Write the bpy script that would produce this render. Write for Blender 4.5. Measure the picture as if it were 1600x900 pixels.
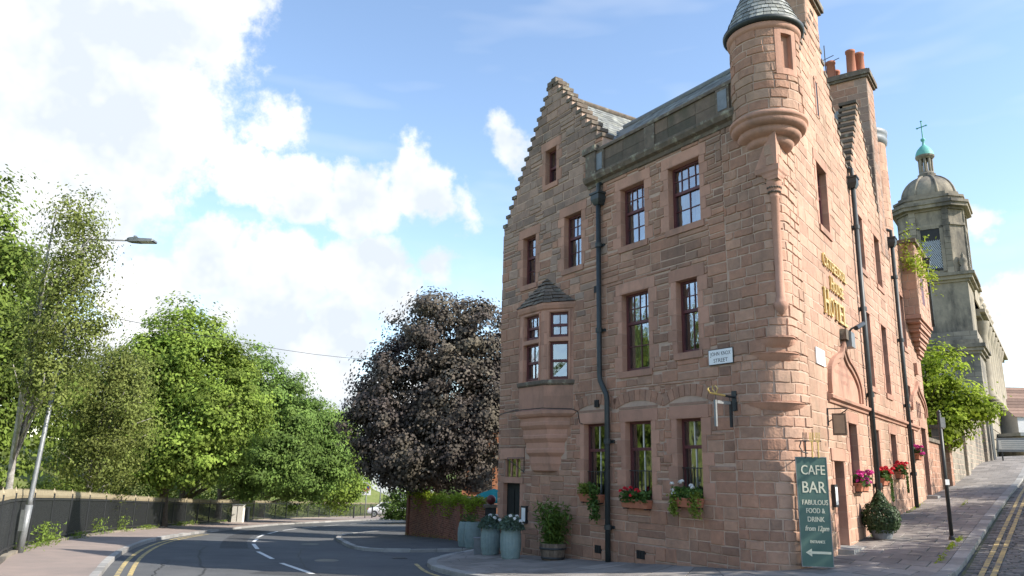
import bpy, math, random
import numpy as np
from mathutils import Matrix, Vector
scene = bpy.context.scene
for _o in list(bpy.data.objects):
    bpy.data.objects.remove(_o)
COL = scene.collection
random.seed(7)
RNG = np.random.default_rng(11)

# ------------------------------------------------------------------ camera
CAM_H = 1.73
PITCH = math.radians(13.181)
ROLL = math.radians(1.170)
_U0 = Vector((0, -math.sin(PITCH), math.cos(PITCH)))
_F = Vector((0, math.cos(PITCH), math.sin(PITCH)))
_X = Vector((1, 0, 0))
_R = _X * math.cos(ROLL) + _U0 * math.sin(ROLL)
_U = -_X * math.sin(ROLL) + _U0 * math.cos(ROLL)
cam_data = bpy.data.cameras.new('camera')
cam = bpy.data.objects.new('camera', cam_data)
COL.objects.link(cam)
cam.matrix_world = Matrix(((_R.x, _U.x, -_F.x, 0), (_R.y, _U.y, -_F.y, 0), (_R.z, _U.z, -_F.z, CAM_H), (0, 0, 0, 1)))
cam_data.sensor_width = 36.0
cam_data.lens = 36.0 * 1205 / 1600
cam_data.clip_start = 0.1
cam_data.clip_end = 3000
scene.camera = cam

# ------------------------------------------------------------------ light
SUN_AZ = math.radians(111)      # clockwise from +Y
SUN_EL = math.radians(36)
SUN_STRENGTH = 3.15
SKY_STRENGTH = 0.112
CLOUD_LIGHT = 0.46
scene.view_settings.view_transform = 'Standard'
scene.view_settings.look = 'None'
scene.view_settings.gamma = 1.0
scene.view_settings.use_curve_mapping = False
scene.view_settings.exposure = 1.48

sd = bpy.data.lights.new('sun', 'SUN')
sd.energy = SUN_STRENGTH
sd.angle = math.radians(0.5)
sd.color = (1.0, 0.93, 0.82)
sun = bpy.data.objects.new('sun', sd)
COL.objects.link(sun)
_s = Vector((math.sin(SUN_AZ) * math.cos(SUN_EL), math.cos(SUN_AZ) * math.cos(SUN_EL), math.sin(SUN_EL)))
sun.rotation_euler = _s.to_track_quat('Z', 'Y').to_euler()
sun.location = (30, -10, 40)

world = bpy.data.worlds.new('World')
scene.world = world
world.use_nodes = True
WN = world.node_tree.nodes
WL = world.node_tree.links
WN.clear()


def wnode(t, **kw):
    n = WN.new(t)
    for k, v in kw.items():
        setattr(n, k, v)
    return n


def wmath(op, a, b=None, c=None, clamp=False):
    n = wnode('ShaderNodeMath', operation=op, use_clamp=clamp)
    for i, v in enumerate((a, b, c)):
        if v is None:
            continue
        if isinstance(v, (int, float)):
            n.inputs[i].default_value = v
        else:
            WL.new(v, n.inputs[i])
    return n.outputs[0]


sky = wnode('ShaderNodeTexSky', sky_type='NISHITA')
sky.sun_disc = False
sky.sun_elevation = SUN_EL
sky.sun_rotation = SUN_AZ
sky.air_density = 1.0
sky.dust_density = 0.35
sky.ozone_density = 0.75
tc = wnode('ShaderNodeTexCoord')
DIR = tc.outputs['Generated']


def wnoise(vec, scale, detail, rough=0.55, dist=0.0):
    n = wnode('ShaderNodeTexNoise')
    n.inputs['Scale'].default_value = scale
    n.inputs['Detail'].default_value = detail
    n.inputs['Roughness'].default_value = rough
    n.inputs['Distortion'].default_value = dist
    WL.new(vec, n.inputs['Vector'])
    return n.outputs['Fac']


# cloud cells: direction from the place and angular size
CLOUDS = [((-0.483, 0.774, 0.41), 0.225), ((-0.37, 0.784, 0.498), 0.115), ((-0.417, 0.825, 0.382), 0.125),
          ((-0.523, 0.81, 0.266), 0.15), ((-0.611, 0.709, 0.35), 0.22), ((-0.329, 0.881, 0.339), 0.062),
          ((-0.264, 0.902, 0.33), 0.062), ((-0.196, 0.921, 0.326), 0.068), ((-0.125, 0.929, 0.345), 0.058),
          ((-0.364, 0.901, 0.235), 0.066), ((-0.294, 0.928, 0.228), 0.085), ((-0.196, 0.952, 0.236), 0.088),
          ((-0.148, 0.964, 0.223), 0.06), ((-0.225, 0.961, 0.162), 0.08), ((-0.313, 0.939, 0.141), 0.11),
          ((-0.421, 0.888, 0.184), 0.07), ((-0.237, 0.966, 0.098), 0.09), ((-0.292, 0.872, 0.394), 0.034),
          ((-0.008, 0.912, 0.41), 0.032), ((-0.068, 0.943, 0.325), 0.025), ((-0.092, 0.959, 0.269), 0.025),
          ((0.544, 0.822, 0.168), 0.062), ((0.515, 0.809, 0.284), 0.02), ((-0.457, 0.838, 0.3), 0.08),
          ((-0.45, 0.87, 0.09), 0.10), ((-0.15, 0.985, 0.07), 0.07)]


def cloud_field(vec):
    # billowy displacement of the direction, then the nearest cell
    acc = None
    for (c, r) in CLOUDS:
        d = wnode('ShaderNodeVectorMath', operation='DISTANCE')
        WL.new(vec, d.inputs[0])
        d.inputs[1].default_value = c
        k = 1.0 if r > 0.045 else 0.55
        v = wmath('MULTIPLY_ADD', d.outputs['Value'], -k / (r * (0.93 if r < 0.115 else 0.96) if r > 0.045 else r * 1.5), k)
        acc = v if acc is None else wmath('MAXIMUM', acc, v)
    return acc


wn = wnode('ShaderNodeTexNoise')
wn.inputs['Scale'].default_value = 9.0
wn.inputs['Detail'].default_value = 4.0
wn.inputs['Roughness'].default_value = 0.6
WL.new(DIR, wn.inputs['Vector'])
off = wnode('ShaderNodeVectorMath', operation='MULTIPLY_ADD')
WL.new(wn.outputs['Color'], off.inputs[0])
off.inputs[1].default_value = (0.11, 0.11, 0.11)
add0 = wnode('ShaderNodeVectorMath', operation='ADD')
WL.new(DIR, add0.inputs[0])
add0.inputs[1].default_value = (-0.055, -0.055, -0.055)
WL.new(add0.outputs[0], off.inputs[2])
cells = cloud_field(off.outputs[0])
fine = wnoise(DIR, 22.0, 6.0, 0.66)
big = wnoise(DIR, 3.2, 3.0, 0.6)
# general fair-weather cover away from the named cells
gen = wmath('MULTIPLY_ADD', big, 3.2, -1.75)
fdot = wnode('ShaderNodeVectorMath', operation='DOT_PRODUCT')
WL.new(DIR, fdot.inputs[0])
fdot.inputs[1].default_value = tuple(_F)
away = wmath('MULTIPLY_ADD', fdot.outputs['Value'], -4.0, 2.9, clamp=True)
gen = wmath('MULTIPLY_ADD', gen, away, wmath('MULTIPLY_ADD', away, 1.0, -1.0))
dens = wmath('MAXIMUM', cells, gen)
dens = wmath('ADD', dens, wmath('MULTIPLY_ADD', fine, 1.0, -0.52))
mr = wnode('ShaderNodeMapRange', interpolation_type='SMOOTHSTEP')
WL.new(dens, mr.inputs['Value'])
mr.inputs['From Min'].default_value = 0.06
mr.inputs['From Max'].default_value = 0.42
mask = mr.outputs[0]
# thin streaks of high cloud
mp = wnode('ShaderNodeMapping')
mp.inputs['Scale'].default_value = (2.0, 2.0, 9.0)
mp.inputs['Rotation'].default_value = (0.3, 0.7, 0.2)
WL.new(DIR, mp.inputs['Vector'])
cirrus = wnoise(mp.outputs[0], 1.6, 3.0, 0.6)
cir = wnode('ShaderNodeMapRange')
WL.new(cirrus, cir.inputs['Value'])
cir.inputs['From Min'].default_value = 0.5
cir.inputs['From Max'].default_value = 0.85
cir.inputs['To Max'].default_value = 0.35
mask = wmath('MAXIMUM', mask, cir.outputs[0])
# cloud tone: white heads, soft grey bellies
sepc = wnode('ShaderNodeSeparateColor')
WL.new(wn.outputs['Color'], sepc.inputs[0])
belly = wmath('MULTIPLY_ADD', dens, -0.10, sepc.outputs[1])
tone = wnode('ShaderNodeMapRange')
WL.new(belly, tone.inputs['Value'])
tone.inputs['From Min'].default_value = 0.33
tone.inputs['From Max'].default_value = 0.60
ramp = wnode('ShaderNodeMix', data_type='RGBA')
WL.new(tone.outputs[0], ramp.inputs['Factor'])
ramp.inputs['A'].default_value = (0.66, 0.72, 0.79, 1)
ramp.inputs['B'].default_value = (1.0, 1.0, 1.0, 1)
cl = wnode('ShaderNodeVectorMath', operation='SCALE')
WL.new(ramp.outputs['Result'], cl.inputs[0])
cl.inputs['Scale'].default_value = CLOUD_LIGHT / SKY_STRENGTH
mx = wnode('ShaderNodeMix', data_type='RGBA')
WL.new(mask, mx.inputs['Factor'])
WL.new(sky.outputs[0], mx.inputs['A'])
WL.new(cl.outputs[0], mx.inputs['B'])
bg = wnode('ShaderNodeBackground')
bg.inputs['Strength'].default_value = SKY_STRENGTH
WL.new(mx.outputs['Result'], bg.inputs['Color'])
wo = wnode('ShaderNodeOutputWorld')
WL.new(bg.outputs[0], wo.inputs['Surface'])

scene.render.engine = 'CYCLES'
scene.cycles.max_bounces = 6
scene.cycles.diffuse_bounces = 3
scene.cycles.glossy_bounces = 3
scene.cycles.transmission_bounces = 3
scene.cycles.transparent_max_bounces = 8

# ------------------------------------------------------------------ materials
MATS = {}


def pm(name, c1, c2=None, scale=4.0, rough=0.85, bump=0.0, bscale=None, tint=0.0, detail=6.0, spec=0.3,
       metal=0.0, stain=None, stain_scale=0.5, stain_amt=0.6, stain_lo=0.5, stain_hi=0.72, ramp_cols=None, transl=0.0, coat=0.0,
       pattern=None, streak=1.0):
    """procedural material: noise mix of two colours, per-face tint, stains, fine relief"""
    if name in MATS:
        return MATS[name]
    m = bpy.data.materials.new(name)
    m.use_nodes = True
    N = m.node_tree.nodes
    L = m.node_tree.links
    N.clear()
    out = N.new('ShaderNodeOutputMaterial')
    b = N.new('ShaderNodeBsdfPrincipled')
    b.inputs['Roughness'].default_value = rough
    b.inputs['Specular IOR Level'].default_value = spec
    b.inputs['Metallic'].default_value = metal
    if coat:
        b.inputs['Coat Weight'].default_value = coat
    geo = N.new('ShaderNodeNewGeometry')
    pos = geo.outputs['Position']
    nz = N.new('ShaderNodeTexNoise')
    nz.inputs['Scale'].default_value = scale
    nz.inputs['Detail'].default_value = detail
    nz.inputs['Roughness'].default_value = 0.6
    L.new(pos, nz.inputs['Vector'])
    st = N.new('ShaderNodeMapRange')
    st.inputs['From Min'].default_value = 0.3
    st.inputs['From Max'].default_value = 0.7
    L.new(nz.outputs['Fac'], st.inputs['Value'])
    at = N.new('ShaderNodeAttribute')
    at.attribute_name = 'tint'
    c2 = c2 or c1
    mix = N.new('ShaderNodeMix')
    mix.data_type = 'RGBA'
    mix.inputs['A'].default_value = (*c1, 1)
    mix.inputs['B'].default_value = (*c2, 1)
    L.new(st.outputs[0], mix.inputs['Factor'])
    col = mix.outputs['Result']
    if ramp_cols:
        rp = N.new('ShaderNodeValToRGB')
        els = rp.color_ramp.elements
        n = len(ramp_cols)
        els[0].position = 0.0
        els[0].color = (*ramp_cols[0], 1)
        els[1].position = 1.0
        els[1].color = (*ramp_cols[-1], 1)
        for i in range(1, n - 1):
            e = els.new(i / (n - 1))
            e.color = (*ramp_cols[i], 1)
        ma = N.new('ShaderNodeMath')
        ma.operation = 'MULTIPLY_ADD'
        L.new(at.outputs['Fac'], ma.inputs[0])
        ma.inputs[1].default_value = 0.5
        ma.inputs[2].default_value = 0.5
        L.new(ma.outputs[0], rp.inputs['Fac'])
        mm = N.new('ShaderNodeMix')
        mm.data_type = 'RGBA'
        mm.blend_type = 'MULTIPLY'
        mm.inputs['Factor'].default_value = 1.0
        L.new(rp.outputs['Color'], mm.inputs['A'])
        L.new(col, mm.inputs['B'])
        col = mm.outputs['Result']
    elif tint:
        ma = N.new('ShaderNodeMath')
        ma.operation = 'MULTIPLY_ADD'
        L.new(at.outputs['Fac'], ma.inputs[0])
        ma.inputs[1].default_value = tint
        ma.inputs[2].default_value = 1.0
        sc = N.new('ShaderNodeVectorMath')
        sc.operation = 'SCALE'
        L.new(col, sc.inputs[0])
        L.new(ma.outputs[0], sc.inputs['Scale'])
        col = sc.outputs[0]
    if pattern:
        # pattern: brick (block) joints for surfaces too far to build; (u axis vector, width, height, joint colour)
        uax, bw, bh, jc = pattern
        d1 = N.new('ShaderNodeVectorMath')
        d1.operation = 'DOT_PRODUCT'
        L.new(pos, d1.inputs[0])
        d1.inputs[1].default_value = uax
        sx = N.new('ShaderNodeSeparateXYZ')
        L.new(pos, sx.inputs[0])
        cb = N.new('ShaderNodeCombineXYZ')
        L.new(d1.outputs['Value'], cb.inputs[0])
        L.new(sx.outputs['Z'], cb.inputs[1])
        bt = N.new('ShaderNodeTexBrick')
        bt.inputs['Scale'].default_value = 1.0
        bt.inputs['Brick Width'].default_value = bw
        bt.inputs['Row Height'].default_value = bh
        bt.inputs['Mortar Size'].default_value = bh * 0.04
        bt.inputs['Color1'].default_value = (0.8, 0.8, 0.8, 1)
        bt.inputs['Color2'].default_value = (1.15, 1.12, 1.1, 1)
        bt.inputs['Mortar'].default_value = (*jc, 1)
        L.new(cb.outputs[0], bt.inputs['Vector'])
        mm = N.new('ShaderNodeMix')
        mm.data_type = 'RGBA'
        mm.blend_type = 'MULTIPLY'
        mm.inputs['Factor'].default_value = 1.0
        L.new(col, mm.inputs['A'])
        L.new(bt.outputs['Color'], mm.inputs['B'])
        col = mm.outputs['Result']
    if stain:
        n2 = N.new('ShaderNodeTexNoise')
        n2.inputs['Scale'].default_value = stain_scale
        n2.inputs['Detail'].default_value = 7.0
        n2.inputs['Roughness'].default_value = 0.65
        if streak != 1.0:
            vm = N.new('ShaderNodeVectorMath')
            vm.operation = 'MULTIPLY'
            L.new(pos, vm.inputs[0])
            vm.inputs[1].default_value = (1, 1, streak)
            L.new(vm.outputs[0], n2.inputs['Vector'])
        else:
            L.new(pos, n2.inputs['Vector'])
        r2 = N.new('ShaderNodeMapRange')
        r2.inputs['From Min'].default_value = stain_lo
        r2.inputs['From Max'].default_value = stain_hi
        r2.inputs['To Max'].default_value = stain_amt
        L.new(n2.outputs['Fac'], r2.inputs['Value'])
        m3 = N.new('ShaderNodeMix')
        m3.data_type = 'RGBA'
        L.new(r2.outputs[0], m3.inputs['Factor'])
        L.new(col, m3.inputs['A'])
        m3.inputs['B'].default_value = (*stain, 1)
        col = m3.outputs['Result']
    L.new(col, b.inputs['Base Color'])
    if bump:
        nb = N.new('ShaderNodeTexNoise')
        nb.inputs['Scale'].default_value = bscale or scale * 4
        nb.inputs['Detail'].default_value = 5.0
        L.new(pos, nb.inputs['Vector'])
        bp = N.new('ShaderNodeBump')
        bp.inputs['Strength'].default_value = bump
        bp.inputs['Distance'].default_value = 0.03
        L.new(nb.outputs['Fac'], bp.inputs['Height'])
        L.new(bp.outputs[0], b.inputs['Normal'])
    sh = b.outputs[0]
    if transl:
        tr = N.new('ShaderNodeBsdfTranslucent')
        L.new(col, tr.inputs['Color'])
        ms = N.new('ShaderNodeMixShader')
        ms.inputs[0].default_value = transl
        L.new(sh, ms.inputs[1])
        L.new(tr.outputs[0], ms.inputs[2])
        sh = ms.outputs[0]
    L.new(sh, out.inputs['Surface'])
    MATS[name] = m
    return m


def glass_mat(name, tintc=(0.85, 0.9, 0.9), ior=3.8, rough=0.015, wave=0.0):
    if name in MATS:
        return MATS[name]
    m = bpy.data.materials.new(name)
    m.use_nodes = True
    N = m.node_tree.nodes
    L = m.node_tree.links
    N.clear()
    out = N.new('ShaderNodeOutputMaterial')
    t = N.new('ShaderNodeBsdfTransparent')
    t.inputs['Color'].default_value = (*tintc, 1)
    gl = N.new('ShaderNodeBsdfGlossy')
    gl.inputs['Roughness'].default_value = rough
    gl.inputs['Color'].default_value = (0.95, 0.97, 1, 1)
    fr = N.new('ShaderNodeFresnel')
    fr.inputs['IOR'].default_value = ior
    nb = N.new('ShaderNodeTexNoise')
    nb.inputs['Scale'].default_value = 2.2
    geo = N.new('ShaderNodeNewGeometry')
    L.new(geo.outputs['Position'], nb.inputs['Vector'])
    bp = N.new('ShaderNodeBump')
    bp.inputs['Strength'].default_value = 0.10
    bp.inputs['Distance'].default_value = 0.05
    L.new(nb.outputs['Fac'], bp.inputs['Height'])
    L.new(bp.outputs[0], gl.inputs['Normal'])
    ms = N.new('ShaderNodeMixShader')
    L.new(fr.outputs[0], ms.inputs[0])
    L.new(t.outputs[0], ms.inputs[1])
    L.new(gl.outputs[0], ms.inputs[2])
    L.new(ms.outputs[0], out.inputs['Surface'])
    MATS[name] = m
    return m


SAND = [(0.245, 0.148, 0.108), (0.335, 0.193, 0.136), (0.39, 0.213, 0.147), (0.305, 0.193, 0.142), (0.415, 0.228, 0.156), (0.36, 0.226, 0.164), (0.46, 0.275, 0.195)]
M_RUB = pm('rubble_sandstone', (0.82, 0.82, 0.82), (1.12, 1.1, 1.08), 7, 0.92, 0.45, 22, ramp_cols=SAND,
           stain=(0.125, 0.097, 0.078), stain_scale=0.7, stain_amt=0.62, stain_lo=0.5, stain_hi=0.72, streak=0.4)
M_GABLE = pm('sooty_sandstone', (0.80, 0.82, 0.82), (1.08, 1.08, 1.06), 7, 0.93, 0.45, 22,
             ramp_cols=[(0.225, 0.16, 0.13), (0.285, 0.20, 0.16), (0.33, 0.222, 0.175), (0.325, 0.24, 0.195), (0.39, 0.26, 0.20)],
             stain=(0.11, 0.095, 0.08), stain_scale=0.6, stain_amt=0.7, stain_lo=0.5, stain_hi=0.7)
M_BST = pm('buff_sandstone', (0.85, 0.85, 0.85), (1.1, 1.1, 1.08), 5, 0.92, 0.35, 20,
           ramp_cols=[(0.35, 0.215, 0.158), (0.41, 0.25, 0.183), (0.44, 0.285, 0.212), (0.455, 0.27, 0.195), (0.49, 0.315, 0.235)],
           stain=(0.22, 0.165, 0.115), stain_scale=0.6, stain_amt=0.7, stain_lo=0.48, stain_hi=0.68, streak=0.45)
M_MORT = pm('lime_mortar', (0.50, 0.36, 0.28), (0.42, 0.305, 0.24), 9, 0.95, 0.2, stain=(0.2, 0.17, 0.15), stain_scale=0.5, stain_amt=0.7)
M_DRESS = pm('dressed_sandstone', (0.46, 0.26, 0.188), (0.39, 0.22, 0.16), 5, 0.9, 0.18, 30, tint=0.16,
             stain=(0.17, 0.12, 0.092), stain_scale=1.3, stain_amt=0.75, stain_lo=0.48, stain_hi=0.72, streak=0.4)
M_PARA = pm('blackened_stone', (0.8, 0.8, 0.8), (1.1, 1.08, 1.05), 6, 0.95, 0.4, 20, ramp_cols=[(0.10, 0.085, 0.07), (0.16, 0.125, 0.10), (0.20, 0.15, 0.115), (0.26, 0.17, 0.125)],
            stain=(0.07, 0.07, 0.05), stain_scale=1.2, stain_amt=0.7, stain_lo=0.45, stain_hi=0.65, streak=0.4)
M_MOSS = pm('lichened_stone', (0.18, 0.14, 0.11), (0.10, 0.088, 0.072), 6, 0.95, 0.5, 14, tint=0.2,
            stain=(0.36, 0.35, 0.27), stain_scale=4.0, stain_amt=0.75, stain_lo=0.55, stain_hi=0.7)
M_SLATE = pm('grey_slate', (0.19, 0.20, 0.20), (0.28, 0.285, 0.255), 8, 0.6, 0.2, tint=0.35, spec=0.4,
             stain=(0.44, 0.44, 0.34), stain_scale=3.0, stain_amt=0.65, stain_lo=0.52, stain_hi=0.7)
M_LEAD = pm('lead_sheet', (0.20, 0.22, 0.24), (0.13, 0.145, 0.16), 5, 0.55, spec=0.5)
M_IRON = pm('black_iron', (0.018, 0.020, 0.022), (0.03, 0.032, 0.034), 10, 0.45, spec=0.5, tint=0.3)
M_PIPE = pm('painted_pipe', (0.018, 0.024, 0.026), (0.034, 0.043, 0.045), 6, 0.5, spec=0.5)
M_MAROON = pm('maroon_paint', (0.12, 0.035, 0.038), (0.085, 0.028, 0.030), 6, 0.5, spec=0.4)
M_CREAM = pm('cream_paint', (0.72, 0.70, 0.64), (0.62, 0.60, 0.54), 5, 0.6)
M_GLASS = glass_mat('window_glass')
M_CURT = pm('net_curtain', (0.78, 0.78, 0.76), (0.62, 0.62, 0.62), 12, 0.9, tint=0.12)
M_ROOM = pm('room_interior', (0.06, 0.05, 0.045), (0.10, 0.085, 0.07), 1.5, 0.9)
M_GOLD = pm('gold_leaf', (0.72, 0.53, 0.20), (0.60, 0.43, 0.15), 12, 0.4, metal=0.35)
M_ASPH = pm('asphalt', (0.082, 0.085, 0.09), (0.11, 0.113, 0.117), 1.1, 0.9, 0.5, 60, detail=9.0,
            stain=(0.15, 0.15, 0.15), stain_scale=0.22, stain_amt=0.55, stain_lo=0.48, stain_hi=0.66)
M_FOOT = pm('red_footway', (0.31, 0.245, 0.215), (0.24, 0.20, 0.18), 1.3, 0.92, 0.4, 60, detail=9.0,
            stain=(0.17, 0.15, 0.14), stain_scale=0.5, stain_amt=0.5)
M_PATCH = pm('dark_footway', (0.07, 0.072, 0.075), (0.10, 0.10, 0.10), 1.3, 0.92, 0.4, 60, stain=(0.16, 0.155, 0.15), stain_scale=0.5, stain_amt=0.5)
M_FLAG = pm('paving_flag', (0.27, 0.245, 0.225), (0.20, 0.185, 0.172), 1.6, 0.9, 0.4, 40, tint=0.22, detail=9.0,
            stain=(0.11, 0.10, 0.095), stain_scale=0.8, stain_amt=0.5)
M_JOINT = pm('paving_joint', (0.075, 0.075, 0.06), (0.11, 0.12, 0.06), 3, 0.95)
M_KERB = pm('granite_kerb', (0.33, 0.32, 0.305), (0.24, 0.235, 0.225), 5, 0.85, 0.3, 50, tint=0.22)
M_SETT = pm('whin_sett', (0.12, 0.115, 0.11), (0.18, 0.165, 0.15), 6, 0.75, 0.4, 30, tint=0.35)
M_YEL = pm('yellow_line_paint', (0.55, 0.42, 0.17), (0.40, 0.31, 0.15), 9, 0.8, stain=(0.16, 0.15, 0.13), stain_scale=5, stain_amt=0.85, stain_lo=0.46, stain_hi=0.58)
M_WHT = pm('road_white_paint', (0.72, 0.72, 0.70), (0.55, 0.55, 0.54), 8, 0.8, stain=(0.16, 0.16, 0.16), stain_scale=8, stain_amt=0.7, stain_lo=0.55, stain_hi=0.68)
M_GRASS = pm('grass', (0.10, 0.14, 0.03), (0.17, 0.18, 0.06), 1.5, 0.95, 0.5, 30, tint=0.4)
M_BRICK = pm('red_brick', (0.26, 0.11, 0.075), (0.20, 0.085, 0.06), 9, 0.92, 0.3, 40, tint=0.35, stain=(0.13, 0.09, 0.075), stain_scale=0.8, stain_amt=0.5)
M_BARK = pm('bark', (0.10, 0.075, 0.055), (0.17, 0.14, 0.11), 9, 0.95, 0.7, 30)
M_BIRCH = pm('birch_bark', (0.45, 0.43, 0.40), (0.20, 0.18, 0.16), 8, 0.9, 0.5, 30)
M_TERRA = pm('terracotta', (0.42, 0.17, 0.10), (0.34, 0.13, 0.08), 7, 0.85, 0.1, tint=0.2)
M_GALV = pm('galvanised_steel', (0.27, 0.28, 0.285), (0.19, 0.20, 0.205), 12, 0.5, metal=0.4)
M_BARREL = pm('blue_green_paint', (0.19, 0.265, 0.265), (0.25, 0.32, 0.315), 9, 0.6, tint=0.22, stain=(0.13, 0.19, 0.2), stain_scale=5, stain_amt=0.5)
M_OAK = pm('weathered_oak', (0.10, 0.075, 0.055), (0.17, 0.13, 0.10), 10, 0.8, 0.3, tint=0.3)
M_BANNER = pm('banner_green', (0.075, 0.135, 0.115), (0.09, 0.155, 0.13), 2, 0.55)
M_PRINT = pm('cream_print', (0.72, 0.68, 0.52), (0.66, 0.62, 0.48), 4, 0.6)
M_WHITE = pm('white_enamel', (0.82, 0.83, 0.83), (0.74, 0.75, 0.76), 5, 0.35)
M_BLACK = pm('black_paint', (0.02, 0.02, 0.022), (0.03, 0.03, 0.03), 5, 0.5)
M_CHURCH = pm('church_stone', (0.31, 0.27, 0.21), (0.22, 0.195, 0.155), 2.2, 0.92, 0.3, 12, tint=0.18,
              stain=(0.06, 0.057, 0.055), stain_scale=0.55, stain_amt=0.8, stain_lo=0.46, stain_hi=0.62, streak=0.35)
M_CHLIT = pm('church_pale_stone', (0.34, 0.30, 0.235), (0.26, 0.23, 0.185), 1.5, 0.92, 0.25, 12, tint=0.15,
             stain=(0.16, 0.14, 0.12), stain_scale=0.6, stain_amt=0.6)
M_COPPER = pm('verdigris', (0.10, 0.33, 0.30), (0.15, 0.40, 0.36), 3, 0.6)

# ------------------------------------------------------------------ mesh helpers
def tag(o, label=None, cat=None, group=None, kind=None):
    if label:
        o['label'] = label
    if cat:
        o['category'] = cat
    if group:
        o['group'] = group
    if kind:
        o['kind'] = kind
    return o


def set_parent(o, parent):
    """parts keep world-coordinate vertices; undo the thing's own placement"""
    if parent is not None:
        o.parent = parent
        o.matrix_parent_inverse = WORLD.get(parent.name, Matrix.Identity(4)).inverted()


WORLD = {}


def empty(name, loc, rz=0.0):
    e = bpy.data.objects.new(name, None)
    e.empty_display_size = 0.3
    COL.objects.link(e)
    e.location = loc
    e.rotation_euler = (0, 0, rz)
    e.matrix_basis = Matrix.Translation(loc) @ Matrix.Rotation(rz, 4, 'Z')
    WORLD[e.name] = e.matrix_basis.copy()
    return e


def mesh_np(name, V, Fq, mats, parent=None, tint=None, midx=None, smooth=False):
    """mesh from arrays; Fq is (n,4) or (n,3) or a list of lists"""
    me = bpy.data.meshes.new(name)
    if isinstance(Fq, np.ndarray):
        k = Fq.shape[1]
        me.vertices.add(len(V))
        me.vertices.foreach_set('co', np.asarray(V, dtype=np.float32).ravel())
        me.loops.add(Fq.size)
        me.loops.foreach_set('vertex_index', Fq.astype(np.int32).ravel())
        me.polygons.add(len(Fq))
        me.polygons.foreach_set('loop_start', np.arange(0, Fq.size, k, dtype=np.int32))
        me.polygons.foreach_set('loop_total', np.full(len(Fq), k, dtype=np.int32))
        me.update(calc_edges=True)
    else:
        me.from_pydata([tuple(v) for v in V], [], Fq)
    for m in mats:
        me.materials.append(m)
    n = len(me.polygons)
    if midx is not None and len(mats) > 1:
        me.polygons.foreach_set('material_index', np.asarray(midx, dtype=np.int32))
    if tint is not None:
        a = me.attributes.new('tint', 'FLOAT', 'FACE')
        a.data.foreach_set('value', np.asarray(tint, dtype=np.float32))
    if smooth:
        me.polygons.foreach_set('use_smooth', np.ones(n, dtype=bool))
    o = bpy.data.objects.new(name, me)
    COL.objects.link(o)
    set_parent(o, parent)
    return o


class MB:
    def __init__(self):
        self.v = []
        self.f = []
        self.m = []
        self.t = []

    def add(self, verts, faces, m=0, t=0.0):
        b = len(self.v)
        self.v.extend(tuple(x) for x in verts)
        for f in faces:
            self.f.append([i + b for i in f])
            self.m.append(m)
            self.t.append(t)
        return self

    def quad(self, a, b, c, d, m=0, t=0.0):
        return self.add([a, b, c, d], [(0, 1, 2, 3)], m, t)

    def hexa(self, p, m=0, t=0.0):
        """p: 8 points, bottom ring 0-3, top ring 4-7"""
        return self.add(p, [(0, 1, 2, 3), (4, 7, 6, 5), (0, 4, 5, 1), (1, 5, 6, 2), (2, 6, 7, 3), (3, 7, 4, 0)], m, t)

    def fbox(self, fr, s0, s1, o0, o1, z0, z1, m=0, t=0.0):
        return self.hexa([fr(s0, o0, z0), fr(s1, o0, z0), fr(s1, o1, z0), fr(s0, o1, z0),
                          fr(s0, o0, z1), fr(s1, o0, z1), fr(s1, o1, z1), fr(s0, o1, z1)], m, t)

    def rings(self, rings, m=0, t=0.0, closed=True, cap0=False, cap1=False):
        n = len(rings[0])
        b = len(self.v)
        for r in rings:
            self.v.extend(tuple(x) for x in r)
        for i in range(len(rings) - 1):
            for j in range(n if closed else n - 1):
                k = (j + 1) % n
                self.f.append([b + i * n + j, b + i * n + k, b + (i + 1) * n + k, b + (i + 1) * n + j])
                self.m.append(m)
                self.t.append(t)
        if cap0:
            self.f.append([b + j for j in range(n)][::-1])
            self.m.append(m)
            self.t.append(t)
        if cap1:
            self.f.append([b + (len(rings) - 1) * n + j for j in range(n)])
            self.m.append(m)
            self.t.append(t)
        return self

    def lathe(self, c, prof, n=16, m=0, t=0.0, a0=0.0, a1=None, sx=1.0, sy=1.0):
        """profile [(r, z)] about the vertical through c"""
        full = a1 is None
        rr = []
        for (r, z) in prof:
            ring = []
            for j in range(n if full else n + 1):
                a = a0 + (2 * math.pi if full else (a1 - a0)) * j / n
                ring.append((c[0] + sx * r * math.sin(a), c[1] + sy * r * math.cos(a), c[2] + z))
            rr.append(ring)
        return self.rings(rr, m, t, closed=full)

    def tube(self, pts, r, n=8, m=0, t=0.0, cap=True):
        pts = [Vector(p) for p in pts]
        rs = r if isinstance(r, (list, tuple)) else [r] * len(pts)
        rings = []
        up = None
        for i, p in enumerate(pts):
            d = (pts[min(i + 1, len(pts) - 1)] - pts[max(i - 1, 0)])
            if d.length < 1e-9:
                d = Vector((0, 0, 1))
            d.normalize()
            if up is None:
                up = Vector((1, 0, 0)) if abs(d.x) < 0.8 else Vector((0, 1, 0))
            a = d.cross(up)
            if a.length < 1e-6:
                a = d.cross(Vector((0, 1, 0.1)))
            a.normalize()
            b = a.cross(d)
            up = b
            rings.append([p + a * rs[i] * math.cos(2 * math.pi * k / n) + b * rs[i] * math.sin(2 * math.pi * k / n) for k in range(n)])
        return self.rings(rings, m, t, True, cap, cap)

    def build(self, name, mats, parent=None, smooth=False):
        if not isinstance(mats, (list, tuple)):
            mats = [mats]
        return mesh_np(name, self.v, self.f, mats, parent, self.t, self.m, smooth)


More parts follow.
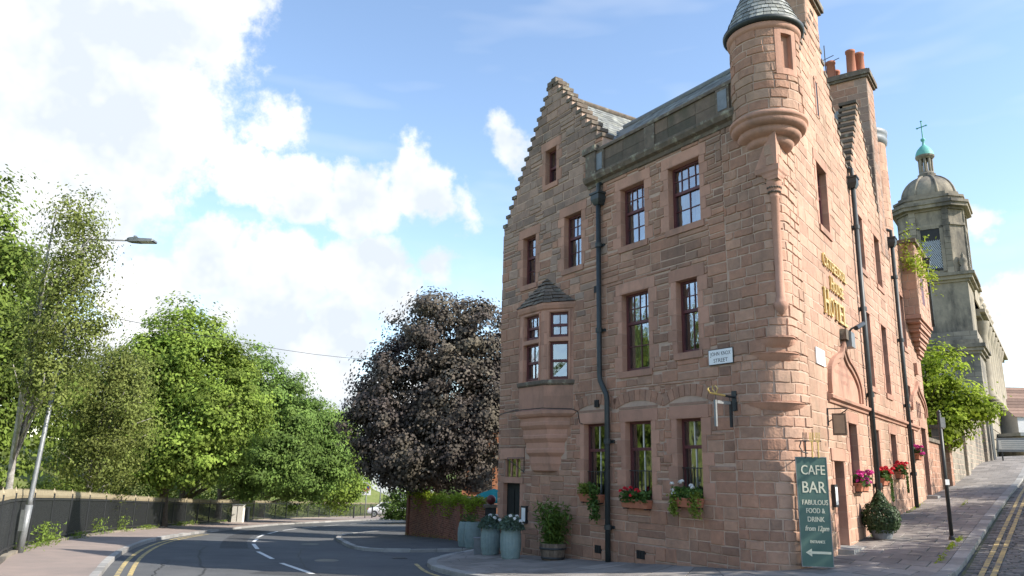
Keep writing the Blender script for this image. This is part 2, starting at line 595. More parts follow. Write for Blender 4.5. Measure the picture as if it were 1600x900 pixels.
class Fr:
    def __init__(self, o, u, n):
        self.o = Vector(o)
        self.u = Vector(u).normalized()
        self.n = Vector(n).normalized()

    def __call__(self, s, o, z):
        p = self.o + self.u * s + self.n * o
        return (p.x, p.y, p.z + z)


def ident(x, y, z):
    return (x, y, z)


def rect_sub(r, cuts, mn=0.05):
    out = [r]
    for (a0, a1, b0, b1) in cuts:
        nxt = []
        for (s0, s1, z0, z1) in out:
            if a0 >= s1 or a1 <= s0 or b0 >= z1 or b1 <= z0:
                nxt.append((s0, s1, z0, z1))
                continue
            if z0 < b0:
                nxt.append((s0, s1, z0, b0))
            if b1 < z1:
                nxt.append((s0, s1, b1, z1))
            m0, m1 = max(z0, b0), min(z1, b1)
            if s0 < a0:
                nxt.append((s0, a0, m0, m1))
            if a1 < s1:
                nxt.append((a1, s1, m0, m1))
        out = nxt
    return [q for q in out if q[1] - q[0] > mn and q[3] - q[2] > mn * 0.8]


def snecked(s0, s1, z0, z1, rnd, hmin=0.30, hmax=0.50, wmin=0.28, wmax=0.72):
    """random snecked-rubble layout of a rectangle"""
    out = []
    z = z0
    while z < z1 - 0.05:
        h = rnd.uniform(hmin, hmax)
        if z + h > z1 - 0.12:
            h = z1 - z
        s = s0 - rnd.uniform(0, wmax * 0.5)
        while s < s1:
            w = rnd.uniform(wmin, wmax) * 1.35
            a, b = max(s, s0), min(s + w, s1)
            k = rnd.random()
            if b - a > 0.03:
                if k < 0.24 and h < 0.42:
                    out.append((a, b, z, z + h))
                elif k < 0.86:
                    q = z + h * rnd.uniform(0.36, 0.64)
                    for (c, d) in ((z, q), (q, z + h)):
                        if b - a > 0.55 and rnd.random() < 0.6:
                            x = a + (b - a) * rnd.uniform(0.32, 0.68)
                            out.append((a, x, c, d))
                            out.append((x, b, c, d))
                        else:
                            out.append((a, b, c, d))
                else:
                    q1 = z + h * rnd.uniform(0.26, 0.38)
                    q2 = z + h * rnd.uniform(0.62, 0.74)
                    for (c, d) in ((z, q1), (q1, q2), (q2, z + h)):
                        out.append((a, b, c, d))
            s += w
        z += h
    return out


def coursed(s0, s1, z0, z1, rnd, hmin=0.24, hmax=0.36, wmin=0.4, wmax=0.9):
    out = []
    z = z0
    while z < z1 - 0.03:
        h = rnd.uniform(hmin, hmax)
        if z + h > z1 - 0.12:
            h = z1 - z
        s = s0 - rnd.uniform(0, wmax)
        while s < s1:
            w = rnd.uniform(wmin, wmax)
            a, b = max(s, s0), min(s + w, s1)
            if b - a > 0.04:
                out.append((a, b, z, z + h))
            s += w
        z += h
    return out


def stone_geo(mb, fr, r, rnd, m=0, gap=0.009, proud=(0.008, 0.03), cham=0.014, nsub=1, t=None, base=-0.004):
    s0, s1, z0, z1 = r
    s0 += gap * rnd.uniform(0.6, 1.3)
    s1 -= gap * rnd.uniform(0.6, 1.3)
    z0 += gap * rnd.uniform(0.6, 1.3)
    z1 -= gap * rnd.uniform(0.6, 1.3)
    if s1 - s0 < 0.03 or z1 - z0 < 0.03:
        return
    t = rnd.uniform(-1, 1) if t is None else t
    j = lambda k: rnd.uniform(-k, k)
    p = rnd.uniform(*proud)
    c = min(cham, (s1 - s0) * 0.2, (z1 - z0) * 0.2)
    ring0, ring1 = [], []
    nb = max(1, nsub)
    lo = [(s0 + (s1 - s0) * i / nb, z0) for i in range(nb + 1)]
    hi = [(s0 + (s1 - s0) * i / nb, z1) for i in range(nb, -1, -1)]
    pts = lo + hi
    ms, mz = (s0 + s1) / 2, (z0 + z1) / 2
    for (a, b) in pts:
        a2, b2 = a + j(0.008), b + j(0.008)
        ring0.append(fr(a2, base, b2))
        ring1.append(fr(a2 + (c if a < ms else -c) * (1 if abs(a - ms) > 0.4 * (s1 - s0) else 0), p + j(0.005), b2 + (c if b < mz else -c)))
    b = len(mb.v)
    n = len(pts)
    mb.v.extend(ring0)
    mb.v.extend(ring1)
    for i in range(n):
        k = (i + 1) % n
        mb.f.append([b + i, b + k, b + n + k, b + n + i])
        mb.m.append(m)
        mb.t.append(t)
    for i in range(nb):
        mb.f.append([b + n + i, b + n + i + 1, b + n + (2 * nb - i), b + n + (2 * nb + 1 - i)])
        mb.m.append(m)
        mb.t.append(t)


def text_geo(body, size=1.0, extrude=0.0, align='CENTER'):
    cu = bpy.data.curves.new('lettering_source', 'FONT')
    cu.body = body
    cu.size = size
    cu.extrude = extrude
    cu.align_x = align
    cu.resolution_u = 3
    ob = bpy.data.objects.new('lettering_source', cu)
    COL.objects.link(ob)
    dg = bpy.context.evaluated_depsgraph_get()
    me = bpy.data.meshes.new_from_object(ob.evaluated_get(dg))
    V = [tuple(v.co) for v in me.vertices]
    F = [list(p.vertices) for p in me.polygons]
    bpy.data.objects.remove(ob)
    bpy.data.curves.remove(cu)
    bpy.data.meshes.remove(me)
    return V, F


def text_on(mb, body, fr, s, z, size, off, flip=False, sx=1.0, ext=0.004, m=0, width=None):
    V, F = text_geo(body, size, ext)
    if width:
        xs = [v[0] for v in V]
        sx = width / max(1e-6, max(xs) - min(xs))
    d = -1 if flip else 1
    mb.add([fr(s + d * sx * v[0], off + v[2], z + v[1]) for v in V], F, m)


# ------------------------------------------------------------------ lie of the land
CP = np.array([(0, 0, 0.02), (-12.35, 19.89, -.49), (-15.72, 30.16, -.97), (-18.79, 44.5, -1.73), (-20.03, 61.1, -2.49), (-16.45, 88.77, -3.75), (-15, 108, -4.6),
      (5.28, 14.55, 0), (2.45, 18.98, -.40), (.46, 22.1, -.53), (-.3, 24.5, -.72), (-.8, 29, -1.0), (-3.9, 31.8, -1.1),
      (8.2, 18.6, .32), (11.03, 22.7, .65), (15.75, 29.4, 1.17), (28.3, 47.3, 2.6), (39.8, 63.6, 3.6),
      (15.9, 19.3, .7), (12, 11, .25), (20.6, 25.9, 1.2), (36, 43, 2.6),
      (-40, 20, -.6), (-42, 60, -2.6), (-40, 110, -5), (10, 120, -5), (20, 90, -1), (50, 100, 4), (50, 40, 2.6), (40, 0, 1.2), (0, -25, .6), (-30, -20, .2), (5, 45, -1.4)])


def _k(r2):
    return np.where(r2 > 0, .5 * r2 * np.log(r2 + 1e-12), 0)


_n = len(CP)
_D = ((CP[:, None, :2] - CP[None, :, :2]) ** 2).sum(-1)
_P = np.c_[np.ones(_n), CP[:, :2]]
_W = np.linalg.solve(np.block([[_k(_D) + np.eye(_n) * 20.0, _P], [_P.T, np.zeros((3, 3))]]), np.r_[CP[:, 2], 0, 0, 0])


def tz(x, y):
    r2 = (CP[:, 0] - x) ** 2 + (CP[:, 1] - y) ** 2
    return float(_k(r2) @ _W[:_n] + _W[_n] + _W[_n + 1] * x + _W[_n + 2] * y)


def resample(pts, n):
    P = np.array(pts, float)
    # gentle smoothing (Chaikin) then even spacing
    for _ in range(2):
        Q = [P[0]]
        for i in range(len(P) - 1):
            Q += [P[i] * .75 + P[i + 1] * .25, P[i] * .25 + P[i + 1] * .75]
        Q.append(P[-1])
        P = np.array(Q)
    L = np.r_[0, np.cumsum(np.linalg.norm(np.diff(P, axis=0), axis=1))]
    t = np.linspace(0, L[-1], n)
    return np.c_[np.interp(t, L, P[:, 0]), np.interp(t, L, P[:, 1])], L[-1]


def loft_ground(name, A, B, m, mat, dz=0.0, parent=None, hz=None):
    n = len(A)
    V, F = [], []
    for i in range(n):
        for j in range(m + 1):
            f = j / m
            x, y = A[i] * (1 - f) + B[i] * f
            V.append((x, y, (tz(x, y) if hz is None else hz(x, y, f)) + dz))
    for i in range(n - 1):
        for j in range(m):
            F.append([i * (m + 1) + j, i * (m + 1) + j + 1, (i + 1) * (m + 1) + j + 1, (i + 1) * (m + 1) + j])
    return mesh_np(name, V, F, [mat], parent, smooth=True)


ROAD_DZ = -0.10


def ground_ribbon(name, pts, w, mat, dz, parent=None, n=None, gaps=None):
    P, L = resample(pts, n or max(6, int(np.ceil(np.linalg.norm(np.diff(np.array(pts), axis=0), axis=1).sum() / 0.5))))
    V, F = [], []
    for i in range(len(P)):
        d = P[min(i + 1, len(P) - 1)] - P[max(i - 1, 0)]
        d /= np.linalg.norm(d) + 1e-9
        nrm = np.array([-d[1], d[0]]) * w / 2
        for q in (P[i] - nrm, P[i] + nrm):
            V.append((q[0], q[1], tz(q[0], q[1]) + dz))
    for i in range(len(P) - 1):
        F.append([2 * i, 2 * i + 1, 2 * i + 3, 2 * i + 2])
    return mesh_np(name, V, F, [mat], parent)


def offset_line(P, d):
    P = np.asarray(P, float)
    out = []
    for i in range(len(P)):
        t = P[min(i + 1, len(P) - 1)] - P[max(i - 1, 0)]
        t /= np.linalg.norm(t) + 1e-9
        out.append(P[i] + np.array([-t[1], t[0]]) * d)
    return np.array(out)


def kerb_stones(P, length, side, parent, w=0.24, seed=1, top=0.006):
    """kerb blocks along the line P; side +1/-1 says on which side the block lies"""
    rnd = random.Random(seed)
    R_, L = resample(P, max(3, int(round(L_of(P) / length)) + 1))
    In = offset_line(R_, w * side)
    for i in range(len(R_) - 1):
        a, b, c, d = R_[i], R_[i + 1], In[i + 1], In[i]
        g = 0.006
        a2, b2 = a + (b - a) * g, b - (b - a) * g
        d2, c2 = d + (c - d) * g, c - (c - d) * g
        h = rnd.uniform(-0.008, 0.008) + top
        mb = MB()
        ch = 0.02
        bot = [(q[0], q[1], tz(q[0], q[1]) - 0.3) for q in (a2, b2, c2, d2)]
        mid = [(q[0], q[1], tz(q[0], q[1]) + h - ch) for q in (a2, b2, c2, d2)]
        cen = (a2 + b2 + c2 + d2) / 4
        topv = []
        for q in (a2, b2, c2, d2):
            v = cen - q
            v = v / (np.linalg.norm(v) + 1e-9) * ch
            topv.append((q[0] + v[0], q[1] + v[1], tz(q[0], q[1]) + h))
        mb.rings([bot, mid, topv], 0, rnd.uniform(-1, 1), True, False, True)
        mb.build('kerb_stone', [M_KERB], parent)


def L_of(P):
    return float(np.linalg.norm(np.diff(np.array(P), axis=0), axis=1).sum())


C0 = Vector((5.2808, 14.5503, 0))
UA = Vector((-0.538732, 0.842477, 0))
UB = Vector((0.575505, 0.817798, 0))
NA = Vector((-0.842477, -0.538732, 0))
NB = Vector((0.817798, -0.575505, 0))
FA = Fr(C0, UA, NA)
FB = Fr(C0, UB, NB)


def bxy(s, o):
    p = FB(s, o, 0)
    return (p[0], p[1])


def axy(s, o):
    p = FA(s, o, 0)
    return (p[0], p[1])


# ------------------------------------------------------------------ ground, roads, pavements
def far_z(x, y):
    return -0.35


gx = np.concatenate([np.linspace(-1500, -120, 6), np.linspace(-100, 110, 43), np.linspace(130, 1500, 6)])
gy = np.concatenate([np.linspace(-300, -60, 4), np.linspace(-50, 150, 41), np.linspace(180, 2500, 7)])
V, F = [], []
for y in gy:
    for x in gx:
        cx, cy = min(max(x, -45), 50), min(max(y, -25), 120)
        d = math.hypot(x - cx, y - cy)
        z = tz(cx, cy) - 0.5 - min(d, 400) * 0.012
        V.append((x, y, z))
nx = len(gx)
for j in range(len(gy) - 1):
    for i in range(nx - 1):
        F.append([j * nx + i, j * nx + i + 1, (j + 1) * nx + i + 1, (j + 1) * nx + i])
tag(mesh_np('ground', V, F, [M_GRASS], smooth=True), kind='structure')

# asphalt sheet of the junction and of the road that bends away downhill
V, F = [], []
rx = np.linspace(-24, 9.5, 56)
ry = np.linspace(-6, 112, 150)
for y in ry:
    for x in rx:
        V.append((x, y, tz(x, y) + ROAD_DZ))
nx = len(rx)
for j in range(len(ry) - 1):
    for i in range(nx - 1):
        F.append([j * nx + i, j * nx + i + 1, (j + 1) * nx + i + 1, (j + 1) * nx + i])
road = tag(mesh_np('road', V, F, [M_ASPH], smooth=True), kind='structure')

KERB_L = [(-4.4, 6.5), (-5.6, 10.0), (-6.7, 13.0), (-7.83, 15.71), (-9.85, 20.48), (-11.5, 25.18), (-12.6, 28.81), (-14.03, 35.3), (-15.1, 41.5), (-16.0, 50.0), (-15.6, 56.5), (-13.9, 62.5), (-12.2, 67.2), (-9.8, 72.0), (-6.0, 77.0), (0, 83)]
FENCE = [(-7.1, 8.5), (-8.6, 12.0), (-10.3, 16.0), (-12.45, 20.05), (-15.77, 30.25), (-18.83, 44.58), (-20.07, 61.21), (-19.2, 74.0), (-16.36, 88.29), (-13.5, 97), (-8, 108)]
KL, _ = resample(KERB_L, 120)
FL, _ = resample(FENCE, 120)
pav_l = tag(loft_ground('pavement_left', KL, FL, 5, M_FOOT, 0.0), kind='structure')
kerb_stones(KL[:100], 0.9, 1, pav_l, 0.16, 3)
# double yellow lines hugging the kerb on the near bend
for k, dd in enumerate((-0.28, -0.52)):
    seg = offset_line(KL, dd)[8:50]
    ground_ribbon('yellow_line', seg[:: 3], 0.10, M_YEL, ROAD_DZ + 0.006, road)
# broken white centre line
DASH = [((-4.31, 18.19), (-5.81, 21.02)), ((-6.43, 22.37), (-7.76, 25.34)), ((-8.18, 26.64), (-9.27, 29.65)), ((-9.72, 31.08), (-10.55, 34.2)),
        ((-11.01, 35.69), (-11.95, 39.7)), ((-12.22, 41.37), (-12.85, 45.2)), ((-13.0, 46.8), (-13.06, 50.0)), ((-13.0, 51.3), (-12.75, 53.9)), ((-12.57, 55.1), (-12.0, 57.4)), ((-11.5, 59), (-10.6, 61.5)), ((-2.6, 15), (-3.6, 16.9))]
for a, b in DASH:
    mid = ((a[0] + b[0]) / 2, (a[1] + b[1]) / 2)
    ground_ribbon('white_dash', [a, mid, b], 0.13, M_WHT, ROAD_DZ + 0.006, road, n=8)

# small dark footway round the brick wall
KERB_S = [(-1.0, 53.5), (-4.2, 51.2), (-6.4, 49.2), (-7.9, 46), (-8.25, 42), (-7.8, 38), (-7.06, 34.47), (-5.87, 30.31), (-4.95, 27.7), (-3.97, 26.75), (-2.22, 26.88), (-1.02, 26.99), (0.2, 27.1)]
WALLFOOT = [(0.6, 50.0), (-3.4, 46.5), (-4.6, 44), (-5.1, 42.2), (-5.12, 41.4), (-4.3, 39.2), (-3.6, 37.2), (-2.9, 35), (-2.3, 33.2), (-1.93, 32.07), (-1.3, 30.6), (-0.81, 29.47), (0.4, 29.2)]
KS, _ = resample(KERB_S, 80)
WF, _ = resample(WALLFOOT, 80)
pav_s = tag(loft_ground('pavement_corner', KS, WF, 4, M_PATCH, 0.0), kind='structure')
kerb_stones(KS, 0.85, -1, pav_s, 0.22, 5)
seg = offset_line(KS, 0.25)[22:56]
ground_ribbon('yellow_line', seg[::3], 0.10, M_YEL, ROAD_DZ + 0.006, road)

# front pavement that wraps the hotel, of flagstones
KERB_F = [(-0.9, 27.0), (-1.5, 24.6), (-2.33, 21.26), (-1.78, 19.17), (-1.04, 17.45), (-0.62, 16.81), (0.6, 15.0), (2.6, 13.2), (4.8, 12.35), (6.5, 12.75), bxy(0.69, 2.33), bxy(4, 2.34), bxy(10, 2.35), bxy(16, 2.38), bxy(22, 2.42), bxy(30, 2.45), bxy(40, 2.5), bxy(56, 2.6)]
FOOT_F = [(-0.1, 25.6), axy(10.6, 0.0), axy(9.6, 0.0), axy(8.0, -0.02), axy(6.2, -0.02), axy(5.0, -0.02), axy(3.8, -0.02), axy(2.6, -0.02), axy(1.6, -0.03), (5.25, 15.35), bxy(1.8, -0.05), bxy(4.4, -0.05), bxy(10, -0.05), bxy(16, -0.05), bxy(22, -0.1), bxy(30, -0.2), bxy(40, -0.3), bxy(56, -0.4)]


def par(P, per):
    P = np.array(P, float)
    out = [P[0]]
    for i in range(len(P) - 1):
        k = per[i]
        for q in range(1, k + 1):
            out.append(P[i] + (P[i + 1] - P[i]) * q / k)
    return np.array(out)


_per = [3, 3, 2, 3, 2, 2, 2, 2, 2, 3, 5, 8, 8, 8, 8, 8, 8]
KF0 = par(KERB_F, _per)
FF0 = par(FOOT_F, _per)
for _ in range(3):
    KF0[1:-1] = KF0[1:-1] * 0.5 + (KF0[:-2] + KF0[2:]) * 0.25
KF_in = offset_line(KF0, 0.25)
pav_f = tag(loft_ground('pavement_front', KF_in, FF0, 6, M_JOINT, -0.012), kind='structure')
_rnd = random.Random(21)
flag_stuff = MB()
for i in range(len(KF0) - 1):
    nn = 4
    sh = 0.0
    for j in range(nn):
        f0, f1 = j / nn, (j + 1) / nn
        if i % 2 == 1:
            f0 = max(0, f0 - 0.5 / nn) if j else 0
            f1 = f1 - 0.5 / nn if j < nn - 1 else 1
        q = [KF_in[i] * (1 - f0) + FF0[i] * f0, KF_in[i + 1] * (1 - f0) + FF0[i + 1] * f0, KF_in[i + 1] * (1 - f1) + FF0[i + 1] * f1, KF_in[i] * (1 - f1) + FF0[i] * f1]
        cen = sum(q) / 4
        dz = _rnd.uniform(-0.003, 0.004)
        ring0, ring1 = [], []
        for p in q:
            v = cen - p
            L = np.linalg.norm(v)
            a = p + v / L * 0.008
            b = p + v / L * 0.02
            ring0.append((a[0], a[1], tz(a[0], a[1]) - 0.02))
            ring1.append((b[0], b[1], tz(b[0], b[1]) + dz))
        t = _rnd.uniform(-1, 1)
        if i < 62:
            mb = MB()
            mb.rings([ring0, ring1], 0, t, True, False, True)
            mb.build('flagstone', [M_FLAG], pav_f)
        else:
            flag_stuff.rings([ring0, ring1], 0, t, True, False, True)
tag(flag_stuff.build('flagstones_far', [M_FLAG], pav_f), kind='stuff')
kerb_stones(KF0[:52], 0.85, 1, pav_f, 0.25, 9)
kerb_stones(KF0[51:], 1.4, 1, pav_f, 0.25, 10)
seg = offset_line(KF0, -0.3)[6:24]
ground_ribbon('yellow_line', seg[::3], 0.10, M_YEL, ROAD_DZ + 0.006, road)

# side street of setts
RS = np.array([bxy(s, 2.36) for s in np.linspace(-7, 60, 70)])
RE = np.array([bxy(s, 9.2) for s in np.linspace(-7, 60, 70)])
sett_road = tag(loft_ground('side_street', RS, RE, 6, M_JOINT, ROAD_DZ + 0.012), kind='structure')
_rnd = random.Random(5)
sett_stuff = MB()
_cnt = 0
s = -5.0
row = 0
while s < 34:
    w = _rnd.uniform(0.13, 0.17) if s < 12 else 0.30
    o = 2.40 + (0.11 if row % 2 else 0.0)
    while o < (7.0 if s < 12 else 6.0):
        l = _rnd.uniform(0.19, 0.29) if s < 12 else _rnd.uniform(0.4, 0.55)
        cs = [(s + .008, o + .008), (s + w - .008, o + .008), (s + w - .008, o + l - .008), (s + .008, o + l - .008)]
        h = _rnd.uniform(0.012, 0.028)
        r0, r1 = [], []
        for (a, b) in cs:
            x, y = bxy(a, b)
            z = tz(x, y) + ROAD_DZ
            r0.append((x, y, z))
            a2, b2 = a + (0.018 if a < s + w / 2 else -0.018), b + (0.018 if b < o + l / 2 else -0.018)
            x, y = bxy(a2, b2)
            r1.append((x, y, z + h + 0.012))
        t = _rnd.uniform(-1, 1)
        if 0.4 < s < 4.6 and o < 4.3 and _cnt < 290:
            mb = MB()
            mb.rings([r0, r1], 0, t, True, False, True)
            mb.build('sett', [M_SETT], sett_road)
            _cnt += 1
        else:
            sett_stuff.rings([r0, r1], 0, t, True, False, True)
        o += l
    s += w
    row += 1
tag(sett_stuff.build('setts_rest', [M_SETT], sett_road), kind='stuff')
for oo in (2.68, 2.86):
    ground_ribbon('yellow_line', [bxy(q, oo) for q in (-4, 2, 8, 16, 30)], 0.09, M_YEL, ROAD_DZ + 0.046, sett_road)
_R3 = np.array([bxy(s, 9.2) for s in np.linspace(-7, 60, 40)])
_R4 = np.array([bxy(s, 13.5) for s in np.linspace(-7, 60, 40)])
tag(loft_ground('pavement_right', _R3, _R4, 4, M_FOOT, 0.02), kind='structure')

# wear of the road: cracks, a reinstated trench, drain gratings and an iron cover
M_CRACK = pm('tar_seal', (0.035, 0.036, 0.038), (0.05, 0.05, 0.05), 6, 0.7)
M_REPAIR = pm('asphalt_repair', (0.055, 0.057, 0.06), (0.075, 0.076, 0.08), 2, 0.92, 0.5, 60)
_rc = random.Random(17)


def crack(pts, w):
    P, L = resample(pts, 26)
    P = P + np.array([[_rc.uniform(-0.07, 0.07), _rc.uniform(-0.07, 0.07)] for _ in P])
    ground_ribbon('crack', [tuple(p) for p in P], w, M_CRACK, ROAD_DZ + 0.004, road, n=60)


crack([(-5.9, 15.2), (-6.6, 18.0), (-7.8, 20.6), (-9.0, 23.8), (-10.2, 27.5)], 0.05)
crack([(-7.2, 16.6), (-7.9, 18.6), (-8.7, 21.0)], 0.035)
crack([(-3.2, 16.0), (-4.8, 19.5), (-6.2, 24.0), (-7.0, 28)], 0.04)
crack([(-2.0, 22.5), (-4.4, 23.8), (-7.2, 24.0), (-9.8, 25.0)], 0.035)
crack([(-3.4, 24.5), (-5.2, 29.5), (-7.2, 36.0)], 0.04)
ground_ribbon('trench_repair', [(-8.9, 26.5), (-10.6, 31.5), (-12.6, 38.5), (-14.0, 46)], 0.9, M_REPAIR, ROAD_DZ + 0.0025, road)
ground_ribbon('trench_repair', [(-2.6, 17.4), (-4.0, 18.0), (-5.6, 18.4)], 0.7, M_REPAIR, ROAD_DZ + 0.0025, road)
for (x, y, a) in ((-7.55, 16.4, 0.45), (-3.1, 23.6, 0.3)):
    z = tz(x, y) + ROAD_DZ
    mb = MB()
    for k in range(6):
        q = -0.2 + k * 0.07
        p = [(q, -0.2), (q + 0.035, -0.2), (q + 0.035, 0.2), (q, 0.2)]
        pts = [(x + c * math.cos(a) - d * math.sin(a), y + c * math.sin(a) + d * math.cos(a)) for (c, d) in p]
        mb.hexa([(u, v, tz(u, v) + ROAD_DZ - 0.02) for (u, v) in pts] + [(u, v, tz(u, v) + ROAD_DZ + 0.012) for (u, v) in pts])
    tag(mb.build('drain_grating', [M_IRON], road), kind='stuff')
for (x, y) in ((-4.9, 22.2), (-7.4, 30.5)):
    mb = MB()
    n = 20
    mb.add([(x + 0.33 * math.cos(2 * math.pi * k / n), y + 0.33 * math.sin(2 * math.pi * k / n), tz(x, y) + ROAD_DZ + 0.012 + 0.33 * 0) for k in range(n)], [list(range(n))])
    mb.build('manhole_cover', [M_IRON], road)

# grassy burial hill behind the railings
FO = offset_line(FL, 42.0)
FO = np.array([FL[i] + np.array([-1.0, 0.12]) * 60 for i in range(len(FL))])


def hill_z(x, y, f):
    b = tz(max(x, -24), y)
    return b - 0.02 + 9.5 * (1 - math.exp(-((f * 60) / 20.0))) * min(1.0, 0.35 + f * 3)


tag(loft_ground('hill', FL, FO, 30, M_GRASS, 0.0, hz=hill_z), kind='structure')

# ------------------------------------------------------------------ the hotel
hotel = empty('hotel', (C0.x, C0.y, 0))
tag(hotel, 'red sandstone corner hotel with crow-stepped gables and a round corner turret', 'building')
ANG = math.acos(UA.dot(UB))
HALF = ANG / 2
BIS = (UA + UB).normalized()


class CornerPath:
    """plan line that leaves wall A 1.4 m from the corner, rounds it and joins wall B"""
    L = 1.4

    def __init__(self, T):
        self.T = T
        self.r = T * math.tan(HALF)
        self.c = C0 + BIS * (self.r / math.sin(HALF))
        self.phi = math.pi - ANG
        self.arc = self.r * self.phi
        self.len = 2 * (self.L - T) + self.arc

    def __call__(self, t, o, z):
        a = self.L - self.T
        if t <= a:
            return FA(self.L - t, o, z)
        if t >= a + self.arc:
            return FB(self.T + (t - a - self.arc), o, z)
        f = (t - a) / self.arc * self.phi
        # rotate NA towards NB
        n = NA * math.cos(f) + (-UA) * math.sin(f)
        p = self.c + n * (self.r + o)
        return (p.x, p.y, p.z + z)


DRESS_A, DRESS_B = [], []
HOLES_A, HOLES_B = [], []


def out_quad(fr, pts):
    """quad wound so that its normal looks out of the wall"""
    v = [Vector(fr(*p)) for p in pts]
    n = (v[1] - v[0]).cross(v[2] - v[0])
    return v if n.dot(fr.n) > 0 else v[::-1]


def window(fr, s0, s1, z0, z1, top=(4, 2), bot=(2, 2), split=0.42, dress=None, holes=None, depth=0.17, curtain=0, room=True,
           sill=True, left_hi=True, frame_mat=None, bars_mat=None, lint=0.28, name='window', jw=(0.15, 0.28)):
    fm = frame_mat or M_MAROON
    rnd = random.Random(int(abs(s0 * 131 + z0 * 977 + fr.o.x * 17)))
    mb = MB()
    fw = 0.055
    a, b, c, d = s0 + 0.001, s1 - 0.001, z0 + 0.001, z1 - 0.001
    zm = z1 - (z1 - z0) * split
    o0, o1 = -depth - 0.07, -depth + 0.03
    mb.fbox(fr, a, a + fw, o0, o1, c, d)
    mb.fbox(fr, b - fw, b, o0, o1, c, d)
    mb.fbox(fr, a + fw, b - fw, o0, o1, d - fw, d)
    mb.fbox(fr, a + fw, b - fw, o0, o1 + 0.01, c, c + fw * 1.4)
    mb.fbox(fr, a + fw, b - fw, o0 + 0.01, o1 - 0.01, zm - 0.035, zm + 0.035)
    w = mb.build(name, [fm], hotel)
    bars = MB()

    def sash(za, zb, cols, rows, oo):
        ia, ib = a + fw, b - fw
        for i in range(1, cols):
            x = ia + (ib - ia) * i / cols
            bars.fbox(fr, x - 0.011, x + 0.011, oo - 0.015, oo + 0.018, za, zb)
        for j in range(1, rows):
            q = za + (zb - za) * j / rows
            bars.fbox(fr, ia, ib, oo - 0.013, oo + 0.016, q - 0.011, q + 0.011)
        for i in range(cols):
            for j in range(rows):
                xa, xb = ia + (ib - ia) * i / cols, ia + (ib - ia) * (i + 1) / cols
                qa, qb = za + (zb - za) * j / rows, za + (zb - za) * (j + 1) / rows
                p = MB()
                t1, t2 = rnd.uniform(-0.003, 0.003), rnd.uniform(-0.003, 0.003)
                p.quad(*out_quad(fr, [(xa, oo + t1, qa), (xb, oo - t1, qa), (xb, oo + t2, qb), (xa, oo - t2, qb)]))
                p.build('pane', [M_GLASS], w)
    sash(zm + 0.035, d - fw, top[0], top[1], -depth)
    sash(c + fw * 1.4, zm - 0.035, bot[0], bot[1], -depth - 0.03)
    if bars.v:
        bars.build('glazing_bars', [bars_mat or fm], w)
    if curtain:
        for side in ((0, 1) if curtain == 1 else ((0,) if curtain == 2 else (0, 1))):
            wd = (b - a) * (0.36 if curtain < 3 else 0.5)
            x0 = a + 0.03 if side == 0 else b - 0.03 - wd
            n = 10
            r0, r1 = [], []
            for i in range(n + 1):
                x = x0 + wd * i / n
                oo = -depth - 0.12 - 0.025 * math.sin(i * 2.1 + s0)
                r0.append(fr(x, oo, c + 0.02))
                r1.append(fr(x, oo, d - 0.02))
            cm = MB()
            cm.rings([r0, r1], 0, 0, False)
            cm.build('curtain', [M_CURT], w)
    if room:
        rb = MB()
        s_, e_ = a - 0.3, b + 0.3
        zA, zB = c - 0.2, d + 0.2
        oA, oB = -0.42, -1.7
        P = [fr(s_, oA, zA), fr(e_, oA, zA), fr(e_, oB, zA), fr(s_, oB, zA), fr(s_, oA, zB), fr(e_, oA, zB), fr(e_, oB, zB), fr(s_, oB, zB)]
        rb.add(P, [(0, 1, 2, 3), (4, 7, 6, 5), (1, 5, 6, 2), (2, 6, 7, 3), (3, 7, 4, 0)])
        rb.build('room_recess', [M_ROOM], w)
    if dress is not None:
        # in-and-out jamb stones, lintel and sill
        for side in (0, 1):
            z = z0
            k = rnd.randint(0, 1)
            while z < z1 - 0.02:
                h = rnd.uniform(0.24, 0.38)
                if z + h > z1 - 0.14:
                    h = z1 - z
                wd = jw[1] if (k % 2) else jw[0]
                wd *= rnd.uniform(0.9, 1.15)
                x0, x1 = (s0 - wd, s0) if side == 0 else (s1, s1 + wd)
                jb = MB()
                t = rnd.uniform(-1, 1)
                jb.fbox(fr, x0 + 0.005, x1, -0.24, 0.014, z + 0.004, z + h - 0.004, 0, t)
                jb.build('jamb_stone', [M_DRESS], w)
                dress.append((x0, x1, z, z + h))
                z += h
                k += 1
        if lint:
            lb = MB()
            lb.fbox(fr, s0 - 0.22, s1 + 0.22, -0.24, 0.018, z1, z1 + lint - 0.006, 0, rnd.uniform(-1, 1))
            lb.fbox(fr, s0 - 0.03, s1 + 0.03, 0.018, 0.03, z1 + 0.004, z1 + 0.035, 0, -0.5)
            lb.build('lintel', [M_DRESS], w)
            dress.append((s0 - 0.22, s1 + 0.22, z1, z1 + lint))
        if sill:
            sb = MB()
            sb.fbox(fr, s0 - 0.1, s1 + 0.1, -0.24, 0.045, z0 - 0.15, z0 - 0.002, 0, rnd.uniform(-1, 0))
            sb.build('sill', [M_DRESS], w)
            dress.append((s0 - 0.1, s1 + 0.1, z0 - 0.15, z0))
        holes.append((s0 - 0.006, s1 + 0.006, z0 - 0.006, z1 + 0.006))
    return w


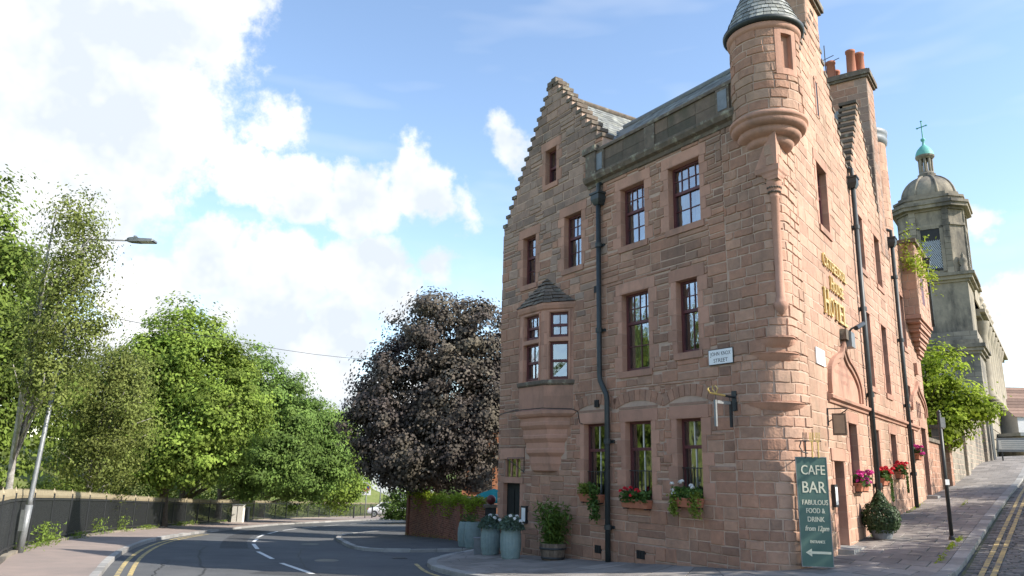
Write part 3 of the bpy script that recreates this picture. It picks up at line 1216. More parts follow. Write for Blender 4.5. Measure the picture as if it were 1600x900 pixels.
kA = dict(dress=DRESS_A, holes=HOLES_A)
window(FA, 2.07, 3.05, 7.18, 8.70, curtain=1, **kA)
window(FA, 3.88, 4.75, 7.17, 8.69, curtain=1, **kA)
window(FA, 6.37, 7.14, 7.08, 8.60, curtain=1, **kA)
window(FA, 8.54, 9.20, 7.00, 8.47, top=(3, 2), curtain=2, **kA)
window(FA, 7.54, 8.08, 9.82, 10.90, top=(2, 1), bot=(2, 1), split=0.5, **kA)
window(FA, 3.81, 4.76, 4.05, 5.95, top=(4, 2), bot=(2, 2), split=0.38, curtain=1, **kA)
window(FA, 2.25, 2.90, 4.29, 5.93, top=(3, 2), bot=(2, 1), split=0.42, **kA)
for (a, b, z0) in ((5.42, 6.27, 1.08), (3.81, 4.69, 1.12), (2.28, 2.99, 1.20)):
    window(FA, a, b, z0, 2.86, top=(2, 1), bot=(2, 1), split=0.36, bars_mat=M_CREAM, sill=False, jw=(0.16, 0.30), curtain=(2 if a > 3 else 0), **kA)
kB = dict(dress=DRESS_B, holes=HOLES_B)
for (a, b) in ((3.36, 4.32), (7.75, 8.58), (10.28, 11.15)):
    window(FB, a, b, 7.46, 9.06, top=(3, 2), bot=(2, 1), **kB)
for (a, b) in ((7.65, 8.48), (10.17, 10.98)):
    window(FB, a, b, 4.12, 6.19, top=(3, 2), bot=(2, 1), **kB)
for (a, b, z0) in ((4.66, 5.55, 1.5), (7.5, 8.36, 1.62), (10.12, 11.0, 1.8)):
    window(FB, a, b, z0, 2.94, top=(2, 1), bot=(2, 1), split=0.36, **kB)
window(FB, 14.0, 14.7, 2.5, 3.6, top=(2, 1), bot=(2, 1), **kB)
window(FB, 14.4, 15.1, 6.1, 7.95, top=(2, 2), bot=(2, 1), **kB)
window(FB, 14.2, 14.8, 4.2, 4.75, top=(1, 1), bot=(1, 1), **kB)


# doors -----------------------------------------------------------------
def door(fr, s0, s1, z0, z1, mat, dress, holes, transom=None, name='door', deep=0.3):
    mb = MB()
    mb.fbox(fr, s0, s1, -deep - 0.06, -deep, z0, z1)
    for (u0, u1, v0, v1) in ((0.1, 0.46, 0.08, 0.4), (0.54, 0.9, 0.08, 0.4), (0.1, 0.46, 0.48, 0.92), (0.54, 0.9, 0.48, 0.92)):
        mb.fbox(fr, s0 + (s1 - s0) * u0, s0 + (s1 - s0) * u1, -deep, -deep + 0.02, z0 + (z1 - z0) * v0, z0 + (z1 - z0) * v1)
    d = mb.build(name, [mat], hotel)
    k = MB()
    q = s0 + (s1 - s0) * 0.47
    k.fbox(fr, q - 0.03, q + 0.03, -deep + 0.02, -deep + 0.08, z0 + 1.0, z0 + 1.06)
    k.build('handle', [M_GOLD], d)
    holes.append((s0 - 0.006, s1 + 0.006, z0 - 0.2, z1 + 0.006))
    for side in (0, 1):
        z = z0
        i = 0
        while z < z1 - 0.02:
            h = min(0.36, z1 - z)
            wd = 0.30 if i % 2 else 0.16
            x0, x1 = (s0 - wd, s0) if side == 0 else (s1, s1 + wd)
            jb = MB()
            jb.fbox(fr, x0 + 0.005, x1, -0.4, 0.016, z + 0.004, z + h - 0.004, 0, random.uniform(-1, 1))
            jb.build('jamb_stone', [M_DRESS], d)
            dress.append((x0, x1, z, z + h))
            z += h
            i += 1
    return d


M_DOORG = pm('door_dark_paint', (0.012, 0.014, 0.014), (0.02, 0.022, 0.021), 5, 0.65, spec=0.25)
M_DOORR = pm('door_red_paint', (0.06, 0.018, 0.016), (0.045, 0.015, 0.014), 5, 0.45)
dl = door(FA, 9.16, 10.02, -0.72, 1.33, M_DOORG, DRESS_A, HOLES_A, deep=0.12)
mb = MB()
mb.fbox(FA, 9.0, 10.18, -0.3, 0.03, 1.335, 1.50)
mb.build('transom', [M_DRESS], dl)
mb = MB()
mb.fbox(FA, 8.96, 10.22, -0.3, 0.024, 2.0, 2.30, 0, 0.8)
mb.build('lintel', [M_DRESS], dl)
DRESS_A += [(9.0, 10.18, 1.33, 1.5), (8.96, 10.22, 2.0, 2.3)]
mb = MB()
for x in (9.16, 9.43, 9.71, 9.98):
    mb.fbox(FA, x, x + 0.045, -0.10, -0.05, 1.505, 1.995)
mb.build('fanlight_mullions', [M_DRESS], dl)
for x in (9.215, 9.485, 9.765):
    mb = MB()
    mb.quad(*out_quad(FA, [(x - 0.01, -0.08, 1.505), (x + 0.225, -0.08, 1.505), (x + 0.225, -0.08, 1.995), (x - 0.01, -0.08, 1.995)]))
    mb.build('fanlight_pane', [M_GLASS], dl)
mb = MB()
mb.fbox(FA, 9.1, 10.1, -0.9, -0.2, 1.501, 1.999)
mb.build('room_recess', [M_ROOM], dl)
HOLES_A.append((9.16, 10.03, 1.5, 2.0))
d1 = door(FB, 2.98, 3.86, 0.22, 2.03, M_DOORR, DRESS_B, HOLES_B)
d2 = door(FB, 16.4, 17.5, 1.08, 3.45, M_DOORR, DRESS_B, HOLES_B)
for (dd, a, b, z) in ((d1, 2.75, 4.1, 2.04), (d2, 16.15, 17.75, 3.46)):
    mb = MB()
    mb.fbox(FB, a, b, -0.4, 0.03, z, z + 0.26)
    mb.build('lintel', [M_DRESS], dd)
    DRESS_B.append((a, b, z, z + 0.26))
mb = MB()
mb.fbox(FB, 2.8, 4.05, -0.3, 0.32, -0.1, 0.235)
mb.build('door_step', [M_KERB], d1)
mb = MB()
mb.fbox(FB, 16.2, 17.7, -0.3, 0.35, 0.8, 1.1)
mb.build('door_step', [M_KERB], d2)

# wall A ----------------------------------------------------------------
HOLES_A.append((7.0, 8.9, 4.1, 5.85))
NST = 15
GZ0, GZ1 = 8.84, 12.86
DZ = (GZ1 - GZ0) / NST


def gab_l(i):
    return 10.39 - (10.39 - 7.92) * (i + 0.5) / NST


def gab_r(z):
    return max(5.45, 7.58 - (12.86 - z) * (2.13 / 2.56)) if z > 10.25 else 5.45


OUT_A = [(1.4, 10.35, -1.3, 8.84), (1.4, 5.45, 8.84, 9.2)]
for i in range(NST):
    z0 = GZ0 + DZ * i
    OUT_A.append((gab_r(z0 + DZ * 0.5), gab_l(i), z0, z0 + DZ))

mb = MB()
for r in OUT_A:
    ss = sorted({r[0], r[1]} | {x for h in HOLES_A for x in h[:2] if r[0] < x < r[1]})
    for i in range(len(ss) - 1):
        col = (ss[i], ss[i + 1], r[2], r[3])
        for q in rect_sub(col, HOLES_A, 0.001):
            mb.fbox(FA, q[0], q[1], -0.35, 0.0, q[2], q[3])
front_wall = mb.build('front_wall', [M_MORT], hotel)

CAND = []          # candidate stones: (size in view, frame, rect, material, parent, subdivisions, tint)
rnd = random.Random(31)
ARCH_A = []
for (a, b) in ((5.42, 6.27), (3.81, 4.69), (2.28, 2.99)):
    ARCH_A.append((a - 0.34, b + 0.34, 3.145, 3.62))
ORIEL_CUT = [(6.72, 9.2, 3.2, 6.05), (7.0, 8.9, 2.0, 3.2), (7.25, 8.7, 1.72, 2.0)]
CUT_A = DRESS_A + HOLES_A + ARCH_A + ORIEL_CUT
lay = snecked(1.4, 10.4, -1.3, 8.84, rnd)
for i in range(NST):
    z0 = GZ0 + DZ * i
    s = 5.3
    while s < 10.5:
        w = rnd.uniform(0.3, 0.7)
        if rnd.random() < 0.25:
            lay += [(s, s + w, z0, z0 + DZ * 0.5), (s, s + w, z0 + DZ * 0.5, z0 + DZ)]
        else:
            lay.append((s, s + w, z0, z0 + DZ))
        s += w
lay += snecked(1.4, 5.45, 8.84, 9.2, rnd)
for r in lay:
    for q in OUT_A:
        a, b, c, d = max(r[0], q[0]), min(r[1], q[1]), max(r[2], q[2]), min(r[3], q[3])
        if b - a < 0.05 or d - c < 0.05:
            continue
        for k in rect_sub((a, b, c, d), CUT_A, 0.06):
            ms, mz = (k[0] + k[1]) / 2, (k[2] + k[3]) / 2
            soot = min(1, max(0, (mz - 5.6) / 3.2)) * min(1, max(0.0, (ms - 5.2) / 1.2))
            gm = rnd.random() < soot
            dist = math.hypot(FA(ms, 0, 0)[0], FA(ms, 0, 0)[1])
            CAND.append(((k[1] - k[0]) * (k[3] - k[2]) / dist ** 2, FA, k, M_GABLE if gm else M_RUB, front_wall, 1, rnd.uniform(-1, 1)))
# relieving arches over the ground-floor windows
for (a, b, z0, z1) in ARCH_A:
    mid = (a + b) / 2
    hw = (b - a) / 2
    n = 9
    rise = 0.17
    R = (hw * hw + rise * rise) / (2 * rise)
    zc = z0 + 0.03 + rise - R
    am = math.asin(hw / R)
    for i in range(n):
        a0 = -am + 2 * am * i / n + 0.008 / R
        a1 = -am + 2 * am * (i + 1) / n - 0.008 / R
        v = MB()
        t = rnd.uniform(-1, 1)
        pts = []
        for oo in (-0.01, 0.018):
            for (aa, rr) in ((a0, R), (a1, R), (a1, R + 0.25), (a0, R + 0.25)):
                pts.append(FA(mid + rr * math.sin(aa), oo, zc + rr * math.cos(aa)))
        v.hexa(pts, 0, t)
        v.build('voussoir', [M_RUB], front_wall)
    fl = MB()
    fl.fbox(FA, a + 0.12, b - 0.12, -0.01, 0.008, z0 + 0.004, z0 + 0.06)
    for i in range(8):
        x0 = a + (b - a) * i / 8
        zt = zc + math.sqrt(max(0, (R + 0.27) ** 2 - (x0 + (b - a) / 16 - mid) ** 2))
        if z1 - zt > 0.05:
            fl.fbox(FA, x0 + 0.005, x0 + (b - a) / 8 - 0.005, -0.01, 0.014, zt, z1, 0, rnd.uniform(-1, 1))
    fl.build('arch_filling', [M_RUB], front_wall)

# corner ----------------------------------------------------------------
ZONES = [(-1.3, 3.10, 1.34), (3.10, 4.06, 1.08), (4.06, 4.34, 0.82), (4.34, 7.50, 0.46), (7.50, 10.0, 0.06)]
mb = MB()
for (z0, z1, T) in ZONES:
    P = CornerPath(T)
    n = 28
    mb.rings([[P(P.len * i / n, 0, z0) for i in range(n + 1)], [P(P.len * i / n, 0, z1) for i in range(n + 1)]], 0, 0, False)
corner_wall = mb.build('corner_wall', [M_MORT], hotel)
BANNER_T = 0
for zi, (z0, z1, T) in enumerate(ZONES):
    P = CornerPath(T)
    zt = z1
    if zi == 4:
        zt = 9.2
    for r in coursed(0, P.len, z0, zt, rnd, 0.16, 0.26, 0.25, 0.52):
        ms = (r[0] + r[1]) / 2
        t = rnd.uniform(-0.6, 1)
        CAND.append(((r[1] - r[0]) * (r[3] - r[2]) / 15.5 ** 2, P, r, M_RUB if ms < P.len * 0.45 else M_BST, corner_wall, 4, t))
# curved ledges where the rounding steps out to the sharper corner above
for (z, Ta, Tb) in ((3.10, 1.34, 1.08), (4.06, 1.08, 0.82), (4.34, 0.82, 0.46)):
    A_, B_ = CornerPath(Ta), CornerPath(Tb)
    n = 28
    rr = []
    for (f, dz, o) in ((0.0, -0.20, 0.006), (0.3, -0.15, 0.014), (0.64, -0.085, 0.02), (0.97, -0.014, 0.02), (1.0, -0.013, 0.045), (1.0, 0.012, 0.045), (1.0, 0.022, 0.0)):
        ring = []
        for i in range(n + 1):
            u = i / n
            gap = (Vector(A_(A_.len * u, 0, 0)) - Vector(B_(B_.len * u, 0, 0))).length
            k = min(1.0, gap / 0.16)
            a = Vector(A_(A_.len * u, o * k - 0.03 * (1 - k), z + dz * (0.25 + 0.75 * k)))
            b = Vector(B_(B_.len * u, o * k - 0.03 * (1 - k), z + dz * (0.25 + 0.75 * k)))
            ring.append(a.lerp(b, f))
        rr.append(ring)
    lm = MB()
    lm.rings(rr, 0, 0.4, False)
    lm.build('corner_ledge', [M_DRESS], corner_wall)

# nook shaft on the corner, with capital and pendant base
P = CornerPath(0.46)
pc = P.c + (-BIS) * (P.r + 0.015)
mb = MB()
mb.lathe((pc.x, pc.y, 0), [(0.0, 4.74), (0.05, 4.78), (0.12, 4.90), (0.145, 5.0), (0.10, 5.03), (0.10, 5.10), (0.085, 5.12), (0.083, 7.16), (0.10, 7.18), (0.10, 7.22), (0.09, 7.24), (0.13, 7.36), (0.155, 7.48), (0.15, 7.52)], 14)
mb.build('corner_shaft', [M_DRESS], hotel, True)
mb = MB()
for i in range(16):
    a = i * 2 * math.pi / 16
    for k, zz in ((0, 7.29), (1, 7.38)):
        x, y = pc.x + (0.11 + 0.02 * k) * math.sin(a + k * .2), pc.y + (0.11 + 0.02 * k) * math.cos(a + k * .2)
        mb.lathe((x, y, zz), [(0.0, -0.035), (0.028, 0), (0.0, 0.035)], 5, 0, random.uniform(-1, 0))
mb.build('carved_capital', [M_MOSS], hotel)
mb = MB()
rings = []
for (d, z) in ((0.20, 7.52), (0.22, 7.56), (0.30, 7.60), (0.33, 7.66), (0.46, 7.70), (0.48, 7.78), (0.50, 7.80)):
    w = d
    o = 0.03 + (d - 0.2) * 0.25
    rings.append([FA(w, 0.0, z), FA(w, o, z), (Vector(FA(0, o, z)) + Vector(FB(0, o, z)) - Vector((C0.x, C0.y, z)))[:], FB(w, o, z), FB(w, 0.0, z)])
mb.rings(rings, 0, 0.3, False)
mb.add([rings[-1][0], rings[-1][1], rings[-1][2], rings[-1][3], rings[-1][4]], [(0, 1, 2, 3, 4)])
mb.build('corner_bracket', [M_DRESS], hotel)

# turret ----------------------------------------------------------------
TC = Vector((5.36, 15.10, 0))
mb = MB()
for (za, zb) in ((8.9, 9.87), (9.87, 10.69), (10.69, 10.85)):
    for j in range(60):
        a0, a1 = 2 * math.pi * j / 60, 2 * math.pi * (j + 1) / 60
        if za == 9.87 and abs((a0 + a1) / 2 - math.radians(160)) < 0.21:
            continue
        mb.quad(*[(TC.x + 0.70 * math.sin(a), TC.y + 0.70 * math.cos(a), z) for (a, z) in ((a0, za), (a1, za), (a1, zb), (a0, zb))])
turret = mb.build('turret', [M_MORT], hotel)


class Cyl:
    def __init__(self, c, r):
        self.c, self.r = c, r
        self.len = 2 * math.pi * r

    def __call__(self, t, o, z):
        a = t / self.r
        return (self.c.x + (self.r + o) * math.sin(a), self.c.y + (self.r + o) * math.cos(a), z)


CT = Cyl(TC, 0.70)
BW = math.radians(160)      # blind window bearing
cut = [(BW * 0.70 - 0.155, BW * 0.70 + 0.155, 9.86, 10.70)]
cutw = [(BW * 0.70 - 0.26, BW * 0.70 + 0.26, 9.74, 10.80)]
for r in coursed(0, CT.len, 8.98, 10.82, rnd, 0.16, 0.26, 0.25, 0.5):
    for k in rect_sub(r, cutw, 0.05):
        a = (k[0] + k[1]) / 2 / 0.7
        CAND.append(((k[1] - k[0]) * (k[3] - k[2]) / 17.5 ** 2 * (1 if math.cos(a) < 0.1 else 0.05), CT, k, M_RUB if rnd.random() < 0.5 else M_BST, turret, 3, rnd.uniform(-0.9, 0.6)))
bw = MB()
c = BW * 0.70
for (a, b, z0, z1) in ((c - 0.26, c - 0.13, 9.74, 10.8), (c + 0.13, c + 0.26, 9.74, 10.8), (c - 0.13, c + 0.13, 10.68, 10.8), (c - 0.13, c + 0.13, 9.74, 9.88)):
    for i in range(2):
        a2, b2 = a + (b - a) * i / 2, a + (b - a) * (i + 1) / 2
        bw.fbox(CT, a2, b2, -0.12, 0.02, z0, z1, 0, 0.3)
bw.fbox(CT, c - 0.13, c + 0.13, -0.14, -0.09, 9.88, 10.68, 0, -1.0)
bw.build('blind_window', [M_DRESS], turret)
mb = MB()
mb.lathe((TC.x, TC.y, 0), [(0.0, 8.26), (0.30, 8.28), (0.44, 8.34), (0.49, 8.42), (0.46, 8.47), (0.48, 8.48), (0.60, 8.52), (0.645, 8.60), (0.615, 8.655), (0.63, 8.66), (0.73, 8.69), (0.77, 8.77), (0.74, 8.82), (0.79, 8.83), (0.80, 8.90), (0.70, 8.97)], 44)
mb.build('turret_corbel', [M_DRESS], turret, True)
mb = MB()
v = [(C0 + UA * 0.5), (C0 - BIS * 0.0), (C0 + UB * 0.5)]
for (z0, z1, k0, k1) in ((7.80, 8.62, 1.0, 0.25),):
    lo = [(C0 + UA * 0.55 + NA * 0.02), C0 - BIS * 0.02, (C0 + UB * 0.55 + NB * 0.02)]
    hi = [(C0 + UA * 0.08 + NA * 0.02), C0 - BIS * 0.05, (C0 + UB * 0.08 + NB * 0.02)]
    mb.rings([[(p.x, p.y, z0) for p in lo], [(p.x, p.y, z1) for p in hi]], 0, 0.5, False)
mb.build('corner_spur', [M_DRESS], turret)
mb = MB()
mb.lathe((TC.x, TC.y, 0), [(0.70, 10.78), (0.76, 10.82), (0.77, 10.92), (0.74, 10.94)], 40, 0)
mb.build('eaves_course', [M_DRESS], turret, True)
mb = MB()
mb.lathe((TC.x, TC.y, 0), [(0.72, 10.94), (0.80, 10.93), (0.845, 10.97), (0.85, 11.03), (0.80, 11.06)], 40)
mb.build('gutter', [M_PIPE], turret, True)
mb = MB()
mb.lathe((TC.x, TC.y, 0), [(0.80, 11.02), (0.78, 11.06), (0.0, 12.95)], 32, 0, -0.6)
apex_z = 12.95
rows = 16
for i in range(rows):
    z0 = 11.03 + (apex_z - 11.05) * i / rows
    z1 = 11.03 + (apex_z - 11.05) * (i + 1.15) / rows
    r0 = 0.805 * (apex_z - z0) / (apex_z - 11.03) + 0.022
    r1 = max(0.01, 0.805 * (apex_z - z1) / (apex_z - 11.03) + 0.006)
    n = max(6, int(2 * math.pi * r0 / 0.15))
    ph = rnd.uniform(0, 1)
    for j in range(n):
        a0 = (j + ph) * 2 * math.pi / n + 0.006
        a1 = (j + 1 + ph) * 2 * math.pi / n - 0.006
        e = rnd.uniform(0, 0.008)
        mb.quad((TC.x + (r0 + e) * math.sin(a0), TC.y + (r0 + e) * math.cos(a0), z0), (TC.x + (r0 + e) * math.sin(a1), TC.y + (r0 + e) * math.cos(a1), z0),
                (TC.x + r1 * math.sin(a1), TC.y + r1 * math.cos(a1), z1), (TC.x + r1 * math.sin(a0), TC.y + r1 * math.cos(a0), z1), 0, rnd.uniform(-1, 1))
tag(mb.build('turret_slates', [M_SLATE], turret), kind='stuff')

# the 300 stones that show largest are single stones, the rest is one mass
CAND.sort(key=lambda q: -q[0])
restA = {}
for i, (sz, fr, r, m, par_, ns, t) in enumerate(CAND):
    if i < 295:
        mb = MB()
        stone_geo(mb, fr, r, rnd, nsub=ns, t=t)
        if mb.v:
            mb.build('stone', [m], par_)
    else:
        key = (par_.name,)
        if key not in restA:
            restA[key] = (MB(), par_)
        stone_geo(restA[key][0], fr, r, rnd, m=(0 if m is M_RUB else (1 if m is M_GABLE else 2)), nsub=ns, t=t)
for key, (mb, par_) in restA.items():
    if mb.v:
        tag(mb.build('stonework', [M_RUB, M_GABLE, M_BST], par_), kind='stuff')

# crow steps of the front gable ------------------------------------------
for i in range(NST):
    z1 = GZ0 + DZ * (i + 1)
    sl = gab_l(i)
    sl2 = gab_l(i + 1) if i < NST - 1 else sl - 0.22
    mb = MB()
    mb.fbox(FA, sl2 - 0.02, sl + 0.04, -0.36, 0.04, z1 - 0.02, z1 + 0.085, 0, rnd.uniform(-1, 1))
    mb.build('crow_step', [M_MOSS], hotel)
    if z1 > 10.2:
        sr = gab_r(z1 - DZ * 0.5)
        sr2 = gab_r(z1 + DZ * 0.5) if i < NST - 1 else sr + 0.2
        mb = MB()
        mb.fbox(FA, sr - 0.04, sr2 + 0.02, -0.36, 0.04, z1 - 0.018, z1 + 0.087, 0, rnd.uniform(-1, 1))
        mb.build('crow_step', [M_MOSS], hotel)
mb = MB()
mb.fbox(FA, 7.56, 7.98, -0.37, 0.05, GZ1 + 0.08, GZ1 + 0.2)
mb.fbox(FA, 7.66, 7.88, -0.30, -0.02, GZ1 + 0.2, GZ1 + 0.32)
mb.build('gable_finial', [M_MOSS], hotel)


def slate_field(name, P0, U, W, wid, hgt, mat, parent, sw=0.22, sh=0.20, clip=None, n_off=0.02):
    """slates on the plane through P0, along U (eaves) and W (up the slope)"""
    P0, U, W = Vector(P0), Vector(U).normalized(), Vector(W).normalized()
    nrm = U.cross(W).normalized()
    if nrm.z < 0:
        nrm = -nrm
    mb = MB()
    a, b, c, d = P0, P0 + U * wid, P0 + U * wid + W * hgt, P0 + W * hgt
    if clip is None:
        mb.quad(a, b, c, d, 0, -0.6)
    r = 0
    y = 0.0
    while y < hgt:
        x = -(r % 2) * sw / 2
        while x < wid:
            x0, x1 = max(0, x) + 0.006, min(wid, x + sw * rnd.uniform(0.9, 1.1)) - 0.004
            x += sw
            if x1 - x0 < 0.03:
                continue
            if clip and not clip((x0 + x1) / 2, y):
                continue
            y1 = min(hgt, y + sh * 1.2)
            e = rnd.uniform(0.014, 0.026)
            mb.quad(P0 + U * x0 + W * y + nrm * e, P0 + U * x1 + W * y + nrm * e, P0 + U * x1 + W * y1 + nrm * 0.005, P0 + U * x0 + W * y1 + nrm * 0.005, 0, rnd.uniform(-1, 1))
        y += sh
        r += 1
    return tag(mb.build(name, [mat], parent), kind='stuff')


# roof behind the gable: ridge runs back from the apex
roof = MB()
rp = [FA(7.72, -0.3, 12.62), FA(7.72, -6.0, 12.62), FA(5.2, -6.0, 9.9), FA(5.2, -0.3, 9.9), FA(10.25, -6.0, 8.75), FA(10.25, -0.3, 8.75)]
roof.add(rp, [(0, 1, 2, 3), (0, 5, 4, 1)], 0, -0.5)
roof.tube([FA(7.72, -0.3, 12.66), FA(7.72, -6.0, 12.66)], 0.08, 8, 1)
gable_roof = roof.build('gable_roof', [M_SLATE, M_MOSS], hotel)
slate_field('gable_slates', FA(5.2, -6.0, 9.9), NA, Vector(FA(7.72, 0, 12.62)) - Vector(FA(5.2, 0, 9.9)), 5.7, 3.71, M_SLATE, gable_roof)
# main roof behind the parapet
mr_ = MB()
mr_.add([FA(5.6, -0.35, 9.98), FA(0.3, -0.35, 9.98), FA(0.9, -1.6, 11.46), FA(6.6, -1.6, 11.46)], [(0, 1, 2, 3)], 0, -0.4)
mr_.tube([FA(0.9, -1.6, 11.48), FA(6.4, -1.6, 11.48)], 0.07, 8, 1)
mr_.add([FA(6.6, -1.6, 11.46), FA(0.9, -1.6, 11.46), FB(10, -4.0, 11.3), FA(6.6, -7, 11.3)], [(0, 1, 2, 3)], 1, 0)
main_roof = mr_.build('main_roof', [M_SLATE, M_LEAD], hotel)
slate_field('main_slates', FA(5.7, -0.35, 9.98), -UA, Vector(FA(0, -1.6, 11.46)) - Vector(FA(0, -0.35, 9.98)), 4.9, 1.93, M_SLATE, main_roof)

# parapet and cornice -----------------------------------------------------
mb = MB()
CS0, CS1 = 0.62, 6.04
prof = [(0.0, 9.06), (0.05, 9.08), (0.07, 9.16), (0.17, 9.20), (0.22, 9.30), (0.22, 9.36), (0.0, 9.41)]
mb.rings([[FA(s, o, z) for (o, z) in prof] for s in np.linspace(CS0, CS1, 12)], 0, 0, True, True, True)
cornice = mb.build('cornice', [M_MOSS], hotel)
s = CS0
k = 0
while s < 5.75:
    w = min(rnd.uniform(0.6, 1.0), 5.8 - s)
    for (z0, z1) in ((9.40, 9.73), (9.73, 10.04)):
        mb = MB()
        mb.fbox(FA, s + 0.006, s + w - 0.006, -0.3, 0.012 + rnd.uniform(0, 0.006), z0 + 0.005, z1 - 0.005, 0, rnd.uniform(-1, 1))
        mb.build('parapet_stone', [M_PARA], hotel)
    s += w
mb = MB()
prof = [(-0.33, 10.04), (0.06, 10.04), (0.07, 10.10), (0.02, 10.16), (-0.3, 10.18)]
mb.rings([[FA(s, o, z) for (o, z) in prof] for s in np.linspace(0.62, 5.85, 10)], 0, 0, True, True, True)
mb.build('parapet_coping', [M_MOSS], hotel)
for (a, b) in ((1.08, 1.46), (5.36, 5.76), (3.45, 3.8)):
    mb = MB()
    if a != 3.45:
        mb.fbox(FA, a, b, 0.0, 0.06, 9.42, 10.03)
        mb.fbox(FA, a + 0.06, b - 0.06, 0.06, 0.072, 9.5, 9.96, 1)
    else:
        mb.fbox(FA, a, b, 0.0, 0.05, 9.42, 10.03)
    mb.build('parapet_pedestal', [M_MOSS, M_LEAD], hotel)
mb = MB()
mb.fbox(FA, 5.6, 6.15, -0.3, 0.16, 10.05, 10.22)
mb.fbox(FA, 5.65, 6.05, -0.3, 0.12, 9.42, 10.05)
mb.build('kneeler', [M_MOSS], hotel)

# oriel --------------------------------------------------------------------
OC = 7.96


def plan(q, w, z, e=0.0):
    hw, c_, o = 0.59 * w + e, 0.65 * q, 0.5 * q + e
    return [FA(OC + hw + c_, -0.02, z), FA(OC + hw, o, z), FA(OC - hw, o, z), FA(OC - hw - c_, -0.02, z)]


mb = MB()
prof = [(1.66, .10, .66), (1.70, .26, .78), (1.80, .30, .80), (1.86, .34, .82), (1.88, .36, .83), (2.06, .37, .84), (2.10, .44, .86), (2.16, .55, .89), (2.24, .57, .9), (2.27, .54, .9), (2.42, .56, .9),
        (2.46, .62, .93), (2.53, .73, .94), (2.60, .74, .95), (2.63, .70, .95), (2.76, .72, .96), (2.80, .80, .97), (2.87, .90, .99), (2.94, .91, .99), (2.97, .88, .98), (3.06, .9, .99), (3.10, 1.05, 1.02), (3.16, 1.14, 1.06), (3.24, 1.15, 1.06), (3.27, 1.0, 1.0)]
mb.rings([plan(q, w, z) for (z, q, w) in prof], 0, 0.5, False)
oriel = mb.build('oriel', [M_DRESS], hotel)
mb = MB()
for j, (z0, z1) in enumerate(((3.27, 3.62), (3.62, 3.92))):
    a, b = plan(1, 1, z0), plan(1, 1, z1)
    for i in range(3):
        mb.quad(a[i], a[i + 1], b[i + 1], b[i], 0, rnd.uniform(-1, 1))
mb.build('apron', [M_DRESS], oriel)
mb = MB()
mb.rings([plan(q, w, z) for (z, q, w) in ((3.90, 1.0, 1.0), (3.94, 1.12, 1.04), (4.02, 1.14, 1.05), (4.05, .98, 1.0))], 0, 0, False)
mb.build('oriel_sill', [M_MOSS], oriel)
mb = MB()
mb.rings([plan(q, w, z) for (z, q, w) in ((5.93, 1.0, 1.0), (5.97, 1.1, 1.03), (6.06, 1.16, 1.06), (6.12, 1.16, 1.06), (6.14, .9, .95))], 0, 0, False)
mb.build('oriel_eaves', [M_DRESS], oriel)
# stone roof of the oriel in courses
mb = MB()
for i in range(7):
    f0, f1 = i / 7, (i + 1.02) / 7
    a = plan(1.14 * (1 - f0) + 0.02, 1.05 * (1 - f0) + 0.02, 6.12 + 0.88 * f0, 0.02)
    b = plan(1.14 * (1 - f1) + 0.01, 1.05 * (1 - f1) + 0.01, 6.12 + 0.88 * f1)
    for k in range(3):
        A0, A1, B0, B1 = Vector(a[k]), Vector(a[k + 1]), Vector(b[k]), Vector(b[k + 1])
        n = max(1, int((A1 - A0).length / 0.22))
        for j in range(n):
            u0, u1 = j / n, (j + 0.96) / n
            e = rnd.uniform(0, 0.03)
            up = Vector((0, 0, e))
            mb.quad(A0.lerp(A1, u0) + up, A0.lerp(A1, u1) + up, B0.lerp(B1, u1) + up * .3, B0.lerp(B1, u0) + up * .3, 0, rnd.uniform(-1, 1))
mb.build('oriel_roof', [M_MOSS], oriel)
faces = [Fr(FA(OC - 0.59, 0.5, 0), UA, NA), ]
pA, pB = Vector(FA(OC - 1.24, 0, 0)), Vector(FA(OC - 0.59, 0.5, 0))
u = (pB - pA).normalized()
nn = Vector((u.y, -u.x, 0))
if nn.dot(NA) < 0:
    nn = -nn
faces.append(Fr(pA, u, nn))
pA2, pB2 = Vector(FA(OC + 0.59, 0.5, 0)), Vector(FA(OC + 1.24, 0, 0))
u2 = (pB2 - pA2).normalized()
n2 = Vector((u2.y, -u2.x, 0))
if n2.dot(NA) < 0:
    n2 = -n2
faces.append(Fr(pA2, u2, n2))
wall = MB()
for fi, (fr, W, a, b) in enumerate(((faces[0], 1.18, 0.24, 0.95), (faces[1], 0.82, 0.15, 0.66), (faces[2], 0.82, 0.15, 0.66))):
    hs = [(a, b, 4.06, 5.06), (a, b, 5.19, 5.86)]
    ss = [0.0, a, b, W]
    for i in range(3):
        for q in rect_sub((ss[i], ss[i + 1], 4.03, 5.95), hs, 0.001):
            n = max(1, int(round((q[3] - q[2]) / 0.32)))
            for k in range(n):
                wall.fbox(fr, q[0], q[1], -0.2, 0.0, q[2] + (q[3] - q[2]) * k / n + 0.003, q[2] + (q[3] - q[2]) * (k + 1) / n - 0.003, 0, rnd.uniform(-1, 1))
    # moulded margin
    for (x0, x1, z0, z1) in ((a - 0.07, a - 0.02, 4.06, 5.9), (b + 0.02, b + 0.07, 4.06, 5.9), (a - 0.07, b + 0.07, 5.88, 5.93), (a - 0.02, b + 0.02, 5.07, 5.18)):
        wall.fbox(fr, x0, x1, 0.0, 0.025, z0, z1, 0, 0.3)
    window(fr, a, b, 4.06, 5.06, top=(2, 1), bot=(2, 1), split=0.5, depth=0.12, curtain=(2 if fi == 0 else 0), room=False) if fi != 1 else window(fr, a, b, 4.06, 5.06, top=(1, 1), bot=(1, 1), split=0.5, depth=0.12, room=False)
    window(fr, a, b, 5.19, 5.86, top=(3 if fi == 0 else 2, 1), bot=(3 if fi == 0 else 2, 1), split=0.5, depth=0.12, room=False)
wall.build('oriel_wall', [M_DRESS], oriel)
mb = MB()
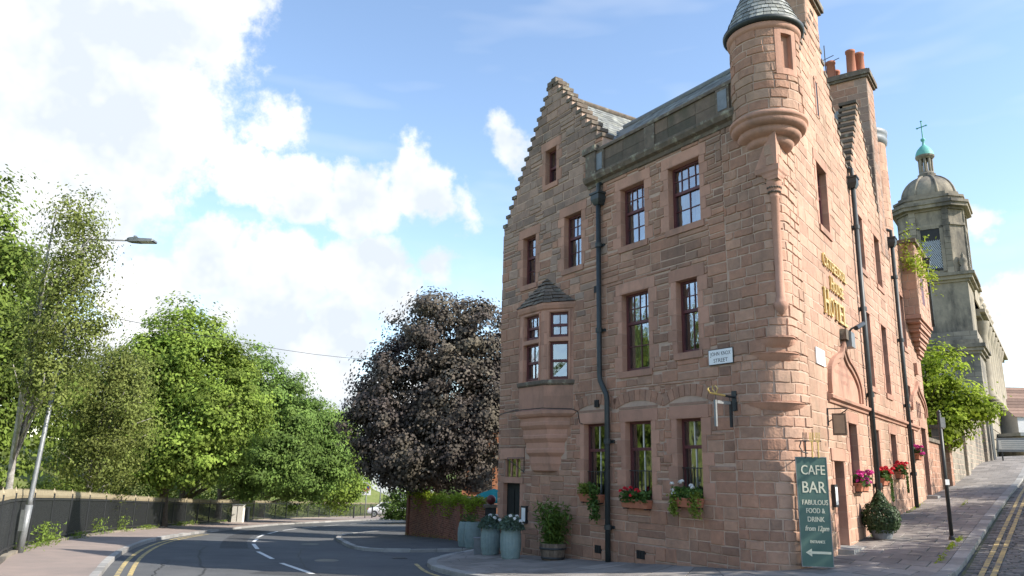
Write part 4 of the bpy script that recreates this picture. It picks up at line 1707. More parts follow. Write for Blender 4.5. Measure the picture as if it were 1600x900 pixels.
mb.fbox(FA, 6.9, 9.0, -1.2, -0.36, 3.9, 6.0)
mb.build('room_recess', [M_ROOM], oriel)

# wall B ------------------------------------------------------------------
OUT_B = [(1.4, 18.2, -1.0, 9.9)]
G1, G2 = [], []
for i in range(14):
    z0 = 9.9 + 0.25 * i
    a, b = 0.9 + (4.05 - 0.9) * (i + .5) / 14, 7.22 - (7.22 - 4.05) * (i + .5) / 14
    OUT_B.append((max(1.0, a), b, z0, z0 + 0.25))
    G1.append((a, b, z0 + 0.25))
for i in range(13):
    z0 = 9.9 + 0.25 * i
    a, b = 7.26 + (9.5 - 7.26) * (i + .5) / 13, 11.7 - (11.7 - 9.5) * (i + .5) / 13
    OUT_B.append((a, b, z0, z0 + 0.25))
    G2.append((a, b, z0 + 0.25))
mb = MB()
HOLES_B2 = HOLES_B
for r in OUT_B:
    ss = sorted({r[0], r[1]} | {x for h in HOLES_B2 for x in h[:2] if r[0] < x < r[1]})
    for i in range(len(ss) - 1):
        for q in rect_sub((ss[i], ss[i + 1], r[2], r[3]), HOLES_B2, 0.001):
            mb.fbox(FB, q[0], q[1], -0.4, 0.0, q[2], q[3])
side_wall = mb.build('side_wall', [M_MORT], hotel)
rnd = random.Random(77)
TYMP = [(3.05, 6.2, 3.5, 4.1), (3.5, 5.75, 4.1, 4.45), (4.2, 5.05, 4.45, 4.7)]
CUT_B = DRESS_B + HOLES_B + TYMP
st = MB()
for q in OUT_B:
    for r in coursed(q[0], q[1], q[2], q[3], rnd, 0.22, 0.36, 0.35, 0.85) if q is OUT_B[0] else [(q[0] + k * (q[1] - q[0]) / max(1, int((q[1] - q[0]) / 0.5)), q[0] + (k + 1) * (q[1] - q[0]) / max(1, int((q[1] - q[0]) / 0.5)), q[2], q[3]) for k in range(max(1, int((q[1] - q[0]) / 0.5)))]:
        for k in rect_sub(r, CUT_B, 0.05):
            stone_geo(st, FB, k, rnd, gap=0.006, proud=(0.004, 0.014))
tag(st.build('stonework', [M_BST], side_wall), kind='stuff')
mb = MB()
for (a, b, c, d) in TYMP:
    mb.fbox(FB, a, b, -0.02, 0.012, c, d - 0.002, 0, 0.9)
mb.build('tympanum', [M_DRESS], side_wall)
# weathered inscription, no longer legible: short chiselled strokes
mb = MB()
rr = random.Random(4)
for (z, a, b) in ((4.22, 4.1, 5.2), (4.02, 3.7, 5.6), (3.82, 4.3, 5.0)):
    s = a
    while s < b:
        w = rr.uniform(0.03, 0.07)
        mb.fbox(FB, s, s + w * 0.5, 0.012, 0.016, z, z + rr.uniform(0.06, 0.10))
        s += w + 0.04
tag(mb.build('worn_inscription', [pm('faded_red', (0.42, 0.22, 0.17), (0.47, 0.27, 0.21), 9, 0.9)], side_wall), kind='stuff')
for gi, G in enumerate((G1, G2)):
    for i, (a, b, z) in enumerate(G):
        for (x, nx_, sg) in ((a, G[i + 1][0] if i + 1 < len(G) else a + 0.25, 1), (b, G[i + 1][1] if i + 1 < len(G) else b - 0.25, -1)):
            if x < 0.98:
                continue
            mb = MB()
            x0, x1 = sorted((x - 0.04 * sg, nx_ + 0.02 * sg))
            mb.fbox(FB, x0, x1, -0.5, 0.035, z - 0.02, z + 0.075, 0, rnd.uniform(-1, 1))
            mb.build('crow_step', [M_MOSS], hotel)
# string course
mb = MB()
prof = [(0.0, 3.27), (0.05, 3.29), (0.06, 3.34), (0.12, 3.38), (0.13, 3.44), (0.06, 3.48), (0.0, 3.5)]
mb.rings([[FB(s, o, z) for (o, z) in prof] for s in np.linspace(2.82, 15.6, 24)], 0, 0, True, True, True)
mb.build('string_course', [M_DRESS], hotel)


def hood(fr, pts, name):
    mb = MB()
    for (o, w, dz) in ((0.10, 0.10, 0.0), (0.06, 0.10, -0.11)):
        rings = []
        P = [Vector((p[0], p[1] + 0)) for p in pts]
        for i, p in enumerate(P):
            d = (P[min(i + 1, len(P) - 1)] - P[max(i - 1, 0)]).normalized()
            n = Vector((-d.y, d.x))
            a = p + n * dz
            b = a - n * w
            rings.append([fr(a.x, -0.01, a.y), fr(a.x, o, a.y), fr(b.x, o, b.y), fr(b.x, -0.01, b.y)])
        mb.rings(rings, 0, -0.2, True, True, True)
    return mb.build(name, [M_DRESS], hotel)


def dense(pts, n=4):
    P = np.array(pts, float)
    for _ in range(2):
        Q = [P[0]]
        for i in range(len(P) - 1):
            Q += [P[i] * .75 + P[i + 1] * .25, P[i] * .25 + P[i + 1] * .75]
        Q.append(P[-1])
        P = np.array(Q)
    return [tuple(p) for p in P]


half1 = dense([(2.95, 3.5), (2.95, 3.9), (3.15, 4.2), (3.75, 4.45), (4.35, 4.55), (4.62, 4.92)])
half2 = dense([(4.62, 4.92), (4.9, 4.55), (5.5, 4.42), (6.1, 4.15), (6.32, 3.85), (6.32, 3.5)])
hood(FB, half1 + half2[1:], 'hood_mould')
half1 = dense([(14.5, 3.95), (14.5, 4.25), (15.0, 4.6), (15.9, 4.8), (16.3, 5.1)])
half2 = dense([(16.3, 5.1), (16.7, 4.8), (17.5, 4.6), (17.95, 4.3), (17.95, 3.9)])
hood(FB, half1 + half2[1:], 'hood_mould')
mb = MB()
mb.fbox(FB, 4.5, 4.8, 0.0, 0.16, 4.9, 5.15)
mb.build('hood_finial', [M_MOSS], hotel)
mb = MB()
mb.fbox(FB, 16.2, 16.55, 0.0, 0.12, 5.35, 5.75)
mb.build('carved_panel', [M_DRESS], hotel)
mb = MB()
for x in (15.95, 16.3, 16.65):
    mb.fbox(FB, x, x + 0.06, 0.0, 0.03, 3.78, 4.35)
mb.build('tracery', [M_MAROON], hotel)

# hidden sides so that the building is whole
mb = MB()
mb.fbox(Fr(FA(10.35, 0, 0), NA, UA), -6.0, -0.35, -0.4, -0.001, -1.3, 8.8)
mb.build('end_wall', [M_GABLE], hotel)
mb = MB()
mb.fbox(Fr(FB(18.2, 0, 0), NB, UB), -7.0, -0.4, -0.4, -0.001, -0.5, 9.9)
mb.build('rear_end_wall', [M_BST], hotel)
mb = MB()
mb.add([FB(3.0, -0.4, 9.88), FB(18.2, -0.4, 9.88), FB(18.2, -3.6, 11.2), FB(9.0, -3.6, 11.2)], [(0, 1, 2, 3)])
mb.add([FB(18.2, -3.6, 11.2), FB(9.0, -3.6, 11.2), FB(9.0, -7.0, 9.8), FB(18.2, -7.0, 9.8)], [(0, 1, 2, 3)])
mb.add([FB(18.2, -0.4, 9.88), FB(18.2, -3.6, 11.2), FB(18.2, -7.0, 9.8)], [(0, 1, 2)])
for G, dd in ((G1, 1.2), (G2, 2.2)):
    ax, az_ = (4.05, 13.3) if G is G1 else (9.5, 13.05)
    l, r = (1.0, 7.1) if G is G1 else (7.3, 11.6)
    mb.add([FB(l, -0.4, 9.85), FB(ax, -0.4, az_), FB(r, -0.4, 9.85), FB(l + 0.2, -min(dd, 0.9), 9.85), FB(ax, -dd, az_), FB(r, -dd, 9.85)], [(0, 1, 4, 3), (1, 2, 5, 4)])
mb.build('side_roof', [M_SLATE], hotel)
# slit window in the gable
mb = MB()
mb.fbox(FB, 3.86, 4.04, 0.0, 0.02, 10.5, 11.4)
mb.build('slit_window', [M_BLACK], hotel)
mb = MB()
for (a, b, z0, z1) in ((3.78, 3.86, 10.45, 11.45), (4.04, 4.12, 10.45, 11.45), (3.78, 4.12, 11.4, 11.5)):
    mb.fbox(FB, a, b, 0.0, 0.03, z0, z1)
mb.build('slit_margin', [M_DRESS], hotel)


# chimneys ------------------------------------------------------------------
def chimney(s0, s1, o0, o1, z0, z1, pots, name, mats, quoin=None):
    mb = MB()
    mb.fbox(FB, s0, s1, o0, o1, z0, z1, 0, 0)
    ch = mb.build(name, [M_MORT], hotel)
    s_ = MB()
    fr2 = Fr(FB(s0, 0, 0), -NB, -UB)
    fr3 = Fr(FB(s1, 0, 0), -NB, UB)
    r2 = random.Random(int(s0 * 10))
    for (fr, a, b) in ((FB, s0, s1), (fr2, -o1, -o0), (fr3, -o1, -o0)):
        f2 = fr if fr is not FB else Fr(FB(0, o1, 0), UB, NB)
        for r in coursed(a, b, z0, z1, r2, 0.22, 0.32, 0.35, 0.7):
            edge = r[0] - a < 0.02 or b - r[1] < 0.02
            stone_geo(s_, f2, r, r2, gap=0.006, proud=(0.004, 0.012), m=(1 if (edge and quoin) else 0))
    tag(s_.build('stonework', mats, ch), kind='stuff')
    cp = MB()
    cp.fbox(FB, s0 - 0.08, s1 + 0.08, o0 - 0.08, o1 + 0.08, z1, z1 + 0.08)
    cp.fbox(FB, s0 - 0.14, s1 + 0.14, o0 - 0.14, o1 + 0.14, z1 + 0.08, z1 + 0.24)
    cp.fbox(FB, s0 - 0.06, s1 + 0.06, o0 - 0.06, o1 + 0.06, z1 + 0.24, z1 + 0.3)
    cp.build('chimney_cap', [M_MOSS], ch)
    for (ps, po, ph, pr) in pots:
        p = MB()
        q = FB(ps, po, z1 + 0.28)
        p.lathe(q, [(pr * 1.12, 0), (pr * 1.12, 0.08), (pr, 0.12), (pr * 0.9, ph - 0.1), (pr * 1.05, ph - 0.08), (pr * 1.05, ph), (pr * 0.8, ph), (pr * 0.75, ph - 0.2)], 14, 0, r2.uniform(-1, 1))
        p.build('chimney_pot', [M_TERRA], ch, True)
    return ch


chimney(3.42, 4.74, -1.25, 0.02, 12.6, 13.72, [(3.75, -0.6, 0.6, 0.15), (4.4, -0.6, 0.6, 0.15)], 'corner_chimney', [M_BST, M_GABLE])
ch2 = chimney(11.62, 12.75, -1.75, 0.03, 8.8, 15.05, [(11.85, -1.55, 0.72, 0.16), (12.4, -1.55, 0.7, 0.15), (11.85, -1.12, 0.72, 0.16), (12.4, -1.1, 0.6, 0.17), (11.85, -0.45, 0.95, 0.16), (12.3, -0.25, 1.0, 0.17)], 'tall_chimney', [M_RUB, M_GABLE], True)
mb = MB()
a = FB(11.9, -1.3, 15.3)
mb.tube([a, (a[0], a[1], a[2] + 1.5)], 0.018, 5)
for zz, l in ((0.75, 0.55), (0.95, 0.35)):
    d = UA * l
    mb.tube([(a[0] - d.x, a[1] - d.y, a[2] + zz), (a[0] + d.x, a[1] + d.y, a[2] + zz)], 0.014, 5)
tag(mb.build('tv_aerial', [M_IRON]), 'thin television aerial on top of the tall chimney stack', 'aerial')
# stair tower behind
mb = MB()
tcx = FB(14.35, -0.75, 0)
mb.lathe(tcx, [(0.78, 8.0), (0.78, 13.6)], 30)
st2 = mb.build('stair_tower', [M_BST], hotel, True)
mb = MB()
mb.lathe(tcx, [(0.78, 13.55), (0.86, 13.62), (0.88, 13.75), (0.84, 13.85), (0.88, 13.9), (0.9, 14.05), (0.5, 14.3), (0.0, 14.4)], 30)
mb.build('tower_cap', [M_LEAD], st2, True)
cy = Cyl(Vector(tcx), 0.78)
s_ = MB()
for r in coursed(0, cy.len, 8.0, 13.5, rnd, 0.24, 0.34, 0.35, 0.7):
    stone_geo(s_, cy, r, rnd, gap=0.006, proud=(0.004, 0.012), nsub=3)
tag(s_.build('stonework', [M_BST], st2), kind='stuff')

# corbelled bay at the far end
mb = MB()
mb.fbox(FB, 15.3, 18.25, -0.2, 0.5, 7.35, 10.0)
bay = mb.build('corbelled_bay', [M_MORT], hotel)
s_ = MB()
fbay = Fr(FB(0, 0.5, 0), UB, NB)
fend = Fr(FB(15.3, 0, 0), -NB, -UB)
for r in coursed(15.3, 18.25, 7.35, 10.0, rnd, 0.24, 0.34, 0.35, 0.7):
    for k in rect_sub(r, [(16.2, 16.9, 7.9, 9.3)], 0.04):
        stone_geo(s_, fbay, k, rnd, gap=0.006, proud=(0.004, 0.012))
for r in coursed(-0.5, 0.0, 7.35, 10.0, rnd, 0.24, 0.34, 0.35, 0.7):
    stone_geo(s_, fend, r, rnd, gap=0.006, proud=(0.004, 0.012))
tag(s_.build('stonework', [M_BST], bay), kind='stuff')
mb = MB()
mb.fbox(FB, 16.2, 16.9, 0.48, 0.505, 7.9, 9.3)
mb.build('bay_window', [M_MAROON], bay)
mb = MB()
for i in range(5):
    z1 = 7.35 - 0.25 * i
    mb.fbox(FB, 15.25 + 0.5 * i, 18.27, -0.1, 0.53 - 0.1 * i, z1 - 0.14, z1, 0, 0.5)
    mb.fbox(FB, 15.33 + 0.5 * i, 18.25, -0.1, 0.46 - 0.1 * i, z1 - 0.25, z1 - 0.14, 0, -0.2)
mb.build('bay_corbel', [M_DRESS], bay)
mb = MB()
mb.fbox(FB, 15.2, 18.35, -0.3, 0.6, 10.0, 10.14)
mb.build('bay_coping', [M_MOSS], bay)

# rainwater pipes -------------------------------------------------------------
def downpipe(fr, pts, hopper, name, r=0.065):
    mb = MB()
    mb.tube([fr(*p) for p in pts], r, 10)
    d = mb.build(name, [M_PIPE], hotel, True)
    for i in range(len(pts) - 1):
        a, b = pts[i], pts[i + 1]
        if abs(a[2] - b[2]) > 1.2:
            n = max(1, int(abs(a[2] - b[2]) / 1.9))
            for k in range(n):
                z = b[2] + (a[2] - b[2]) * (k + 0.5) / n
                c = MB()
                q = fr(a[0], a[1], z)
                c.lathe(q, [(r, -0.06), (r * 1.35, -0.055), (r * 1.35, 0.055), (r, 0.06)], 12)
                c.fbox(fr, a[0] - 0.13, a[0] + 0.13, 0.0, 0.05, z - 0.035, z + 0.035)
                c.build('collar', [M_PIPE], d)
    if hopper:
        s, o, z = pts[0]
        h = MB()
        rings = []
        for (w, zz) in ((0.09, z - 0.02), (0.13, z + 0.05), (0.16, z + 0.12), (0.16, z + 0.25), (0.19, z + 0.26), (0.19, z + 0.31)):
            rings.append([fr(s - w, 0.0, zz), fr(s + w, 0.0, zz), fr(s + w, o + w * 0.8, zz), fr(s - w, o + w * 0.8, zz)])
        h.rings(rings, 0, 0, True, True, True)
        h.tube([fr(s, 0.12, z + 0.3), fr(s, 0.12, z + 0.55), fr(s, -0.02, z + 0.62)], 0.06, 8)
        h.build('hopper', [M_PIPE], d)
    return d


downpipe(FA, [(5.5, 0.13, 8.5), (5.49, 0.13, 4.05), (5.47, 0.13, 3.9), (5.24, 0.13, 3.55), (5.21, 0.13, 3.4), (5.22, 0.13, -0.55)], True, 'downpipe')
downpipe(FB, [(7.1, 0.12, 9.55), (7.02, 0.12, 0.35)], True, 'downpipe')
downpipe(FB, [(13.1, 0.12, 9.35), (13.05, 0.12, 0.75)], True, 'downpipe')
downpipe(FB, [(17.6, 0.62, 9.6), (17.6, 0.62, 9.0), (17.75, 0.62, 8.7), (17.75, 0.62, 7.6), (18.0, 0.60, 7.35)], True, 'downpipe', 0.05)

# iron air vents
for (fr, s, z, w) in ((FA, 5.71, -0.1, 0.22), (FA, 4.2, -0.08, 0.26), (FA, 5.72, 6.28, 0.16), (FA, 5.73, 3.35, 0.16)):
    mb = MB()
    mb.fbox(fr, s - w / 2, s + w / 2, 0.0, 0.045, z - 0.09, z + 0.09)
    for i in range(3):
        x = s - w / 2 + w * (i + 0.5) / 3
        mb.fbox(fr, x - 0.012, x + 0.012, 0.045, 0.055, z - 0.08, z + 0.08)
    mb.build('air_vent', [M_BLACK], hotel)
# thin cable running along wall A
mb = MB()
mb.tube([FA(10.3, 0.03, 3.28), FA(8.7, 0.6, 3.29), FA(7.3, 0.6, 3.29), FA(6.75, 0.04, 3.27), FA(6.5, 0.03, 3.2), FA(6.42, 0.03, 2.9), FA(6.3, 0.03, 2.87)], 0.012, 5)
mb.build('cable', [M_BLACK], hotel)

# gilt lettering ---------------------------------------------------------------
lt = empty('wall_lettering', FB(4.3, 0.05, 5.2))
tag(lt, 'raised gold lettering in three lines high on the sunlit side wall', 'lettering')
for (body, z, size, wid, mid) in (('CATHEDRAL', 6.46, 0.34, 2.40, 4.38), ('HOUSE', 5.98, 0.36, 1.36, 4.46), ('HOTEL', 5.30, 0.66, 2.30, 4.2)):
    xs = []
    n = len(body)
    # widths by glyph, first letter taller
    for i, ch in enumerate(body):
        cw = wid / n
        s0 = mid - wid / 2 + cw * (i + 0.5)
        V_, F_ = text_geo(ch, 1.0, 0.0)
        x0, x1 = min(v[0] for v in V_), max(v[0] for v in V_)
        y0, y1 = min(v[1] for v in V_), max(v[1] for v in V_)
        hh = size * 0.72 * (1.28 if i == 0 else 1.0)
        ww = cw * 0.82
        l = MB()
        for (oa, ob) in ((0.045, 0.06),):
            top = [FB(s0 + (v[0] - (x0 + x1) / 2) / (x1 - x0) * ww, ob, z + (v[1] - y0) / (y1 - y0) * hh) for v in V_]
            bot = [FB(s0 + (v[0] - (x0 + x1) / 2) / (x1 - x0) * ww, 0.02, z + (v[1] - y0) / (y1 - y0) * hh) for v in V_]
            nv = len(V_)
            l.add(top + bot, F_ + [[j + nv for j in f] for f in F_])
            edges = {}
            for f in F_:
                for a_, b_ in zip(f, f[1:] + f[:1]):
                    edges[(min(a_, b_), max(a_, b_))] = edges.get((min(a_, b_), max(a_, b_)), 0) + 1
            l.add(top + bot, [[a_, b_, b_ + nv, a_ + nv] for (a_, b_), c_ in edges.items() if c_ == 1])
        # small serifs
        for (zz) in (z, z + hh - 0.03):
            if ch in 'HEDRATLU':
                l.fbox(FB, s0 - ww * 0.62, s0 - ww * 0.25, 0.02, 0.058, zz, zz + 0.03) if not (ch == 'T') else l.fbox(FB, s0 - ww * 0.25, s0 + ww * 0.25, 0.02, 0.058, z, z + 0.03)
                if ch in 'HAR':
                    l.fbox(FB, s0 + ww * 0.25, s0 + ww * 0.62, 0.02, 0.058, zz, zz + 0.03)
        l.build('letter', [M_GOLD], lt)

# ------------------------------------------------------------------ neighbours along the side street
BRK = (UB.x, UB.y, 0.0)
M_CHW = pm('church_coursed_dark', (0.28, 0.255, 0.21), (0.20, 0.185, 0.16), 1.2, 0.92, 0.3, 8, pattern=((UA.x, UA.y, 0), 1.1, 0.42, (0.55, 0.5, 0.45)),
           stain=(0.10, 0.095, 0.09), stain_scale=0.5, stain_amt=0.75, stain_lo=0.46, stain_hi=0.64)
church = empty('church', FB(60, -1, 3.8))
tag(church, 'tall blackened classical church with domed tower above the bright green tree', 'church')
# tower: near corner at s0, front plane o=-1 ; A-direction width 5.2
TS, TW = 57.0, 5.2
FT = Fr(FB(TS, -0.45, 0), UB, NB)      # street side of the tower
FTa = Fr(FB(TS, -0.45, 0), -NB, -UB)   # side that faces us (s runs inward)


def tbox(mb, e, z0, z1, m=0, t=0.0, w=TW):
    mb.fbox(FT, -e, w + e, -w - e, e, z0, z1, m, t)


mb = MB()
tbox(mb, 0.0, 0, 13.4)
tw = mb.build('tower_base', [M_CHW], church)
mb = MB()
for (e, z0, z1) in ((0.15, 11.5, 11.75), (0.35, 11.75, 12.0), (0.5, 12.0, 12.3), (0.1, 12.3, 12.7), (-0.25, 13.4, 18.0), (-0.1, 17.6, 17.8), (0.15, 17.8, 18.1), (0.35, 18.1, 18.35)):
    tbox(mb, e, z0, z1, 0, random.uniform(-1, 1))
mb.build('tower_stage', [M_CHURCH], church)
# belfry octagon
oc = Vector(FT(TW / 2, -TW / 2, 0))
a_b = math.atan2(NB.x, NB.y)


def octa(mb, rad, z0, z1, m=0, t=0.0, rad1=None, cham=0.62):
    rings = []
    for (r, z) in ((rad, z0), (rad1 or rad, z1)):
        pts = []
        for k in range(4):
            ang = a_b + k * math.pi / 2
            d = Vector((math.sin(ang), math.cos(ang), 0))
            e = Vector((d.y, -d.x, 0))
            pts.append(oc + d * r - e * r * cham)
            pts.append(oc + d * r + e * r * cham)
        rings.append([(p.x, p.y, z) for p in pts[::-1]])
    mb.rings(rings, m, t, True, True, True)


RB = 2.45
mb = MB()
octa(mb, RB, 18.35, 24.00)
octa(mb, RB + 0.12, 22.60, 22.80, 0, 0.5)
belfry = mb.build('belfry', [M_CHURCH], church)
# corner pilasters and string courses of the belfry
for k in range(4):
    for sg in (-1, 1):
        ang = a_b + k * math.pi / 2
        d = Vector((math.sin(ang), math.cos(ang), 0))
        e = Vector((d.y, -d.x, 0))
        fp = Fr(oc + d * RB, e, d)
        for q in range(11):
            mb = MB()
            z0 = 18.4 + q * 0.52
            mb.fbox(fp, sg * 1.26 - 0.24, sg * 1.26 + 0.24, -0.02, 0.13 + (0.05 if q == 0 else 0), z0 + 0.012, z0 + 0.508, 0, random.uniform(-1, 1))
            mb.build('pilaster_block', [M_CHURCH], belfry)
mb = MB()
for (r, z0, z1) in ((RB + 0.15, 24.00, 24.20), (RB + 0.5, 24.20, 24.50), (RB + 0.62, 24.50, 24.75), (RB + 0.2, 24.75, 25.10), (RB + 0.3, 25.10, 25.30), (RB - 0.1, 25.30, 25.70)):
    octa(mb, r, z0, z1, 0, random.uniform(-1, 1))
mb.build('belfry_cornice', [M_CHURCH], church)
# belfry openings with lattice, one on each side we can see
for (fr, sgn) in ((Fr(oc - UB * (RB + 0.01), -NB, -UB), 1), (Fr(oc + NB * (RB + 0.01), UB, NB), 1)):
    d = MB()
    d.fbox(fr, -0.72, 0.72, 0.0, 0.02, 18.70, 22.40)
    op = d.build('belfry_opening', [M_BLACK], church)
    l = MB()
    for (x0, x1, z0, z1) in ((-1.0, -0.72, 18.60, 22.80), (0.72, 1.0, 18.60, 22.80), (-1.0, 1.0, 22.40, 22.80)):
        l.fbox(fr, x0, x1, 0.0, 0.1, z0, z1)
    l.build('opening_margin', [M_CHURCH], op)
    g = MB()
    x = -0.72
    for k in range(-22, 12):
        for dr in (1, -1):
            # diagonal bars clipped to the opening
            z0 = 18.90 + k * 0.24
            p = []
            for xx in np.linspace(-0.7, 0.7, 15):
                zz = z0 + (xx + 0.7) * 1.6 if dr == 1 else z0 + 2.24 - (xx + 0.7) * 1.6
                if 18.85 < zz < 21.40:
                    p.append((xx, zz))
            if len(p) >= 2:
                (xa, za), (xb, zb) = p[0], p[-1]
                g.add([fr(xa, 0.03, za - 0.035), fr(xb, 0.03, zb - 0.035), fr(xb, 0.03, zb + 0.035), fr(xa, 0.03, za + 0.035)], [(0, 1, 2, 3)])
    g.build('lattice', [pm('pale_lattice', (0.55, 0.6, 0.66), (0.45, 0.5, 0.56), 4, 0.6)], op)
# swags and corner urns
for k in range(4):
    mb = MB()
    ang = a_b + math.pi / 4 + k * math.pi / 2
    c_ = oc + Vector((math.sin(ang), math.cos(ang), 0)) * (RB * 1.25)
    mb.lathe((c_.x, c_.y, 18.35), [(0.32, 0), (0.32, 0.5), (0.2, 0.6), (0.34, 0.95), (0.3, 1.2), (0.12, 1.35), (0.16, 1.5), (0.0, 1.8)], 10)
    mb.build('corner_urn', [M_CHURCH], church, True)
dome = MB()
dome.lathe((oc.x, oc.y, 25.60), [(2.25 * math.cos(a), 2.35 * math.sin(a)) for a in np.linspace(0, 1.36, 12)], 32)
for k in range(8):
    ang = a_b + math.pi / 8 + k * math.pi / 4
    pts = []
    for a in np.linspace(0, 1.36, 9):
        r = 2.27 * math.cos(a)
        pts.append((oc.x + r * math.sin(ang), oc.y + r * math.cos(ang), 25.60 + 2.37 * math.sin(a)))
    dome.tube(pts, 0.11, 6)
dome.build('dome', [M_CHURCH], church, True)
lan = MB()
lan.lathe((oc.x, oc.y, 0), [(0.75, 27.70), (0.75, 28.15), (0.62, 28.25), (0.55, 28.40)], 16)
for k in range(8):
    ang = a_b + k * math.pi / 4
    lan.tube([(oc.x + .48 * math.sin(ang), oc.y + .48 * math.cos(ang), 28.30), (oc.x + .48 * math.sin(ang), oc.y + .48 * math.cos(ang), 29.75)], 0.12, 6)
lan.lathe((oc.x, oc.y, 0), [(0.6, 29.60), (0.78, 29.80), (0.8, 29.95), (0.7, 30.00)], 16)
lan.build('lantern', [M_CHURCH], church)
mb = MB()
mb.lathe((oc.x, oc.y, 29.95), [(0.78, 0), (0.74, 0.25), (0.6, 0.6), (0.36, 0.9), (0.14, 1.1), (0.08, 1.4), (0.2, 1.55), (0.2, 1.7), (0.05, 1.8)], 20)
mb.build('copper_cap', [M_COPPER], church, True)
mb = MB()
q = (oc.x, oc.y, 31.70)
mb.tube([q, (q[0], q[1], q[2] + 1.7)], 0.055, 6)
d = UA * 0.42
mb.tube([(q[0] - d.x, q[1] - d.y, q[2] + 1.15), (q[0] + d.x, q[1] + d.y, q[2] + 1.15)], 0.055, 6)
for (x, z) in ((-0.42, 1.15), (0.42, 1.15), (0, 1.7)):
    mb.lathe((q[0] + UA.x * x, q[1] + UA.y * x, q[2] + z), [(0, -0.12), (0.12, 0), (0, 0.12)], 6)
mb.build('cross', [M_COPPER], church)
# long street front of the church with columns
FS = Fr(FB(TS + TW, -1.0, 0), UB, NB)
mb = MB()
mb.fbox(FS, -0.05, 34, -14, 0.0, 0, 17.0)
mb.build('church_body', [M_CHLIT], church)
mb = MB()
for (o, z0, z1) in ((0.25, 8.2, 8.6), (0.2, 15.2, 15.5), (0.6, 15.5, 15.8), (1.0, 15.8, 16.1), (0.3, 17.0, 17.3)):
    mb.fbox(FS, 0, 34, 0, o, z0, z1)
mb.build('church_cornice', [M_CHLIT], church)
for i in range(7):
    c_ = FS(1.6 + i * 3.3, 0.42, 0)
    mb = MB()
    mb.lathe((c_[0], c_[1], 0), [(0.62, 8.6), (0.62, 8.8), (0.52, 8.95), (0.46, 13.9), (0.5, 14.1), (0.72, 14.9), (0.74, 15.2)], 14)
    mb.build('column', [M_CHLIT], church, True)
    mb = MB()
    mb.fbox(FS, 2.5 + i * 3.3, 4.0 + i * 3.3, 0.0, 0.03, 9.6, 13.6)
    mb.build('church_window', [M_BLACK], church)
    mb = MB()
    for k in range(6):
        mb.fbox(FS, 0.2 + i * 3.3, 3.4 + i * 3.3, 0.0, 0.12, 2.6 + k * 0.9, 3.42 + k * 0.9, 0, random.uniform(-1, 1))
    mb.build('rusticated_block', [M_CHLIT], church)
    mb = MB()
    c2 = FS(1.6 + i * 3.3, 0.1, 17.3)
    mb.lathe(c2, [(0.35, 0), (0.35, 0.5), (0.2, 0.6), (0.5, 1.1), (0.42, 1.4), (0.14, 1.6), (0.2, 1.8), (0.0, 2.2)], 10)
    mb.build('urn', [M_CHLIT], church, True)
# pavilion end with taller attic
mb = MB()
mb.fbox(FS, 0.2, 5.0, -3.0, 0.4, 17.0, 18.6)
mb.fbox(FS, 0.0, 5.2, -3.0, 0.7, 18.6, 18.9)
mb.build('church_attic', [M_CHLIT], church)

# garden wall beyond the hotel: piers, panels and copings
gw = empty('garden_wall', FB(20, 0, 1.2))
tag(gw, 'red and grey stone garden wall with dark coping under the bright green street tree', 'wall')
rnd = random.Random(8)
for (a, b, h, m, o) in ((18.26, 22.2, 1.9, M_RUB, -0.12), (22.2, 23.0, 2.3, M_CHURCH, 0.0), (24.8, 25.6, 2.4, M_RUB, 0.0), (25.6, 32.0, 2.2, M_CHURCH, -0.1), (32.0, 33.0, 3.0, M_CHLIT, 0.05), (33.0, 45.0, 3.4, M_CHURCH, -0.1), (45.0, 46.4, 4.4, M_CHURCH, 0.1)):
    zb = 0.065 * a
    s_ = MB()
    s_.fbox(FB, a, b, o - 0.35, o - 0.02, zb - 0.8, zb + h)
    p = s_.build('wall_panel', [M_MORT], gw)
    s_ = MB()
    f2 = Fr(FB(0, o - 0.02, 0), UB, NB)
    for r in coursed(a, b, zb - 0.5, zb + h, rnd, 0.2, 0.3, 0.3, 0.7):
        stone_geo(s_, f2, r, rnd, gap=0.005, proud=(0.004, 0.012))
    f3 = Fr(FB(a, 0, 0), -NB, -UB)
    for r in coursed(-o + 0.02, -o + 0.35, zb - 0.5, zb + h, rnd, 0.2, 0.3, 0.3, 0.7):
        stone_geo(s_, f3, r, rnd, gap=0.005, proud=(0.004, 0.012))
    tag(s_.build('wall_stones', [m], p), kind='stuff')
    c_ = MB()
    c_.fbox(FB, a - 0.05, b + 0.05, o - 0.42, o + 0.06, zb + h, zb + h + 0.14)
    c_.build('coping', [M_MOSS], gw)
# pitched gate lodge roof by the church
lg = empty('gate_lodge', FB(48, -1, 3.2))
tag(lg, 'small dark slate-roofed stone gateway against the church wall', 'gateway')
mb = MB()
mb.fbox(FB, 47.0, 51.0, -4.0, 0.2, 2.0, 7.0)
mb.build('lodge_wall', [M_CHURCH], lg)
mb = MB()
P = [FB(46.6, 0.5, 7.0), FB(51.4, 0.5, 7.0), FB(51.4, -4, 7.0), FB(46.6, -4, 7.0), FB(46.6, -1.9, 9.0), FB(51.4, -1.9, 9.0)]
mb.add(P, [(0, 1, 5, 4), (2, 3, 4, 5), (0, 4, 3), (1, 2, 5)])
mb.build('lodge_roof', [M_SLATE], lg)
mb = MB()
mb.fbox(FB, 47.9, 50.0, 0.2, 0.24, 3.0, 6.2)
mb.build('lodge_door', [M_BLACK], lg)

